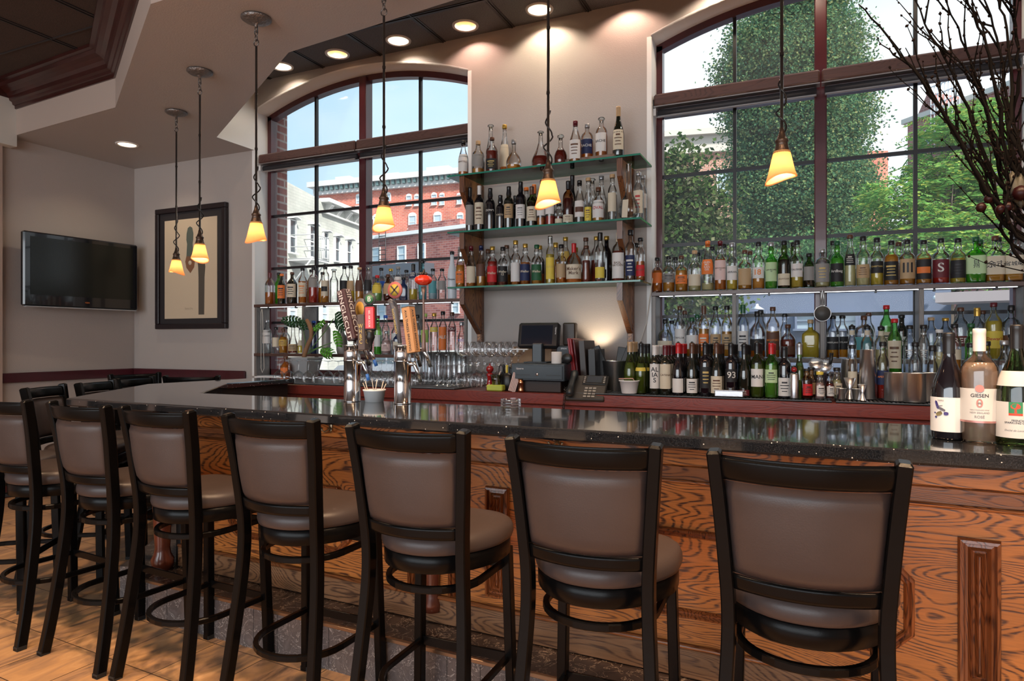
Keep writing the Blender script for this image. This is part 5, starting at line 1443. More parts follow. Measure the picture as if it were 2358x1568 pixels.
# ================================================================ THINGS ON THE BACK COUNTER
def X_at(px, Y): return at_y(px, 800, Y).x
M_red = pm('red lacquer', (0.30, 0.012, 0.014), 0.15, coat=0.6)
t = thing('pepper_mill', 'turned red lacquered pepper mill beside the snifters on the counter', 'pepper mill', (X_at(1128, 4.02), 4.02, ZB - 0.003))
MB().lathe([(0, 0), (0.026, 0), (0.027, 0.012), (0.021, 0.022), (0.024, 0.032), (0.018, 0.05), (0.016, 0.075), (0.021, 0.095), (0.023, 0.108), (0.014, 0.118), (0, 0.118)], 24).build('body', M_red, t)
MB().lathe([(0, 0.118), (0.013, 0.118), (0.024, 0.130), (0.026, 0.145), (0.021, 0.158), (0.010, 0.165), (0.004, 0.168), (0.005, 0.176), (0, 0.179)], 24).build('turning_head', M_red, t)
t = thing('garnish_box', 'low lime green box holding a clear plastic cup beside the pepper mill', 'box', (X_at(1143, 3.99), 3.99, ZB - 0.003))
MB().bbox(-0.058, 0.058, -0.035, 0.035, 0, 0.040, 0.006).build('box', pm('lime plastic', (0.50, 0.62, 0.08), 0.4), t)
c_ = thing('plastic_cup', 'clear plastic cup with picks standing on the lime green box', 'cup', (X_at(1143, 3.99), 3.99, ZB + 0.0375))
MB().lathe([(0, 0.001), (0.028, 0), (0.040, 0.066), (0.0385, 0.066), (0.027, 0.003), (0, 0.003)], 20).build('cup', glassy('clear plastic', (0.88, 0.9, 0.9), 0.6, 0.2), c_)
m = MB(); m.tube([(0.0, 0, 0.004), (0.03, 0, 0.09)], 0.004, 6); m.build('pick', pm('ivory pick', (0.6, 0.55, 0.5), 0.5), c_)
t = thing('tool_caddy', 'black caddy of bar tools and markers left of the cash drawer', 'caddy', (X_at(1169, 4.04), 4.04, ZB - 0.003))
MB().lathe([(0, 0), (0.042, 0), (0.046, 0.04), (0.044, 0.09), (0.030, 0.115), (0.0, 0.12)], 20, asp=0.8).build('holder', M_plastic, t)
for i, (c_, dx, hh) in enumerate((('k', -0.03, 0.175), ('y', -0.005, 0.17), ('k', 0.012, 0.16), ('r', 0.035, 0.13), ('k', 0.028, 0.15))):
    MB().bbox(dx - 0.008, dx + 0.008, -0.008, 0.008, 0.06, hh, 0.004).build('marker', col_mat(c_, 'cap'), t)
pts = [(-0.045 + 0.014 * math.cos(a * PI / 6), -0.01, 0.14 + 0.032 * math.sin(a * PI / 6)) for a in range(12)]
MB().tube(pts, 0.004, 6, closed=True).build('scissor_loop', M_plastic, t)
t = thing('card_stack', 'stack of pinkish white cards leaning against the cash drawer', 'card stack', (X_at(1184, 4.0), 4.0, ZB - 0.003), R(10))
for i in range(5):
    MB().box(-0.030 + 0.010 * i, -0.0215 + 0.010 * i, -0.05, 0.05, 0, 0.125, Matrix.Rotation(R(17), 4, 'Y')).build('card', pm('pinkish card', (0.62, 0.47, 0.44), 0.6), t)
t = thing('copper_jigger', 'small copper jigger in front of the cash drawer', 'jigger', (X_at(1200, 3.97), 3.97, ZB - 0.003))
MB().lathe([(0, 0), (0.022, 0), (0.021, 0.01), (0.016, 0.045), (0.018, 0.05), (0.021, 0.085), (0.019, 0.085), (0.0, 0.055)], 20).build('cup', pm('copper', (0.62, 0.30, 0.16), 0.2, metal=1.0), t)
# wooden board leaning on the wall
t = thing('cutting_board', 'tan wooden board with rounded corners standing behind the cash register', 'cutting board', (X_at(1216, 4.5), 4.5, ZB - 0.003))
m = MB(); rr = 0.02; pts = []
for cx_, cz, a0 in ((0.16, 0.02, -90), (0.16, 0.27, 0), (-0.12, 0.27, 90), (-0.12, 0.02, 180)):
    for k in range(5): a = R(a0 + 22.5 * k); pts.append((cx_ + rr * math.cos(a), cz + rr * math.sin(a)))
m.prism(pts, 0, 0.018, M=Matrix(((1, 0, 0, 0), (0, 0, 1, 0), (0, 1, 0, 0), (0, 0, 0, 1)))); m.build('board', pm('maple board', (0.50, 0.29, 0.15), 0.5, var=0.12, vscale=4), t)
# cash drawer + base
M_navy = pm('blue black sheet metal', (0.022, 0.034, 0.045), 0.32, bump=0.05, bscale=300)
xd = X_at(1262, 4.15)
t = thing('wooden_box', 'dark box under the cash drawer', 'box', (xd, 4.16, ZB - 0.003)); MB().bbox(-0.15, 0.15, -0.17, 0.18, 0, 0.072, 0.004).build('box', pm('dark brown board', (0.03, 0.018, 0.015), 0.5), t)
t = thing('cash_register', 'blue black metal cash drawer below the touch screen till', 'cash drawer', (xd, 4.16, ZB + 0.0695))
MB().bbox(-0.185, 0.185, -0.20, 0.21, 0.0, 0.112, 0.006).build('housing', M_navy, t)
d = MB().bbox(-0.172, 0.172, -0.206, -0.201, 0.012, 0.100, 0.002).build('drawer_front', M_navy, t)
MB().lathe([(0, 0), (0.009, 0), (0.009, 0.004), (0, 0.004)], 16, M=Matrix.Translation((0.0, -0.206, 0.045)) @ Matrix.Rotation(R(90), 4, 'X')).build('lock', M_chrome, d)
for x in (-0.10, 0.11): MB().box(x - 0.048, x + 0.048, -0.2075, -0.206, 0.036, 0.041).build('slot', M_plastic, d)
flat_text('Upserve', 0.052, 0.016, Matrix.Translation((-0.12, -0.2068, 0.078)), pm('white print', (0.75, 0.75, 0.75), 0.5), d)
# touch screen
mm = Matrix.Translation((0, 0, 0)) @ Matrix.Rotation(R(-14), 4, 'X')
t = thing('touch_screen_till', 'black touch screen till on a stand on top of the cash drawer', 'till', (X_at(1247, 4.2), 4.14, ZB + 0.182), R(6))
MB().bbox(-0.035, 0.035, -0.03, 0.05, 0.0, 0.13, 0.006).build('stand', M_navy, t)
MB().bbox(-0.08, 0.08, -0.08, 0.09, 0.0, 0.008, 0.003).build('base', M_navy, t)
hs = MB().bbox(-0.150, 0.135, -0.022, 0.035, 0.10, 0.275, 0.012, mm).build('housing', pm('black plastic housing', (0.014, 0.014, 0.016), 0.3), t)
MB().box(-0.125, 0.092, -0.0235, -0.022, 0.122, 0.253, mm).build('screen', pm('blank screen', (0.012, 0.016, 0.028), 0.1), hs)
MB().bbox(-0.19, -0.06, -0.045, -0.01, 0.085, 0.093, 0.002).build('card_tray', M_trim, t)
flat_text('Upserve', 0.06, 0.014, mm @ Matrix.Translation((0.113, -0.0235, 0.215)) @ Matrix.Rotation(R(90), 4, 'Y'), pm('white print', (0.75, 0.75, 0.75), 0.5), hs)
t = thing('receipt_printer', 'small black receipt printer at the right rear of the cash drawer', 'printer', (X_at(1312, 4.3), 4.26, ZB + 0.182))
MB().bbox(-0.055, 0.055, -0.08, 0.08, 0, 0.115, 0.008).build('housing', pm('blue black plastic', (0.012, 0.017, 0.026), 0.4), t)
MB().bbox(-0.045, 0.045, 0.02, 0.075, 0.1155, 0.27, 0.008).build('customer_display', pm('brown black plastic', (0.05, 0.032, 0.022), 0.4), t)
flat_text('EPSON', 0.04, 0.010, Matrix.Translation((0, -0.0815, 0.095)), pm('white print', (0.75, 0.75, 0.75), 0.5), t)
t = thing('paper_roll', 'white till roll standing on the cash drawer beside the screen stand', 'paper roll', (X_at(1283, 4.03), 4.02, ZB + 0.182))
MB().lathe([(0, 0.0), (0.033, 0.0), (0.034, 0.002), (0.034, 0.074), (0.033, 0.076), (0.012, 0.076), (0.010, 0.07), (0, 0.07)], 24).build('roll', pm('white paper', (0.78, 0.76, 0.74), 0.7), t)
t = thing('tape_ball', 'small black round dispenser on the cash drawer in front of the printer', 'dispenser', (X_at(1308, 4.05), 4.03, ZB + 0.182))
MB().lathe([(0, -0.014), (0.028, -0.014), (0.033, -0.008), (0.033, 0.008), (0.028, 0.014), (0, 0.014)], 20, M=Matrix.Translation((0, 0, 0.033)) @ Matrix.Rotation(R(90), 4, 'X')).build('disc', M_plastic, t)
# menus and binders
for i, (px, w_, h_, c_, nm, tl) in enumerate(((1338, 0.012, 0.352, 'r', 'thin red menu book leaning first from the left beside the till', 8), (1343, 0.012, 0.350, 'r', 'second thin red menu book leaning against the dark binders', 8), (1348, 0.010, 0.345, 'm', 'maroon menu book leaning between red menu and dark brown binder', 7), (1363, 0.034, 0.335, 'b', 'tall dark brown binder beside the red menu books', 4), (1382, 0.040, 0.280, 'k', 'lower black glossy binder beside the dark brown binder', 2))):
    t = thing('menu_book' if i < 3 else 'binder', nm, 'book', (X_at(px, 4.2), 4.20, ZB - 0.003), 0, 'menu books and binders')
    m_ = Matrix.Rotation(R(-tl), 4, 'Y')
    MB().bbox(-w_, w_ * 0.2, -0.11, 0.11, 0.004, h_, 0.003, m_).build('cover', pm('binder ' + c_, {'r': (0.28, 0.012, 0.018), 'm': (0.10, 0.01, 0.015), 'b': (0.035, 0.024, 0.02), 'k': (0.012, 0.011, 0.012)}[c_], 0.35), t)
    MB().box(-w_ * 0.8, 0.0, -0.105, 0.112, 0.008, h_ - 0.004, m_).build('pages', pm('white paper', (0.78, 0.76, 0.74), 0.7), t)
# accent lamp hidden behind the books washes the wall
t = thing('accent_lamp', 'small warm uplight behind the binders shining on the wall', 'lamp', (X_at(1373, 4.5), 4.52, ZB - 0.003))
MB().lathe([(0, 0), (0.03, 0), (0.03, 0.01), (0.02, 0.012), (0.02, 0.15), (0.034, 0.20), (0.032, 0.20), (0.018, 0.152), (0, 0.152)], 18).build('lamp_cup', M_plastic, t)
MB().lathe([(0, 0.155), (0.014, 0.16), (0.016, 0.175), (0, 0.19)], 12).build('bulb', M_glow, t)
lamp('accent_light', 'SPOT', (X_at(1373, 4.5), 4.52, ZB + 0.185), 9, (1.0, 0.80, 0.55), (R(180), 0, 0), spot_size=R(100), spot_blend=0.6, shadow_soft_size=0.015)
# steel bucket with black bill folders
xb = X_at(1416, 4.22)
t = thing('steel_bucket', 'round stainless ice bucket between the telephone and the wine bottles', 'bucket', (xb, 4.22, ZB - 0.003))
MB().lathe([(0, 0), (0.060, 0), (0.063, 0.003), (0.082, 0.20), (0.084, 0.203), (0.080, 0.203), (0.060, 0.006), (0, 0.006)], 32).build('bucket', M_chrome, t)
for i, (dx, dz, rz_, nm) in enumerate(((-0.045, 0.13, -24, 'black bill folder tilted left in the steel bucket'), (0.03, 0.13, 22, 'black bill folder tilted right in the steel bucket'), (0.045, 0.11, 8, 'dark maroon-edged bill folder standing upright in the steel bucket'))):
    o = thing('bill_folder', nm, 'folder', (xb + dx * 0.6, 4.20 + 0.022 * i, ZB + 0.012), 0, 'bill folders in the steel bucket')
    MB().bbox(-0.05, 0.05, -0.006, 0.006, dz - 0.05, dz + 0.165, 0.003, Matrix.Rotation(R(rz_), 4, 'Y')).build('cover', pm('black leatherette', (0.010, 0.010, 0.011), 0.4, bump=0.1, bscale=200), o)
# desk telephone
t = thing('telephone', 'dark desk telephone with display, keypad and coiled cord in front of the bucket', 'telephone', (X_at(1355, 4.02), 4.03, ZB - 0.003), R(3))
W = Matrix.Rotation(R(36), 4, 'X')
MB().bbox(-0.125, 0.125, -0.08, 0.09, 0.0, 0.016, 0.004).build('stand', pm('phone grey', (0.035, 0.032, 0.030), 0.5), t)
b_ = MB().bbox(-0.125, 0.125, -0.098, 0.10, 0.045, 0.072, 0.006, Matrix.Rotation(R(46), 4, 'X') @ Matrix.Translation((0, -0.01, 0))).build('body', pm('phone grey', (0.075, 0.070, 0.065), 0.35), t)
PM = Matrix.Rotation(R(46), 4, 'X') @ Matrix.Translation((0, -0.01, 0))
MB().bbox(-0.032, 0.118, 0.020, 0.094, 0.072, 0.078, 0.003, PM).build('display_bezel', M_plastic, b_)
MB().box(-0.005, 0.090, 0.035, 0.086, 0.0781, 0.0790, PM).build('display', pm('lcd', (0.05, 0.06, 0.075), 0.2), b_)
for i in range(4):
    for j in range(3): MB().bbox(-0.008 + 0.026 * j, 0.012 + 0.026 * j, -0.082 + 0.022 * i, -0.069 + 0.022 * i, 0.072, 0.076, 0.001, PM).build('key', pm('phone key', (0.32, 0.30, 0.27), 0.5), b_)
for i in range(8):
    MB().bbox(-0.026 if i < 4 else 0.100, -0.014 if i < 4 else 0.112, 0.03 + 0.014 * (i % 4), 0.038 + 0.014 * (i % 4), 0.078, 0.081, 0.001, PM).build('side_key', pm('phone key', (0.32, 0.30, 0.27), 0.5), b_)
m = MB(); m.tube([PM @ Vector(p) for p in ((-0.088, -0.090, 0.088), (-0.088, -0.07, 0.100), (-0.088, -0.02, 0.104), (-0.088, 0.04, 0.104), (-0.088, 0.085, 0.100), (-0.088, 0.102, 0.088))], [0.020, 0.027, 0.018, 0.018, 0.027, 0.020], 12)
m.build('handset', pm('black phone plastic', (0.020, 0.024, 0.028), 0.3), t)
pts = []
for i in range(150):
    f = i / 149; a = i * 0.95
    pts.append((-0.118 - 0.012 * math.sin(f * PI) + 0.007 * math.cos(a), -0.118 - 0.03 * math.sin(f * PI) + 0.007 * math.sin(a), 0.045 - 0.20 * math.sin(f * PI)))
MB().tube(pts, 0.0022, 5).build('coiled_cord', M_plastic, t)
# tubs, tray
M_tub = pm('translucent white plastic', (0.70, 0.72, 0.74), 0.4)
def tub(px, Y, z, r0, r1, h, label):
    t = thing('plastic_tub', label, 'tub', (X_at(px, Y), Y, z))
    MB().lathe([(0, 0), (r0, 0), (r0 + 0.001, 0.003), (r1, h - 0.008), (r1 + 0.005, h - 0.007), (r1 + 0.005, h), (r1 - 0.001, h), (r0 - 0.002, 0.004), (0, 0.004)], 24).build('tub', M_tub, t)
    return t
t = tub(1449, 3.965, ZM + 0.004, 0.044, 0.058, 0.080, 'white plastic tub with a straw in front of the first wine bottles')
MB().tube([(-0.06, -0.02, 0.088), (0.02, 0.01, 0.09), (0.04, 0.02, 0.05)], 0.0028, 6).build('straw', pm('red striped straw', (0.6, 0.35, 0.28), 0.5), t)
t = thing('steel_tray', 'small flat stainless tray at the front edge of the wine bottle mat', 'tray', (X_at(1679, 3.96), 3.962, ZM + 0.004))
m = MB(); m.bbox(-0.078, 0.078, -0.024, 0.024, 0, 0.034, 0.004); m.build('tray', M_chrome, t)
MB().bbox(-0.083, 0.083, -0.027, 0.027, 0.034, 0.037, 0.001).build('rim', M_chrome, t)
# bar tools and bitters, right of the wine bottles
t = thing('corkscrew_stand', 'silver cylinder with red button lever beside the last wine bottle', 'wine opener', (X_at(1829, 3.99), 3.99, ZM + 0.004))
MB().lathe([(0, 0), (0.024, 0), (0.0245, 0.004), (0.0245, 0.13), (0.020, 0.14), (0, 0.14)], 24).build('cylinder', M_chrome, t)
MB().lathe([(0, -0.02), (0.013, -0.018), (0.015, -0.012), (0.014, 0.0), (0, 0.004)], 16, M=Matrix.Translation((0, -0.018, 0.160)) @ Matrix.Rotation(R(90), 4, 'X') @ Matrix.Scale(-1, 4, (0, 0, 1))).build('red_button', M_red, t)
MB().lathe([(0, 0.14), (0.017, 0.14), (0.018, 0.16), (0.014, 0.18), (0, 0.182)], 16).build('head', M_plastic, t)
for px, Y, h_, r_, g, lq, lab, cp, tx, nm in ((1858, 3.985, 0.165, 0.028, 'n', 'm', 'r', 'k', '~', 'brown bitters bottle with red diamond label on the mat'), (1888, 3.98, 0.150, 0.023, 'c', 'i', 'w', 'y', '~', 'small paper-labelled bitters bottle with yellow cap'), (1911, 4.03, 0.14, 0.022, 'c', 'm', 'w', 'k', '~', 'small bitters bottle with white label and black cap'), (1927, 4.09, 0.17, 0.026, 'c', 'p', 'f', 'k', '~', 'pale cordial bottle with round cream label left of the steel jiggers'), (1868, 4.08, 0.17, 0.026, 'n', 'm', 't', 'k', '', 'brown bottle right behind the red-labelled bitters')):
    t = bottle(h_, r_, 'std' if g == 'n' else 'squat', g, lq, .6, cp, lab, .12, .5, tx, 'k'); t.location = (X_at(px, Y), Y, ZM + 0.004); t.rotation_euler = (0, 0, 0.35); tag(t, nm, 'bottle', 'small bitters bottles')
def cup(px, Y, r0, r1, h, label, dz=0.0, name='steel_jigger', cat='jigger', flip=False, ribs=0):
    t = thing(name, label, cat, (X_at(px, Y), Y, ZM + 0.004 + dz), 0, 'steel bar cups and jiggers')
    pr = [(0, 0), (r0, 0), (r0 + 0.001, 0.002), (r1, h - 0.001), (r1 + 0.001, h), (r1 - 0.002, h), (r0 - 0.002, 0.003), (0, 0.003)]
    if flip: pr = [(0, h)] + [(r0, h), (r1, 0.001), (r1 + 0.001, 0), (r1 - 0.002, 0)]
    MB().lathe(pr, 28).build('cup', M_chrome, t)
    return t
def djig(px, Y, r, h, label):
    t = thing('double_jigger', label, 'jigger', (X_at(px, Y), Y, ZM + 0.004), 0, 'steel bar cups and jiggers')
    MB().lathe([(r * 0.9, 0), (r * 0.30, h * 0.42), (r * 0.28, h * 0.45), (r, h), (r * 0.94, h), (r * 0.2, h * 0.47), (0, h * 0.47)], 24).build('cups', M_chrome, t)
cup(1937, 4.02, 0.019, 0.026, 0.06, 'small steel cup leftmost at the front among the jiggers')
djig(1957, 4.08, 0.032, 0.115, 'tall double-ended steel jigger behind the small cups')
cup(1972, 4.02, 0.017, 0.024, 0.06, 'small steel cup between the two double jiggers')
djig(1986, 4.01, 0.023, 0.085, 'slim double-ended steel jigger left of the tall shaker tin')
cup(1953, 4.19, 0.044, 0.034, 0.215, 'upturned steel shaker tin behind the double jigger', name='shaker_tin', cat='shaker', flip=False)
cup(1998, 4.12, 0.045, 0.038, 0.27, 'tallest steel shaker tin standing beside the jiggers', name='shaker_tin', cat='shaker')
for px, Y, nm in ((2063, 4.05, 'left one of three wide steel canisters'), (2104, 4.01, 'middle one of three wide steel canisters, in front'), (2133, 4.10, 'right one of three wide steel canisters')):
    cup(px, Y, 0.055, 0.056, 0.15, nm, name='steel_canister', cat='canister')
# sprung strainers on top of the bitters bottles' rack
t = thing('cocktail_strainer', 'coiled cocktail strainers with black grip lying above the bitters bottles', 'strainer', (X_at(1886, 4.16), 4.16, ZM + 0.004))
MB().lathe([(0, 0), (0.03, 0), (0.032, 0.003), (0.026, 0.14), (0.030, 0.15), (0, 0.15)], 20).build('cup', M_chrome, t)
for k, (dx, dz) in enumerate(((-0.015, 0.185), (0.03, 0.175))):
    M_ = Matrix.Translation((dx, -0.01, dz)) @ Matrix.Rotation(R(60), 4, 'X')
    pts = []
    for i in range(120):
        a = i / 120 * 2 * PI; b_ = i * 1.3; rr = 0.040 + 0.004 * math.cos(b_)
        pts.append(M_ @ Vector((rr * math.cos(a), rr * math.sin(a), 0.004 * math.sin(b_))))
    MB().tube(pts, 0.0012, 4, closed=True).build('spring', M_chrome2, t)
    MB().lathe([(0, 0), (0.036, 0), (0.036, 0.0015), (0, 0.0015)], 24, M=M_).build('plate', M_chrome, t)
MB().tube([(0.05, 0, 0.16), (0.062, 0.0, 0.21), (0.064, 0, 0.25)], [0.006, 0.009, 0.011], 10).build('grip', M_plastic, t)
shelf_row('''1963 794 22 F std c a .5 k f .2 .5
2033 787 27 F std c r .3 k n .25 .5 APEROL o
2108 788 30 B std c w .3 k - 0 0
2147 795 26 B keg c m .3 k k .1 .4
2235 790 28 F std c w .3 k - 0 0
2272 786 28 B std c p .4 k - 0 0
2312 784 30 F std c w .3 s - 0 0
''', ZM + 0.004, 4.14, 4.22, 'counter between shakers and canisters', 'bottles on the counter by the shakers')
# sieve hanging on the window mullion
q = at_y(1894, 722, YS0 - 0.01)
t = thing('tea_strainer', 'round wire sieve hanging by its handle on the right window mullion', 'strainer', (q.x, YS0 - 0.014, q.z))
MB().lathe([(0.046, -0.004), (0.050, -0.004), (0.050, 0.004), (0.046, 0.004), (0.046, -0.004)], 28, M=Matrix.Rotation(R(90), 4, 'X')).build('rim', M_chrome, t)
MB().lathe([(0, 0.02), (0.03, 0.014), (0.046, 0)], 24, M=Matrix.Rotation(R(90), 4, 'X')).build('mesh_bowl', pm('dark wire mesh', (0.06, 0.055, 0.05), 0.5), t)
m = MB()
m.tube([(-0.010, 0, 0.05), (-0.006, 0, 0.11), (0, 0, 0.15), (0.006, 0, 0.11), (0.010, 0, 0.05)], 0.0025, 6); m.build('handle', M_chrome, t)
# blind cords
def cord(pts, label):
    t = MB().tube(pts, 0.0028, 6).build('pull_cord', pm('white cord', (0.62, 0.58, 0.52), 0.7)); tag(t, label, 'cord', 'blind cords')
a_, b_ = at_y(603, 712, 4.60), at_y(604, 858, 4.60)
cord([a_, a_ + Vector((-0.012, 0, -0.03)), Vector((b_.x - 0.015, 4.6, b_.z + 0.04)), b_, Vector((b_.x + 0.022, 4.6, b_.z + 0.04)), a_ + Vector((0.010, 0, -0.08)), a_ + Vector((0.002, 0, 0))], 'white looped blind cord hanging beside the left window shelves')
cord([at_y(1503, 640, 4.615), at_y(1488, 745, 4.615), at_y(1470, 800, 4.60), at_y(1462, 838, 4.58)], 'white blind cord slanting down left of the right window')

# ================================================================ PLANT IN ITS GREY POT
q = at_y(700, 850, 4.44)
t = thing('potted_plant', 'split-leaf plant in a square grey pot between the upturned wine glasses', 'potted plant', (q.x, 4.44, ZM + 0.004))
M_ = Matrix.Identity(4)
m = MB(); 
for a_, b_, z0, z1 in ((0.085, 0.118, 0.0, 0.165), (0.122, 0.122, 0.165, 0.18)):
    vs = [(sx_ * r_, sy_ * r_ * 0.8, z) for z, r_ in ((z0, a_), (z1, b_)) for sx_, sy_ in SQ]
    m.add(vs, [(3, 2, 1, 0), (4, 5, 6, 7)] + [(i, (i + 1) % 4, 4 + (i + 1) % 4, 4 + i) for i in range(4)])
m.build('pot', pm('grey cement pot', (0.33, 0.34, 0.35), 0.5), t)
def lp(px, py): 
    v = at_y(px, py, 4.50); return Vector((v.x - q.x, 0.06, v.z - ZM))
MB().tube([lp(699, 830), lp(703, 812), lp(709, 795), lp(717, 778), lp(717, 762), lp(712, 748), lp(706, 737)], [0.020, 0.019, 0.018, 0.018, 0.019, 0.018, 0.014], 12).build('trunk', pm('ringed brown stem', (0.30, 0.15, 0.07), 0.7, bump=0.6, bscale=30, var=0.25), t)
M_leafd = pm('dark leaf', (0.018, 0.075, 0.022), 0.3, var=0.3); M_leafl = pm('bright leaf', (0.12, 0.40, 0.03), 0.4, var=0.3)
def monstera(c0, tip, w_, mat, n=7, cup_=0.02):
    """split leaf: a lobed sheet from c0 to tip"""
    d = tip - c0; L = d.length; d.normalize(); sd = d.cross(Vector((0, -1, 0.25))).normalized(); nrm = sd.cross(d)
    m = MB(); 
    for s in (-1, 1):
        for i in range(n):
            f0, f1 = i / n, (i + 0.80) / n
            ww = w_ * math.sin(PI * min(1, (i + 1.2) / (n + 1.2))) ** 0.7
            a = c0 + d * L * f0; b = c0 + d * L * f1
            pa = a + sd * s * ww * 0.45 + d * L * 0.03 + nrm * cup_ * 0.5; pb = b + sd * s * ww * 0.45 + d * L * 0.03 + nrm * cup_ * 0.5
            ta = a + sd * s * ww + d * L * 0.10 - nrm * cup_; tb = b + sd * s * ww * 0.97 + d * L * 0.11 - nrm * cup_
            k = [a, pa, ta, tb, pb, b]
            m.add(k, [(0, 1, 4, 5), (1, 2, 3, 4)], True)
    o = m.build('leaf', mat, t); md = o.modifiers.new('s', 'SOLIDIFY'); md.thickness = 0.0015
def stalk(pts, r=0.004, c=(0.10, 0.22, 0.05)): MB().tube(pts, r, 6).build('leaf_stalk', pm('green stalk', c, 0.4), t)
monstera(lp(700, 745), lp(650, 736), 0.055, M_leafd); stalk([lp(704, 812), lp(703, 785), lp(697, 755), lp(690, 742)])
monstera(lp(776, 720), lp(797, 762), 0.085, M_leafd, 8); stalk([lp(712, 810), lp(728, 790), lp(748, 765), lp(768, 735)])
monstera(lp(690, 738), lp(702, 762), 0.045, M_leafd, 5)
monstera(lp(748, 738), lp(722, 760), 0.03, M_leafl, 5); stalk([lp(706, 806), lp(722, 775), lp(738, 750)])
monstera(lp(770, 762), lp(779, 800), 0.045, M_leafl, 6); stalk([lp(716, 808), lp(742, 798), lp(764, 790)])
monstera(lp(738, 808), lp(766, 818), 0.05, M_leafl, 5); stalk([lp(708, 816), lp(726, 806), lp(742, 800), lp(764, 818)])
b = bottle(0.19, 0.042, 'squat', 'c', 'o', .75, 'b', 'o', .25, .5, '', 'w'); b.location = (X_at(658, 4.30), 4.30, ZM + 0.004); tag(b, 'orange liqueur bottle left of the grey plant pot on the counter', 'bottle')

# ================================================================ BEER TAP TOWERS ON THE BAR
def wrap_text(s, r, w, h, zc, mat, parent, a0=-PI / 2, name='lettering', **k):
    vs, fs = text_fit(s, w, h, **k)
    return MB().add([(r * math.cos(a0 + x / r), r * math.sin(a0 + x / r), zc + z) for x, z in vs], fs).build(name, mat, parent)
def handle_frame(base, topv, yaw=0):
    z = (topv - base).normalized(); x = Vector((math.cos(yaw), math.sin(yaw), 0)); x = (x - z * x.dot(z)).normalized(); y = z.cross(x)
    M = Matrix((x, y, z)).transposed().to_4x4(); M.translation = base; return M
TY = YAW
def tower(px, label):
    p = at_z(px, 922, BT) if px < 900 else at_z(px, 926, BT)
    t = thing('beer_tap_tower', label, 'beer tap', (p.x, 2.52, BT + 0.0005), 0, 'chrome beer tap towers')
    t.location.x = at_y(px, 900, 2.52).x
    h = 0.262
    MB().lathe([(0, 0), (0.040, 0), (0.040, 0.004), (0.038, 0.006), (0.038, 0.186), (0.0400, 0.188), (0.0400, 0.194), (0.0385, 0.196), (0.0385, h - 0.006), (0.040, h - 0.004), (0.040, h), (0, h + 0.002)], 36).build('column', M_chrome2, t)
    return t
def faucet(t, z, ang, dist=0.075, tip=None):
    """tap body leaving the column towards ang, spout hanging down"""
    f = bpy.data.objects.new('faucet', None)
    d = Vector((math.cos(ang), math.sin(ang), 0))
    m = MB(); m.tube([d * 0.036 + Vector((0, 0, z)), d * 0.05 + Vector((0, 0, z)), d * 0.052 + Vector((0, 0, z)), d * (dist) + Vector((0, 0, z))], [0.010, 0.010, 0.007, 0.008], 12)
    m.tube([d * dist + Vector((0, 0, z + 0.014)), d * dist + Vector((0, 0, z - 0.006)), d * (dist + 0.012) + Vector((0, 0, z - 0.028)), d * (dist + 0.022) + Vector((0, 0, z - 0.058))], [0.006, 0.010, 0.0085, 0.006], 12)
    o = m.build('faucet', M_chrome2, t)
    if tip: MB().tube([d * (dist + 0.020) + Vector((0, 0, z - 0.052)), d * (dist + 0.030) + Vector((0, 0, z - 0.080))], [0.0075, 0.0085], 12).build('spout_tip', tip, o)
    return d * dist + Vector((0, 0, z + 0.012))
M_bluetip = pm('blue rubber tip', (0.02, 0.12, 0.42), 0.4); M_greytip = pm('dark rubber tip', (0.025, 0.03, 0.03), 0.4)
t1 = tower(811, 'chrome beer tap tower on the bar with square brown and red tap handles')
t2 = tower(927, 'chrome beer tap tower on the bar with tan wooden and red pumpkin tap handles')
f1 = faucet(t1, 0.245, R(20), 0.085, M_bluetip); f2 = faucet(t1, 0.180, R(-5), 0.07, M_bluetip); f3 = faucet(t1, 0.245, R(75), 0.07, M_greytip)
f4 = faucet(t2, 0.245, R(15), 0.10, M_greytip); f5 = faucet(t2, 0.178, R(-5), 0.07, M_greytip); f6 = faucet(t2, 0.245, R(70), 0.07, M_greytip)
def local(t, px, py, Y=2.52): 
    v = at_y(px, py, Y); return v - t.location
ink_w = pm('ink w', INK['w'], 0.5); ink_g = pm('ink g', INK['g'], 0.5); ink_k = pm('ink k', INK['k'], 0.5)
# square brown handle with outlined capitals on two faces
M = handle_frame(local(t1, 818, 788), local(t1, 791, 668), R(0))
L = (local(t1, 818, 788) - local(t1, 791, 668)).length
hd = MB().bbox(-0.026, 0.026, -0.026, 0.026, 0.01, L, 0.006, M @ Matrix.Rotation(R(-8), 4, 'Z')).build('tap_handle', pm('dark maroon brown handle', (0.075, 0.035, 0.038), 0.35), t1)
MB().tube([M @ Vector((0, 0, 0.012)), M @ Vector((0.0, 0, -0.035))], 0.006, 8).build('handle_ferrule', M_chrome2, hd)
for a_ in (-8, 82):
    F = M @ Matrix.Rotation(R(a_), 4, 'Z') @ Matrix.Translation((0, -0.0275, 0.01 + (L - 0.01) / 2)) @ Matrix.Rotation(R(90), 4, 'Y')
    flat_text('SINGLECUT', L * 0.92, 0.026, F, pm('pale outlined print', (0.62, 0.58, 0.56), 0.5), hd, stretch=True)
# WHBC block handle
M = handle_frame(local(t1, 838, 806), local(t1, 836, 736), R(0))
hd = MB().bbox(-0.021, 0.021, -0.018, 0.018, 0.0, 0.165, 0.003, M @ Matrix.Rotation(R(-8), 4, 'Z')).build('tap_handle', pm('brown grey handle', (0.11, 0.085, 0.08), 0.45), t1)
for a_ in (-8, 82):
    flat_text('W\nH\nB\nC', 0.030, 0.145, M @ Matrix.Rotation(R(a_), 4, 'Z') @ Matrix.Translation((0, -0.0215 if a_ > 0 else -0.0185, 0.075)), ink_g, hd)
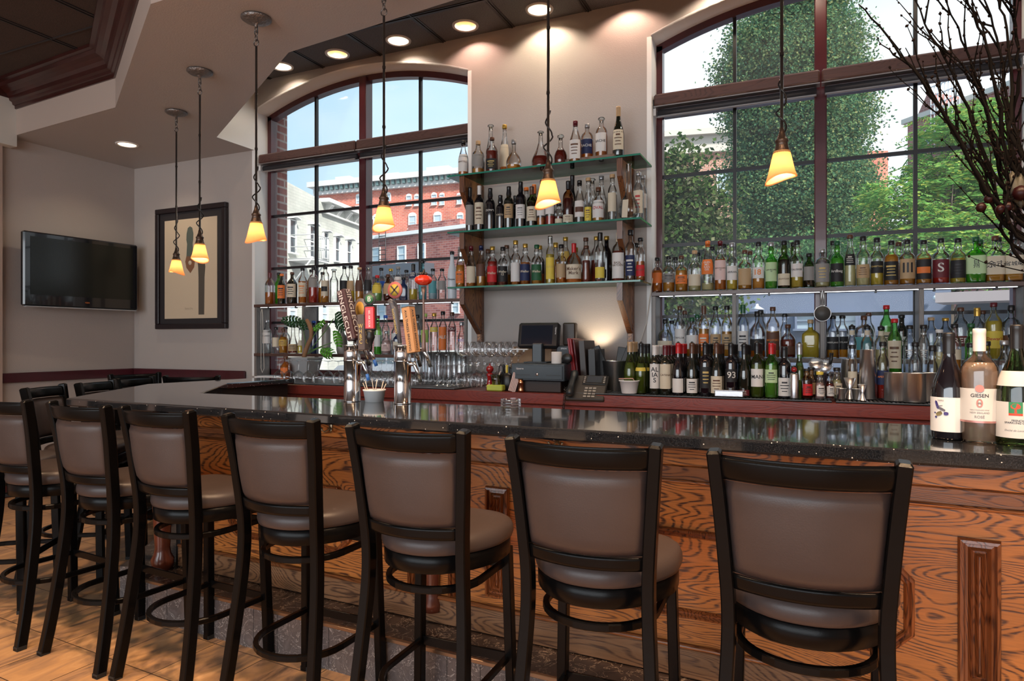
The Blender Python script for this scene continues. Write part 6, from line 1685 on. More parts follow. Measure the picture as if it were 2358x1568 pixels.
# gold badge behind
MB().lathe([(0, 0), (0.050, 0), (0.052, 0.003), (0.052, 0.010), (0, 0.010)], 28, M=Matrix.Translation(local(t1, 833, 712, 2.60)) @ Matrix.Rotation(R(90), 4, 'X') @ Matrix.Rotation(R(-20), 4, 'Y')).build('badge', pm('grey badge', (0.16, 0.15, 0.17), 0.5), t1)
MB().lathe([(0, 0.010), (0.036, 0.010), (0.036, 0.012), (0, 0.012)], 24, M=Matrix.Translation(local(t1, 833, 712, 2.60)) @ Matrix.Rotation(R(90), 4, 'X') @ Matrix.Rotation(R(-20), 4, 'Y')).build('badge_disc', pm('gold print', (0.62, 0.34, 0.06), 0.5), t1)
# red paddle with round green badge
M = handle_frame(local(t1, 853, 782, 2.46), local(t1, 852, 690, 2.46), R(10))
MB().lathe([(0, -0.055), (0.006, -0.055), (0.009, -0.02), (0.016, 0.0), (0.021, 0.012), (0.017, 0.026), (0.022, 0.040), (0, 0.046)], 16, M=M).build('turned_grip', M_plastic, t1)
hd = MB().bbox(-0.025, 0.025, -0.009, 0.009, 0.045, 0.150, 0.006, M).build('tap_handle', pm('red paddle', (0.55, 0.02, 0.025), 0.3), t1)
MB().bbox(-0.028, 0.028, -0.006, 0.012, 0.040, 0.155, 0.006, M).build('paddle_back', M_plastic, hd)
flat_text('BEL AIR SOUR', 0.075, 0.014, M @ Matrix.Translation((0.0, -0.0095, 0.093)) @ Matrix.Rotation(R(90), 4, 'Y'), ink_w, hd)
bd = MB().lathe([(0, 0), (0.027, 0), (0.029, 0.004), (0.029, 0.010), (0, 0.012)], 28, M=M @ Matrix.Translation((0, 0.006, 0.182)) @ Matrix.Rotation(R(90), 4, 'X')).build('badge_ring', pm('dark ring', (0.06, 0.07, 0.07), 0.4), hd)
MB().lathe([(0, 0.0125), (0.019, 0.0125), (0.019, 0.0135), (0, 0.0135)], 24, M=M @ Matrix.Translation((0, 0.006, 0.182)) @ Matrix.Rotation(R(90), 4, 'X')).build('badge_disc', pm('green enamel', (0.05, 0.20, 0.09), 0.4), bd)
flat_text('B', 0.02, 0.022, M @ Matrix.Translation((0, -0.009, 0.182)), ink_w, bd)
# tower two: grey curved handle with round crest
p0, p1 = local(t2, 921, 790), local(t2, 906, 692)
hd = MB().tube([p0, p0.lerp(p1, .35), p0.lerp(p1, .7), p0.lerp(p1, .92) + Vector((-0.004, 0, 0)), p1 + Vector((-0.022, 0, 0.0))], [0.009, 0.012, 0.015, 0.017, 0.012], 12).build('tap_handle', pm('slate handle', (0.10, 0.10, 0.115), 0.35), t2)
M = handle_frame(p0, p1, 0)
flat_text('COMMON ROOTS', 0.125, 0.010, M @ Matrix.Translation((0.0, -0.0165, 0.10)) @ Matrix.Rotation(R(-90), 4, 'Y'), ink_g, hd)
c_ = local(t2, 911, 668, 2.49); Mb = Matrix.Translation(c_) @ Matrix.Rotation(R(90), 4, 'X')
bd = MB().lathe([(0, 0), (0.037, 0), (0.038, 0.004), (0.037, 0.008), (0, 0.008)], 32, M=Mb).build('crest', pm('dusty rose ring', (0.42, 0.12, 0.11), 0.5), t2)
MB().lathe([(0, 0.0085), (0.026, 0.0085), (0.026, 0.0095), (0, 0.0095)], 28, M=Mb).build('crest_disc', pm('mustard enamel', (0.50, 0.36, 0.05), 0.5), bd)
for s in (-1, 1): MB().box(-0.003, 0.003, -0.011, -0.010, -0.026, 0.026, Matrix.Translation(c_) @ Matrix.Rotation(R(45 * s), 4, 'Y')).build('crossed_bar', pm('dark print', (0.04, 0.025, 0.02), 0.5), bd)
flat_text('C  D', 0.040, 0.010, Matrix.Translation(c_ + Vector((0, -0.0105, 0))), ink_g, bd)
# wooden plank handle
M = handle_frame(local(t2, 953, 812), local(t2, 941, 720), R(0))
hd = MB().bbox(-0.023, 0.023, -0.020, 0.020, 0.0, 0.205, 0.002, M @ Matrix.Rotation(R(-8), 4, 'Z')).build('tap_handle', pm('tan wood handle', (0.52, 0.27, 0.12), 0.5, var=0.1), t2)
MB().bbox(-0.025, 0.025, -0.021, 0.021, 0.205, 0.209, 0.001, M @ Matrix.Rotation(R(-8), 4, 'Z')).build('end_cap', M_chrome2, hd)
for a_, off_ in ((-8, -0.0205), (82, -0.0235)):
    flat_text('AVA THREES BREWING', 0.185, 0.017, M @ Matrix.Rotation(R(a_), 4, 'Z') @ Matrix.Translation((0, off_, 0.10)) @ Matrix.Rotation(R(90), 4, 'Y'), ink_k, hd)
# glass pumpkin on its slim stem
p0, p1 = local(t2, 976, 800), local(t2, 975, 660)
hd = MB().tube([p0 + Vector((0, 0, -0.02)), p0, p0.lerp(p1, .22), p0.lerp(p1, .25), p0.lerp(p1, .85), p0.lerp(p1, 1.0)], [0.010, 0.010, 0.008, 0.005, 0.005, 0.011], 10).build('tap_handle', pm('bronze stem', (0.16, 0.11, 0.10), 0.4, metal=0.4), t2)
vs, fs = [], []; ns, nr = 36, 12; ctr = local(t2, 975, 644)
for i in range(nr + 1):
    ph = -PI / 2 + PI * i / nr
    for j in range(ns):
        th = 2 * PI * j / ns; lob = 1 + 0.07 * abs(math.sin(th * 4.5))
        vs.append(ctr + Vector((0.037 * math.cos(ph) * lob * math.cos(th), 0.037 * math.cos(ph) * lob * math.sin(th), 0.026 * math.sin(ph) * (1.0 if ph < 0 else 0.85))))
for i in range(nr):
    for j in range(ns): fs.append((i * ns + j, i * ns + (j + 1) % ns, (i + 1) * ns + (j + 1) % ns, (i + 1) * ns + j))
pk = MB().add(vs, fs, True).build('pumpkin', pm('red orange glass pumpkin', (0.62, 0.035, 0.015), 0.08, coat=0.8, emit=(0.6, 0.02, 0.0), es=0.08), hd)
m = MB()
for j in range(5): m.tube([ctr + Vector((0, 0, 0.02)), ctr + Vector((0.016 * math.cos(j * 1.26), 0.016 * math.sin(j * 1.26), 0.028)), ctr + Vector((0.020 * math.cos(j * 1.26), 0.020 * math.sin(j * 1.26), 0.022))], [0.008, 0.006, 0.003], 8)
m.tube([ctr + Vector((0, 0, 0.02)), ctr + Vector((0.004, 0, 0.045))], [0.007, 0.004], 8); m.build('pumpkin_stem', pm('dark stem', (0.03, 0.018, 0.012), 0.4), pk)
# tub of straws and stack of ashtrays on the rear edge of the bar
p = at_z(856, 926, BT)
t = thing('straw_tub', 'white tub of cocktail straws between the two beer tap towers', 'tub', (p.x, 2.545, BT + 0.0005))
MB().lathe([(0, 0), (0.042, 0), (0.050, 0.050), (0.053, 0.051), (0.053, 0.057), (0.049, 0.057), (0.041, 0.003), (0, 0.003)], 24).build('tub', M_tub, t)
for i in range(6):
    a_ = i * 1.05
    MB().tube([(0.02 * math.cos(a_), 0.02 * math.sin(a_), 0.004), (0.065 * math.cos(a_), 0.03 * math.sin(a_), 0.085 + 0.01 * (i % 3))], 0.0022, 6).build('straw', pm('pale straw', (0.6, 0.52, 0.42), 0.5), t)
p = at_z(1176, 937, BT)
ash0 = None
for k in range(3):
    a_ = thing('glass_ashtray', ('bottom', 'middle', 'top')[k] + ' one of the stacked ribbed glass ashtrays on the bar', 'ashtray', (p.x, p.y + 0.0, BT + 0.0005 + 0.0115 * k), 0.3 * k, 'stacked glass ashtrays')
    MB().lathe([(0, 0), (0.042, 0), (0.045, 0.003), (0.043, 0.006), (0.046, 0.009), (0.044, 0.011), (0.036, 0.011), (0.034, 0.003), (0, 0.003)], 24).build('dish', M_gw, a_)
# ================================================================ THREE BOTTLES IN FRONT ON THE BAR
p = at_z(2185, 1010, BT)
HR = 0.0455
t = bottle(0.305, 0.0445, 'burg', 'k', 'w', 0, 'k', 'w', .075, .395, '', 'k', seg=40, arc=100); t.location = (p.x, p.y, BT + 0.0006); t.rotation_euler = (0, 0, R(-10))
tag(t, 'black wine bottle with white bird label on the bar, left of the rose bottle', 'wine bottle', 'three bottles at the bar edge')
wrap_text("ILBIRD", 0.0462, 0.026, 0.004, 0.112, pm('ink a', INK['a'], 0.5), t, a0=-PI / 2 - 0.42)
for k, (dx, z, w_, h_, rz_, c_) in enumerate(((-0.030, 0.099, 0.004, 0.013, 20, 'n'), (-0.017, 0.087, 0.010, 0.004, -25, 'a'), (-0.024, 0.074, 0.009, 0.006, 30, 'o'), (-0.006, 0.075, 0.006, 0.005, 0, 'n'), (-0.036, 0.076, 0.003, 0.002, 0, 'n'), (-0.033, 0.064, 0.003, 0.003, 40, 'n'), (-0.022, 0.096, 0.008, 0.001, 10, 'a'))):
    cc = {'n': (0.05, 0.04, 0.18), 'a': (0.12, 0.12, 0.15), 'o': (0.20, 0.17, 0.08)}[c_]
    pts = [(w_ * math.cos(a * PI / 4) * (1 + 0.3 * (a % 2)), h_ * math.sin(a * PI / 4)) for a in range(8)]
    cr_, sr_ = math.cos(R(rz_)), math.sin(R(rz_)); vs = []
    for x, z_ in pts:
        x2, z2 = x * cr_ - z_ * sr_ + dx, x * sr_ + z_ * cr_ + z
        a = -PI / 2 + x2 / 0.046; vs.append((0.0463 * math.cos(a), 0.0463 * math.sin(a), z2))
    MB().add(vs, [tuple(range(8))]).build('printed_mark', pm('bird ink ' + c_, cc, 0.6), t)
p = at_z(2257, 1018, BT)
t = bottle(0.315, 0.046, 'bord', 'c', 's', .70, 'w', '-', .0, .0, '', 'k', seg=40); t.location = (p.x, p.y + 0.01, BT + 0.0006); t.rotation_euler = (0, 0, R(-10))
tag(t, 'rose wine bottle with white label and white cap, middle of the three on the bar', 'wine bottle', 'three bottles at the bar edge')
def band(r, z0, z1, arc, mat, name, parent, n=24, a0=-PI / 2):
    vs = []; 
    for i in range(n + 1):
        a = a0 + R(arc) * (2 * i / n - 1); vs += [(r * math.cos(a), r * math.sin(a), z0), (r * math.cos(a), r * math.sin(a), z1)]
    return MB().add(vs, [(2 * i, 2 * i + 2, 2 * i + 3, 2 * i + 1) for i in range(n)], True).build(name, mat, parent)
lb = band(0.0468, 0.060, 0.150, 95, pm('white paper label', (0.62, 0.60, 0.57), 0.5), 'label', t)
band(0.0469, 0.056, 0.0615, 95, pm('rose foil band', (0.55, 0.27, 0.25), 0.3, metal=0.5), 'foil_band', lb)
MB().lathe([(0, 0), (0.010, 0), (0.0105, 0.0006), (0, 0.0007)], 20, M=Matrix.Translation((0, -0.0472, 0.150)) @ Matrix.Rotation(R(90), 4, 'X'), smooth=False).build('crest', pm('rose gold print', (0.45, 0.20, 0.17), 0.4), lb)
wrap_text('GIESEN', 0.0473, 0.042, 0.010, 0.131, ink_k, lb)
wrap_text('0', 0.0473, 0.026, 0.024, 0.110, pm('rose gold print', (0.45, 0.20, 0.17), 0.4), lb)
wrap_text('0%', 0.0476, 0.008, 0.005, 0.110, ink_k, lb)
wrap_text('DEALCOHOLISED WINE', 0.0473, 0.045, 0.004, 0.0915, pm('ink a', INK['a'], 0.5), lb)
wrap_text('NEW ZEALAND', 0.0473, 0.046, 0.006, 0.084, pm('ink a', INK['a'], 0.5), lb)
wrap_text('ROSÉ', 0.0473, 0.028, 0.009, 0.0735, pm('ink a', INK['a'], 0.5), lb)
p = at_z(2345, 1026, BT)
t = bottle(0.325, 0.048, 'burg', 'e', 'h', 0, 'k', '-', .0, .0, '', 'k', seg=40); t.location = (p.x, p.y + 0.015, BT + 0.0006); t.rotation_euler = (0, 0, R(-10))
tag(t, 'green sparkling cider bottle with dark foil neck at the right picture edge', 'cider bottle', 'three bottles at the bar edge')
lb = band(0.0488, 0.022, 0.118, 95, pm('white paper label', (0.62, 0.60, 0.57), 0.5), 'label', t)
band(0.0491, 0.088, 0.118, 18, pm('green print', (0.03, 0.22, 0.09), 0.5), 'emblem_field', lb, a0=-PI / 2 - 0.10)
band(0.0491, 0.082, 0.088, 18, pm('red print', (0.62, 0.06, 0.02), 0.5), 'emblem_base', lb, a0=-PI / 2 - 0.10)
MB().add([(0.0494 * math.cos(-PI / 2 - 0.10 + x / 0.049), 0.0494 * math.sin(-PI / 2 - 0.10 + x / 0.049), z) for x, z in ((-0.003, 0.089), (0.003, 0.089), (0.002, 0.099), (0.010, 0.102), (0.011, 0.108), (0.005, 0.114), (-0.005, 0.114), (-0.011, 0.108), (-0.010, 0.102), (-0.002, 0.099))], [tuple(range(10))]).build('tree_emblem', pm('red print', (0.62, 0.06, 0.02), 0.5), lb)
wrap_text('FRENCH\nSPARKLING CIDER', 0.0492, 0.060, 0.022, 0.066, ink_k, lb)
wrap_text('Duché de Longueville', 0.0492, 0.060, 0.010, 0.042, pm('ink a', INK['a'], 0.5), lb, shear=0.3)
PB = prof('burg', 0.325, 0.048); m = MB(); m.lathe([(r_at(PB, z_ / 0.325) * 0.048 + 0.0012, z_) for z_ in (0.160, 0.170, 0.180, 0.190, 0.200)], 40); m.build('neck_label', pm('white paper label', (0.62, 0.60, 0.57), 0.5), t)

# ================================================================ BRANCHES IN A TALL VASE AT THE RIGHT END OF THE BAR
VX, VY = 0.76, 2.22
t = thing('branch_arrangement', 'dark budded twigs with berries leaning in from the right picture edge', 'branch arrangement', (VX, VY, BT + 0.0005))
MB().lathe([(0, 0), (0.06, 0), (0.065, 0.01), (0.05, 0.12), (0.045, 0.25), (0.065, 0.34), (0.060, 0.34), (0.04, 0.25), (0.04, 0.02), (0, 0.02)], 28).build('vase', M_plastic, t)
M_twig = pm('dark brown twig', (0.004, 0.003, 0.0025), 0.9, spec=0.08); M_bud = pm('bud brown', (0.008, 0.004, 0.003), 0.9, spec=0.1)
rnd = random.Random(11)
O_ = t.location.copy()
def tp(px, py, Y): return at_y(px, py, Y) - O_
def branch(pts, r0, twigs=4):
    ctl = [Vector(p) for p in pts]; sm = []
    for i in range(len(ctl) - 1):
        p0, p1, p2, p3 = ctl[max(i - 1, 0)], ctl[i], ctl[i + 1], ctl[min(i + 2, len(ctl) - 1)]
        for j in range(6):
            u = j / 6; v = 0.5 * ((2 * p1) + (p2 - p0) * u + (2 * p0 - 5 * p1 + 4 * p2 - p3) * u * u + (3 * p1 - p0 - 3 * p2 + p3) * u ** 3)
            sm.append(v + Vector((rnd.uniform(-1, 1), rnd.uniform(-1, 1), rnd.uniform(-1, 1))) * 0.004)
    sm.append(ctl[-1]); n = len(sm)
    m = MB(); m.tube(sm, [r0 * (1 - 0.82 * i / (n - 1)) for i in range(n)], 6)
    buds = MB()
    def bud(p, s): buds.lathe([(0, -s), (s * 0.7, -s * 0.3), (s * 0.8, s * 0.3), (0, s * 1.4)], 6, M=Matrix.Translation(p) @ Matrix.Rotation(rnd.uniform(-1, 1), 4, 'Y'))
    for i in range(n // 4, n, 2): bud(sm[i] + Vector((rnd.uniform(-1, 1), rnd.uniform(-1, 1), 0.3)) * 0.004, rnd.uniform(0.0035, 0.006))
    for k in range(twigs):
        i = rnd.randint(n // 4, n - 4); d = (sm[i + 2] - sm[i]).normalized()
        e = (d + Vector((rnd.uniform(-.6, .5), rnd.uniform(-.5, .5), rnd.uniform(-.1, .7)))).normalized(); L = rnd.uniform(0.10, 0.26); p = sm[i]; tw = [p]
        for q_ in range(5): p = p + e * L / 5 + Vector((rnd.uniform(-1, 1), rnd.uniform(-1, 1), rnd.uniform(-1, 1))) * 0.006; tw.append(p)
        m.tube(tw, [r0 * 0.35 * (1 - 0.7 * q_ / 5) for q_ in range(6)], 5)
        for q_ in tw[1:]: bud(q_ + Vector((rnd.uniform(-1, 1), 0, 0.5)) * 0.003, rnd.uniform(0.003, 0.0052))
    o = m.build('branch', M_twig, t); b = buds.build('buds', M_bud, o); b['kind'] = 'stuff'
mouth = Vector((0, 0, 0.33))
ends = [((2300, 470), (2200, 300), (2080, 130), (1977, 10)), ((2310, 430), (2230, 250), (2160, 110), (2085, -40)), ((2330, 420), (2270, 250), (2215, 90), (2150, -60)), ((2340, 400), (2300, 220), (2255, 60), (2190, -70)), ((2345, 380), (2320, 230), (2290, 60), (2235, -60)), ((2350, 360), (2335, 200), (2310, 40), (2280, -60)), ((2355, 350), (2345, 190), (2338, 40), (2325, -50)),
        ((2310, 500), (2240, 380), (2180, 280), (2085, 110)), ((2320, 520), (2270, 400), (2220, 320), (2120, 200)), ((2330, 560), (2300, 460), (2240, 330), (2200, 250)), ((2345, 540), (2320, 400), (2280, 280), (2230, 150)), ((2350, 500), (2340, 380), (2310, 200), (2340, 60)), ((2335, 480), (2290, 330), (2250, 200), (2130, 60)), ((2352, 600), (2345, 470), (2325, 350), (2300, 240))]
for k, e in enumerate(ends):
    Y0 = 2.22 + 0.05 * ((k * 7) % 5 - 2)
    pts = [mouth + Vector((0, 0, -0.1)), mouth + Vector((rnd.uniform(-.03, .03), rnd.uniform(-.03, .03), 0.03))] + [tp(px, py, Y0 + 0.05 * j * ((k % 3) - 1)) for j, (px, py) in enumerate(e)]
    branch(pts, 0.0085 if k < 7 else 0.0068, 8)
M_berry = pm('dark red berry', (0.014, 0.0015, 0.002), 0.4, spec=0.2)
for (px, py, r_) in ((2277, 458, 0.0125), (2259, 478, 0.013), (2304, 482, 0.0125), (2321, 476, 0.013), (2350, 445, 0.020)):
    c_ = tp(px, py, 2.12)
    b = MB().lathe([(0, -r_), (r_ * 0.7, -r_ * 0.72), (r_, 0), (r_ * 0.72, r_ * 0.7), (r_ * 0.2, r_), (0, r_ * 0.95)], 16, tuple(c_)).build('berry', M_berry, t)
    MB().tube([c_ + Vector((0, 0, r_ * 0.9)), c_.lerp(tp(2348, 452, 2.12), 0.5) + Vector((0, 0, 0.006)), tp(2352, 448, 2.12)], 0.0016, 5).build('berry_stalk', M_twig, b)
MB().tube([tp(2352, 448, 2.12), tp(2420, 560, 2.16), mouth], 0.003, 6).build('branch', M_twig, t)
for (a_, b_, w_) in (((2330, 395), (2345, 470), 0.020), ((2350, 400), (2352, 480), 0.018)):
    p0, p1 = tp(*a_, 2.14), tp(*b_, 2.14); m = MB(); vs = []
    for i in range(9):
        f = i / 8; ww = w_ * math.sin(PI * f) ** 0.8; c_ = p0.lerp(p1, f); vs += [c_ + Vector((-ww, 0.004, 0)), c_ + Vector((0, -0.004, 0)), c_ + Vector((ww, 0.004, 0))]
    m.add(vs, [(3 * i + k_, 3 * i + k_ + 1, 3 * i + k_ + 4, 3 * i + k_ + 3) for i in range(8) for k_ in (0, 1)], True)
    o = m.build('dried_leaf', pm('dried olive leaf', (0.05, 0.045, 0.03), 0.6, var=0.3), t); md = o.modifiers.new('s', 'SOLIDIFY'); md.thickness = 0.001
# ================================================================ THE STREET OUTSIDE
def at_d(px, py, t):
    d = ray(px, py); return Vector((d[0] * t, d[1] * t, CAMZ + d[2] * t))
GZ0 = -0.5
MB().box(-60, 60, DW + 0.5, 120, GZ0 - 0.1, GZ0).build('ground', pm('asphalt', (0.16, 0.16, 0.17), 0.9, var=0.1), kind='structure')
def facade(name, label, p, q, z0, z1, mat, depth=6.0):
    """box building; local x runs p->q along the street face, local -y looks at us"""
    p = Vector((p.x, p.y)); q = Vector((q.x, q.y)); d = q - p; L = d.length
    t = thing(name, label, 'building', (p.x, p.y, z0), math.atan2(d.y, d.x))
    MB().box(0, L, 0, depth, 0, z1 - z0).build('wall', mat, t)
    return t, L
M_wglass = pm('dark window glass', (0.05, 0.08, 0.10), 0.08, spec=0.8); M_wpale = pm('pale window glass', (0.42, 0.52, 0.58), 0.15, spec=0.6)
M_wtrim = pm('white window trim', (0.74, 0.75, 0.74), 0.6)
def window(t, x, z, w, h, glass, hood=None, arch=False, trim=None):
    trim = trim or M_wtrim
    m = MB(); fr = 0.10 * w
    m.box(x - w / 2 - fr, x - w / 2, -0.10, 0.02, z, z + h); m.box(x + w / 2, x + w / 2 + fr, -0.10, 0.02, z, z + h)
    m.box(x - w / 2 - fr, x + w / 2 + fr, -0.10, 0.02, z + h, z + h + fr); m.box(x - w / 2 - fr * 1.8, x + w / 2 + fr * 1.8, -0.18, 0.02, z - fr * 1.2, z)
    m.box(x - w / 2, x + w / 2, -0.07, 0.0, z + h * 0.48, z + h * 0.52)
    if arch:
        n = 10; pts = [(x + (w / 2 + fr) * math.cos(PI * i / n), z + h + fr * 0.9 + w * 0.42 * math.sin(PI * i / n)) for i in range(n + 1)]
        vs = [(a, -0.10, b) for a, b in pts] + [(a, 0.02, b) for a, b in pts]
        m.add(vs, [tuple(range(n + 1))[::-1]] + [(i, i + 1, n + 2 + i, n + 1 + i) for i in range(n)])
    if hood:
        n = 8; pts = [(x + (w / 2 + fr * 2) * (2 * i / n - 1), z + h + fr * 1.2 + 0.16 * w * (1 - (2 * i / n - 1) ** 2)) for i in range(n + 1)]
        for a, b in zip(pts, pts[1:]): m.prism([(a[0], a[1]), (b[0], b[1]), (b[0], b[1] + fr * 1.3), (a[0], a[1] + fr * 1.3)], -0.02, 0.30, M=Matrix(((1, 0, 0, 0), (0, 0, -1, 0), (0, 1, 0, 0), (0, 0, 0, 1))))
    f = m.build('window', trim, t)
    MB().box(x - w / 2, x + w / 2, -0.035, -0.02, z, z + h).build('pane', glass, f)
    return f
def to_local(t, v):
    d = Vector((v.x, v.y)) - Vector((t.location.x, t.location.y)); a = -t.rotation_euler[2]
    return (d.x * math.cos(a) - d.y * math.sin(a), d.x * math.sin(a) + d.y * math.cos(a), v.z - t.location.z)
def hit(t, px, py):
    """point of the building's street face seen along a survey ray, in its local x, z"""
    a = t.rotation_euler[2]; n = Vector((-math.sin(a), math.cos(a))); o = Vector((t.location.x, t.location.y))
    d = ray(px, py); k = n.dot(o) / n.dot(Vector((d[0], d[1])))
    x, y, z = to_local(t, Vector((d[0] * k, d[1] * k, CAMZ + d[2] * k))); return x, z
M_wb = brick_mat('white painted brick', (0.52, 0.54, 0.49, 1), (0.57, 0.58, 0.53, 1), (0.45, 0.46, 0.43, 1), 0.4, 0.13, 0.01)
M_rb = brick_mat('bright red brick', (0.56, 0.12, 0.08, 1), (0.66, 0.19, 0.12, 1), (0.55, 0.33, 0.26, 1), 0.45, 0.16, 0.02)
M_db = brick_mat('old red brown brick', (0.22, 0.055, 0.05, 1), (0.40, 0.14, 0.11, 1), (0.36, 0.20, 0.18, 1), 0.42, 0.15, 0.02)
M_stone = pm('pale stone cornice', (0.62, 0.62, 0.60), 0.7)
# white brick house on the left, its long side running away from us
dirv = Vector((-0.19, 0.98)).normalized()
p0 = at_d(628, 600, 27.0); P = Vector((p0.x, p0.y)) - dirv * 1.5; Q = P + dirv * 42
wb, L = facade('white_brick_house', 'cream painted brick house with bracketed cornice, left beyond the left window', P, Q, GZ0, 9.0, M_wb, 0.5)
# roof slopes down away from us: stepped parapet in three heights
for (xa, xb, ya) in ((626, 735, 405), (735, 833, 470)):
    pass
for ch in list(wb.children): bpy.data.objects.remove(ch)
xa, za = hit(wb, 640, 407); xb, zb2 = hit(wb, 742, 462); xc, zc = hit(wb, 833, 505)
zc = max(zb2 * 0.97, 4)
M90 = Matrix(((1, 0, 0, 0), (0, 0, 1, 0), (0, 1, 0, 0), (0, 0, 0, 1)))
MB().prism([(xa - 6, 0), (xb, 0), (xb, zb2), (xa, za), (xa - 6, za + 0.6)], 0, 8, M=M90).build('side_wall', M_wb, wb)
MB().prism([(xb, 0), (xc + 0.3, 0), (xc + 0.3, zb2), (xb, zb2)], 0, 8, M=M90).build('front_wall', M_wb, wb)
MB().box(xa - 6, xb, -0.05, 0.4, 0, 0.01).build('plinth', M_stone, wb)
c_ = MB().box(xb - 0.1, xc + 0.5, -0.42, 0.1, zb2 - 0.08, zb2 + 0.10).box(xb - 0.1, xc + 0.5, -0.16, 0.1, zb2 - 0.58, zb2 - 0.50).build('cornice', M_stone, wb)
for i in range(int((xc - xb) / 0.95)): MB().prism([(0, 0), (0.34, 0), (0.34, -0.10), (0.07, -0.42), (0, -0.42)], 0, 0.22, M=Matrix.Translation((xb + 0.3 + 0.95 * i, 0, zb2 - 0.08)) @ Matrix(((0, 0, 1, 0), (-1, 0, 0, 0), (0, 1, 0, 0), (0, 0, 0, 1)))).build('bracket', M_stone, c_)
for (px, yt, yb_, w_) in ((671, 508, 582, 13), (717, 522, 592, 12), (747, 537, 595, 8), (774, 548, 602, 9), (801, 556, 606, 9), (828, 564, 606, 8)):
    x1, z1 = hit(wb, px, yt); x2, z2 = hit(wb, px, yb_); xl, _ = hit(wb, px - w_ / 2, yt); xr, _ = hit(wb, px + w_ / 2, yt)
    window(wb, x1, z2, abs(xr - xl), z1 - z2, M_wglass, hood=True)
for (px, yt, yb_, w_) in ((671, 690, 740, 14), (745, 700, 745, 12), (800, 705, 745, 10), (720, 712, 745, 9)):
    x1, z1 = hit(wb, px, yt); x2, z2 = hit(wb, px, yb_); xl, _ = hit(wb, px - w_ / 2, yt); xr, _ = hit(wb, px + w_ / 2, yt)
    window(wb, x1, z2, abs(xr - xl), z1 - z2, M_wpale)
# iron balcony
x1, z1 = hit(wb, 664, 596); x2, _ = hit(wb, 700, 596)
b = MB().box(x1, x2, -1.2, 0, z1 - 0.08, z1).build('balcony_floor', M_wtrim, wb)
m = MB()
for z in (0.0, 0.5, 1.0): m.tube([(x1, 0, z1 + z), (x1, -1.2, z1 + z), (x2, -1.2, z1 + z), (x2, 0, z1 + z)], 0.025, 5)
for i in range(9): x = x1 + (x2 - x1) * i / 8; m.tube([(x, -1.2, z1), (x, -1.2, z1 + 1.0)], 0.018, 4)
m.tube([(x1, 0, z1 - 1.3), (x1, -1.1, z1)], 0.04, 5); m.tube([(x2, 0, z1 - 1.3), (x2, -1.1, z1)], 0.04, 5)
m.build('balcony_rail', pm('pale grey iron', (0.50, 0.52, 0.53), 0.6), wb)
# big red brick block with cornice and arched windows
a, b = at_d(734, 600, 72), at_d(1075, 600, 66)
rb, L = facade('red_brick_block', 'large bright red brick block with pale cornice seen through the left window', a, b, GZ0, at_d(900, 412, 69).z, M_rb, 14)
H_ = at_d(900, 412, 69).z - GZ0
c_ = MB().box(-0.9, L + 0.5, -0.9, 0.2, H_ - 0.3, H_ + 0.25).box(-0.4, L, -0.45, 0.1, H_ - 1.1, H_ - 0.3).build('cornice', M_stone, rb)
for i in range(int(L / 0.62)): MB().box(0.1 + 0.62 * i, 0.4 + 0.62 * i, -0.75, -0.4, H_ - 0.75, H_ - 0.3).build('bracket', pm('verdigris bracket', (0.10, 0.17, 0.17), 0.7), c_)
MB().box(0, L, -0.12, 0.02, H_ - 2.55, H_ - 2.35).build('corbel_course', M_rb, rb)
for (px, yt, yb_, w_) in ((826, 452, 474, 9), (895, 448, 470, 9), (942, 452, 474, 10), (960, 452, 474, 9), (1000, 449, 472, 10), (1018, 449, 472, 9), (1058, 449, 470, 9), (950, 498, 526, 15), (1008, 496, 524, 15), (1060, 496, 520, 12), (868, 500, 528, 13)):
    x1, z1 = hit(rb, px, yt); x2, z2 = hit(rb, px, yb_); xl, _ = hit(rb, px - w_ / 2, yt); xr, _ = hit(rb, px + w_ / 2, yt)
    window(rb, x1, z2, abs(xr - xl), z1 - z2, M_wpale, arch=True)
for (x0_, x1_, h_) in ((12.5, 15.0, 0.5), (1.4, 3.2, 0.45), (7.5, 9.2, 0.3)): MB().box(x0_, x1_, 1, 4, H_, H_ + h_ + 0.6).build('roof_unit', M_stone, rb)
# lower, older brick house in front
a, b = at_d(853, 600, 46), at_d(1090, 600, 41)
db, L = facade('brown_brick_house', 'lower weathered brown brick house with white windows, right half of left window', a, b, GZ0, at_d(950, 541, 44).z, M_db, 6)
H_ = at_d(950, 541, 44).z - GZ0
MB().box(-0.2, L, -0.25, 0.1, H_ - 0.02, H_ + 0.22).build('coping', M_wtrim, db)
x1, z1 = hit(db, 945, 528); MB().box(x1 - 0.4, x1 + 4, 0.2, 6, H_, H_ + 0.7).build('raised_parapet', M_db, db)
for (px, yt, yb_, w_) in ((867, 572, 606, 16), (926, 568, 604, 16), (972, 562, 600, 14), (1068, 568, 600, 12), (880, 698, 735, 16), (935, 700, 735, 18), (1050, 690, 720, 14)):
    x1, z1 = hit(db, px, yt); x2, z2 = hit(db, px, yb_); xl, _ = hit(db, px - w_ / 2, yt); xr, _ = hit(db, px + w_ / 2, yt)
    window(db, x1, z2, abs(xr - xl), z1 - z2, M_wpale)
x1, z1 = hit(db, 845, 620); x2, z2 = hit(db, 1000, 632)
MB().box(x1, x2, -1.2, 0, z2, z1).build('awning_band', pm('blue grey fascia', (0.07, 0.08, 0.10), 0.6), db)
x1, z1 = hit(db, 885, 560); x2, z2 = hit(db, 900, 640)
m = MB()
for x in (x1, x2):
    m.tube([(x, -0.5, z2), (x, -0.5, z1 + 1.0)], 0.035, 4)
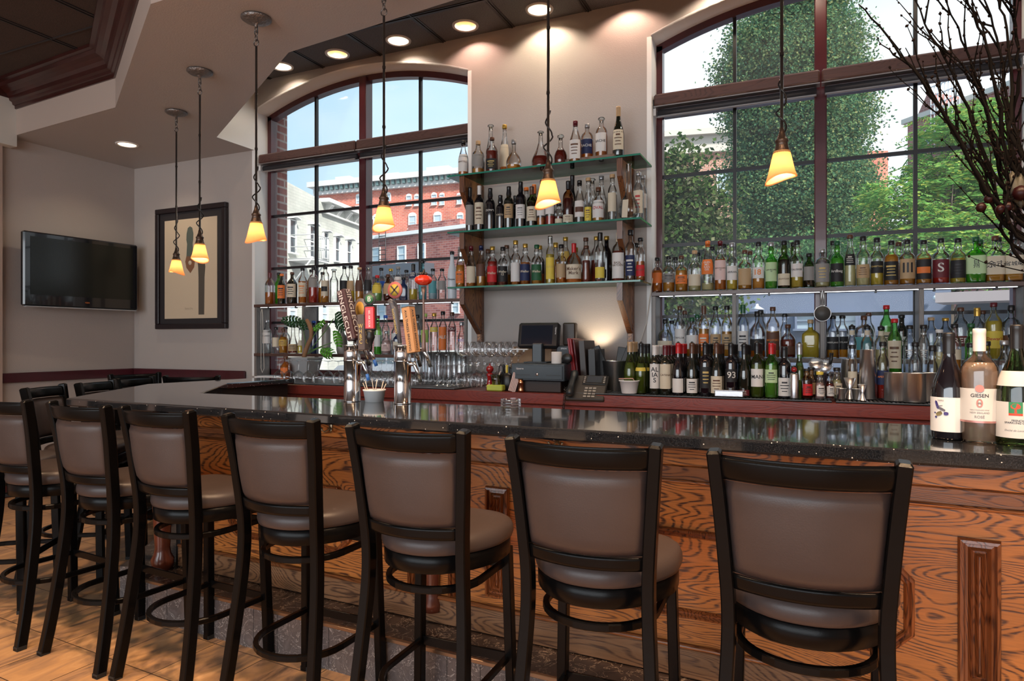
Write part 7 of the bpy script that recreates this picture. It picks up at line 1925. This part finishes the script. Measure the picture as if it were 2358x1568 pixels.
for i in range(12): z = z2 + (z1 + 1.0 - z2) * i / 11; m.tube([(x1, -0.5, z), (x2, -0.5, z)], 0.03, 4)
m.build('fire_ladder', M_muntin, db)
# parked car seen between the bottles
def car(p, yaw, col, label):
    t = thing('parked_car', label, 'car', (p.x, p.y, GZ0), yaw)
    m = MB(); prof_ = [(-2.1, 0.35), (-2.1, 0.75), (-1.9, 0.92), (-1.2, 0.98), (-0.65, 1.42), (0.75, 1.45), (1.5, 1.0), (2.05, 0.9), (2.15, 0.6), (2.1, 0.35)]
    m.prism(prof_, -0.85, 0.85, M=M90); m.build('body', col, t)
    m = MB(); m.prism([(-1.08, 1.0), (-0.62, 1.37), (0.05, 1.39), (0.05, 1.0)], -0.86, 0.86, M=M90); m.prism([(0.12, 1.0), (0.12, 1.39), (0.72, 1.39), (1.3, 1.0)], -0.86, 0.86, M=M90); m.build('side_window', M_wglass, t)
    for x in (-1.35, 1.35):
        for y in (-0.8, 0.8): MB().lathe([(0, -0.1), (0.33, -0.1), (0.34, 0), (0.33, 0.1), (0, 0.1)], 20, M=Matrix.Translation((x, y, 0.34)) @ Matrix.Rotation(R(90), 4, 'X')).build('wheel', M_plastic, t)
car(at_d(905, 800, 26), R(12), pm('silver car paint', (0.35, 0.38, 0.42), 0.25, metal=0.5), 'silver car parked beyond the lower shelf of the left window')
car(at_d(1030, 800, 30), R(12), pm('white car paint', (0.6, 0.6, 0.6), 0.3), 'pale car parked right of the silver car across the street')

# ---- right window: blue grey building, far blocks and trees
M_blue = pm('blue grey render', (0.155, 0.19, 0.275), 0.75, var=0.06, vscale=1.5)
a, b = at_d(1500, 700, 13.2), at_d(2190, 700, 10.8)
bl, L = facade('blue_grey_building', 'low blue grey rendered building across the street behind the right window shelves', a, b, GZ0, 2.45, M_blue, 3)
MB().box(-0.5, L, -0.06, 0.0, 1.95, 2.02).build('ledge', pm('darker blue trim', (0.10, 0.12, 0.18), 0.6), bl)
MB().box(-0.5, L, -0.10, 0.0, 2.9, 3.0).build('coping', pm('darker blue trim', (0.10, 0.12, 0.18), 0.6), bl)
for (px0, px1, yt, yb_, g_) in ((1836, 1880, 722, 757, M_wpale), (1722, 1762, 722, 790, M_blue), (1925, 1970, 722, 757, M_wpale)):
    x1, z1 = hit(bl, px0, yt); x2, z2 = hit(bl, px1, yb_)
    window(bl, (x1 + x2) / 2, z2, x2 - x1, z1 - z2, g_, trim=M_blue)
x1, z1 = hit(bl, 1747, 706)
t = MB().lathe([(0.0, 0.10), (0.02, 0.10), (0.03, 0.06), (0.13, 0.0), (0.12, 0.0), (0, 0.03)], 20, M=Matrix.Translation((x1, -0.18, z1 - 0.06))).build('wall_lamp', pm('white enamel', (0.8, 0.82, 0.85), 0.3), bl)
x1, z1 = hit(bl, 2154, 687); MB().lathe([(0, -0.05), (0.04, -0.03), (0.05, 0), (0.04, 0.03), (0, 0.05)], 12, M=Matrix.Translation((x1, -0.1, z1))).build('globe_lamp', pm('white enamel', (0.8, 0.82, 0.85), 0.3), bl)
a, b = at_d(2205, 700, 10.5), at_d(2500, 700, 9.5)
pb_, L = facade('grey_annex', 'grey building wing with a pale canopy edge at the right picture edge', a, b, GZ0, 2.1, pm('slate render', (0.10, 0.12, 0.15), 0.7), 0.5)
x1, z1 = hit(pb_, 2200, 683); MB().box(-0.2, L, -0.7, 0.1, z1 - 0.12, z1 + 0.03).build('canopy', pm('pinkish canopy', (0.50, 0.42, 0.41), 0.6), pb_)
a, b = at_d(1480, 600, 60), at_d(1720, 600, 58)
cb, L = facade('stone_topped_block', 'distant brick block with a broad pale stone cornice, left in the right window', a, b, GZ0, at_d(1580, 305, 59).z, brick_mat('pale red brick', (0.44, 0.20, 0.14, 1), (0.52, 0.26, 0.18, 1), (0.5, 0.38, 0.32, 1), 0.45, 0.16, 0.02), 10)
H_ = at_d(1580, 305, 59).z - GZ0; h2 = H_ - (at_d(1580, 355, 59).z - GZ0)
MB().box(-0.5, L, -0.5, 0.1, H_ - h2, H_).box(-1, L, -1.1, 0.1, H_ - 0.5, H_).build('stone_band', pm('buff stone', (0.55, 0.52, 0.46), 0.7), cb)
for px in (1668, 1560): x1, z1 = hit(cb, px, 450); window(cb, x1, z1, 1.1, 2.2, M_wpale)
# tall brick church-like block at the right
a, b = at_d(2090, 600, 50), at_d(2440, 600, 40)
M_cb = brick_mat('dusky red brick', (0.25, 0.09, 0.075, 1), (0.34, 0.13, 0.11, 1), (0.34, 0.23, 0.21, 1), 0.45, 0.16, 0.02)
tb, L = facade('gabled_brick_block', 'tall dusky red brick block with scaffold at the right of the right window', a, b, GZ0, at_d(2200, 235, 46).z, M_cb, 10)
Hb = at_d(2200, 235, 46).z - GZ0
m = MB()
xg0, xg1 = hit(tb, 2110, 300)[0], hit(tb, 2165, 300)[0]
m.prism([(xg0, Hb), (xg1, Hb), ((xg0 + xg1) / 2, Hb + 1.6)], 0, 3, M=M90)
m.build('gable', M_cb, tb)
MB().box(-0.3, L, -0.3, 0.1, Hb - 0.2, Hb + 0.15).build('coping', pm('buff stone', (0.55, 0.52, 0.46), 0.7), tb)
for (px, yt, yb_, w_) in ((2303, 355, 395, 22), (2330, 355, 395, 14), (2140, 300, 330, 14), (2303, 260, 290, 18)):
    x1, z1 = hit(tb, px, yt); x2, z2 = hit(tb, px, yb_); xl, _ = hit(tb, px - w_ / 2, yt); xr, _ = hit(tb, px + w_ / 2, yt)
    window(tb, x1, z2, abs(xr - xl), z1 - z2, M_wglass)
x1, z1 = hit(tb, 2168, 205); x2, z2 = hit(tb, 2235, 330)
sc = MB(); nx, nz_ = 8, 7; z1 = min(z1, Hb + 2.6)
for i in range(nx + 1): x = x1 + (x2 - x1) * i / nx; sc.tube([(x, -1.0, z2), (x, -1.0, z1)], 0.045, 4)
for j in range(nz_ + 1): z = z2 + (z1 - z2) * j / nz_; sc.tube([(x1, -1.0, z), (x2, -1.0, z)], 0.045, 4)
sc.build('scaffold', pm('white scaffold', (0.7, 0.7, 0.72), 0.5), tb)
a, b = at_d(2000, 600, 75), at_d(2045, 600, 75)
fb, L = facade('far_brick_corner', 'small bit of distant orange brick wall between the two trees', a, b, GZ0, at_d(2020, 347, 75).z, M_rb, 4)

# ---- trees
def leaves_mat(name, cols, rough=0.5):
    m, nt, o = new_mat(name)
    oi = N(nt, 'ShaderNodeNewGeometry'); r = N(nt, 'ShaderNodeValToRGB'); e = r.color_ramp.elements
    e[0].color = cols[0]; e[1].color = cols[-1]; e[0].position = 0; e[1].position = 1
    for i, c_ in enumerate(cols[1:-1]): x = e.new((i + 1) / (len(cols) - 1)); x.color = c_
    nt.links.new(oi.outputs['Random Per Island'], r.inputs[0])
    d = N(nt, 'ShaderNodeBsdfDiffuse'); tl = N(nt, 'ShaderNodeBsdfTranslucent'); ms = N(nt, 'ShaderNodeMixShader', i_Fac=0.35)
    nt.links.new(r.outputs[0], d.inputs[0]); nt.links.new(r.outputs[0], tl.inputs[0]); nt.links.new(d.outputs[0], ms.inputs[1]); nt.links.new(tl.outputs[0], ms.inputs[2])
    nt.links.new(ms.outputs[0], o.inputs[0]); return m
M_bark = pm('grey brown bark', (0.10, 0.075, 0.055), 0.9, var=0.3)
def tree(name, label, base, blobs, n, ls, mat, seed=1, trunk=0.25, clump=0.28, frond=False, per=26):
    """blobs: (centre, radii). Leaves sit in clumps near the surface and inside."""
    rn = random.Random(seed); t = thing(name, label, 'tree', tuple(base))
    m = MB(); top = max(b[0].z for b in blobs)
    m.tube([(0, 0, 0), (0.05, 0, (top - base.z) * 0.5), (0, 0.05, top - base.z)], [trunk, trunk * 0.7, trunk * 0.15], 8)
    for c_, rd in blobs:
        l = c_ - base
        for k in range(3):
            e = l + Vector((rn.uniform(-.7, .7) * rd.x, rn.uniform(-.7, .7) * rd.y, rn.uniform(-.3, .7) * rd.z)); s = Vector((0, 0, max(0.3, l.z * 0.55)))
            m.tube([s, s.lerp(e, 0.5) + Vector((0, 0, -0.1 * rd.z)), e], [trunk * 0.3, trunk * 0.18, trunk * 0.05], 5)
    m.build('trunk', M_bark, t)
    vol = [b[1].x * b[1].y + b[1].y * b[1].z + b[1].x * b[1].z for b in blobs]; tot = sum(vol)
    vs, fs = [], []
    for (c_, rd), v in zip(blobs, vol):
        for k in range(int(n * v / tot / per)):
            u = Vector((rn.gauss(0, 1), rn.gauss(0, 1), rn.gauss(0, 1))).normalized()
            rr = rn.uniform(0.62, 1.02) if rn.random() < 0.8 else rn.uniform(0.2, 0.7)
            cc = Vector((c_.x + u.x * rd.x * rr, c_.y + u.y * rd.y * rr, c_.z + u.z * rd.z * rr)) - base
            ax = Vector((rn.uniform(-1, 1), rn.uniform(-1, 1), rn.uniform(-.5, .2))).normalized()
            for j in range(per):
                if frond:
                    s_ = (j - per / 2) / per * clump * 2.2; side = 1 if j % 2 else -1
                    pz = cc + ax * s_ + Vector((0, 0, -abs(s_) * 0.4)); d = (ax.cross(Vector((0, 0, 1))) * side + ax * 0.4 + Vector((0, 0, rn.uniform(-.3, .1)))).normalized(); w_ = ls * 0.28
                else:
                    pz = cc + Vector((rn.gauss(0, 1), rn.gauss(0, 1), rn.gauss(0, 0.8))) * clump
                    d = Vector((rn.uniform(-1, 1), rn.uniform(-1, 1), rn.uniform(-1, .4))).normalized(); w_ = ls * 0.75
                e = d.cross(Vector((rn.uniform(-1, 1), rn.uniform(-1, 1), rn.uniform(-1, 1)))).normalized() * w_ * 0.5
                L_ = ls * rn.uniform(0.7, 1.2); i0 = len(vs)
                vs += [pz, pz + d * L_ * 0.5 + e, pz + d * L_, pz + d * L_ * 0.5 - e]; fs.append((i0, i0 + 1, i0 + 2, i0 + 3))
    MB().add(vs, fs).build('foliage', mat, t)
    return t
def B(px, py, t, rx, rz_, ry=None): 
    return (at_d(px, py, t), Vector((rx, ry or rx, rz_)))
def gnd(px, t): v = at_d(px, 786, t); v.z = GZ0; return v
L_dark = leaves_mat('maple leaves', [(0.045, 0.115, 0.075, 1), (0.085, 0.19, 0.10, 1), (0.15, 0.27, 0.12, 1), (0.30, 0.31, 0.13, 1)])
s = 24.0
def S(px_): return px_ * s / FPX
tree('maple_tree', 'tall dense dark green maple filling the middle of the right window', gnd(1835, s),
     [B(1840, 640, s, S(150), S(150)), B(1750, 560, s, S(75), S(110)), B(1925, 560, s, S(80), S(110)), B(1840, 450, s, S(150), S(130)), B(1735, 400, s, S(60), S(90)), B(1935, 420, s, S(75), S(100)), B(1830, 290, s, S(140), S(120)), B(1725, 250, s, S(60), S(70)), B(1700, 170, s, S(50), S(45)), B(1930, 270, s, S(80), S(90)), B(1820, 140, s, S(130), S(110)), B(1735, 95, s, S(60), S(55)), B(1915, 110, s, S(75), S(90)), B(1830, 20, s, S(100), S(70)), B(1900, -20, s, S(60), S(55)), B(1965, 180, s, S(40), S(40))],
     230000, 0.105, L_dark, 3, 0.35, 0.27)
L_loc = leaves_mat('locust leaves', [(0.07, 0.20, 0.045, 1), (0.15, 0.36, 0.08, 1), (0.26, 0.46, 0.12, 1), (0.44, 0.46, 0.08, 1)])
s = 17.0
tree('locust_tree', 'bright yellow green feathery locust tree at the right of the right window', gnd(2180, s),
     [B(2100, 540, s, S(120), S(75)), B(2060, 450, s, S(80), S(50)), B(2170, 400, s, S(85), S(60)), B(2200, 520, s, S(120), S(80)), B(2190, 300, s, S(90), S(50)), B(2260, 260, s, S(60), S(40)), B(2320, 340, s, S(60), S(60)), B(2250, 420, s, S(70), S(60)), B(2150, 610, s, S(150), S(60)), B(2040, 600, s, S(60), S(60)), B(2330, 600, s, S(90), S(60)), B(2330, 480, s, S(60), S(50))],
     50000, 0.15, L_loc, 5, 0.16, 0.30, frond=True, per=22)
L_pear = leaves_mat('pear leaves', [(0.03, 0.045, 0.03, 1), (0.05, 0.11, 0.03, 1), (0.11, 0.17, 0.05, 1), (0.20, 0.20, 0.12, 1)])
s = 9.5
tree('pear_tree', 'small grey green broad-leaved tree at the left edge of the right window', gnd(1570, s),
     [B(1560, 540, s, S(70), S(80)), B(1545, 440, s, S(50), S(70)), B(1610, 470, s, S(50), S(60)), B(1600, 570, s, S(70), S(70)), B(1570, 370, s, S(32), S(35)), B(1540, 660, s, S(60), S(70)), B(1630, 690, s, S(60), S(30)), B(1650, 560, s, S(35), S(60))],
     14000, 0.075, L_pear, 8, 0.06, 0.16, per=12)
s = 20.5
tree('young_tree', 'smaller mid green tree low between the maple and the locust tree', gnd(1960, s), [B(1960, 620, s, S(120), S(60)), B(1880, 600, s, S(70), S(60)), B(1700, 630, s, S(120), S(50))], 9000, 0.12, leaves_mat('mid green leaves', [(0.04, 0.12, 0.05, 1), (0.10, 0.24, 0.09, 1), (0.18, 0.32, 0.12, 1)]), 9, 0.1, 0.25)
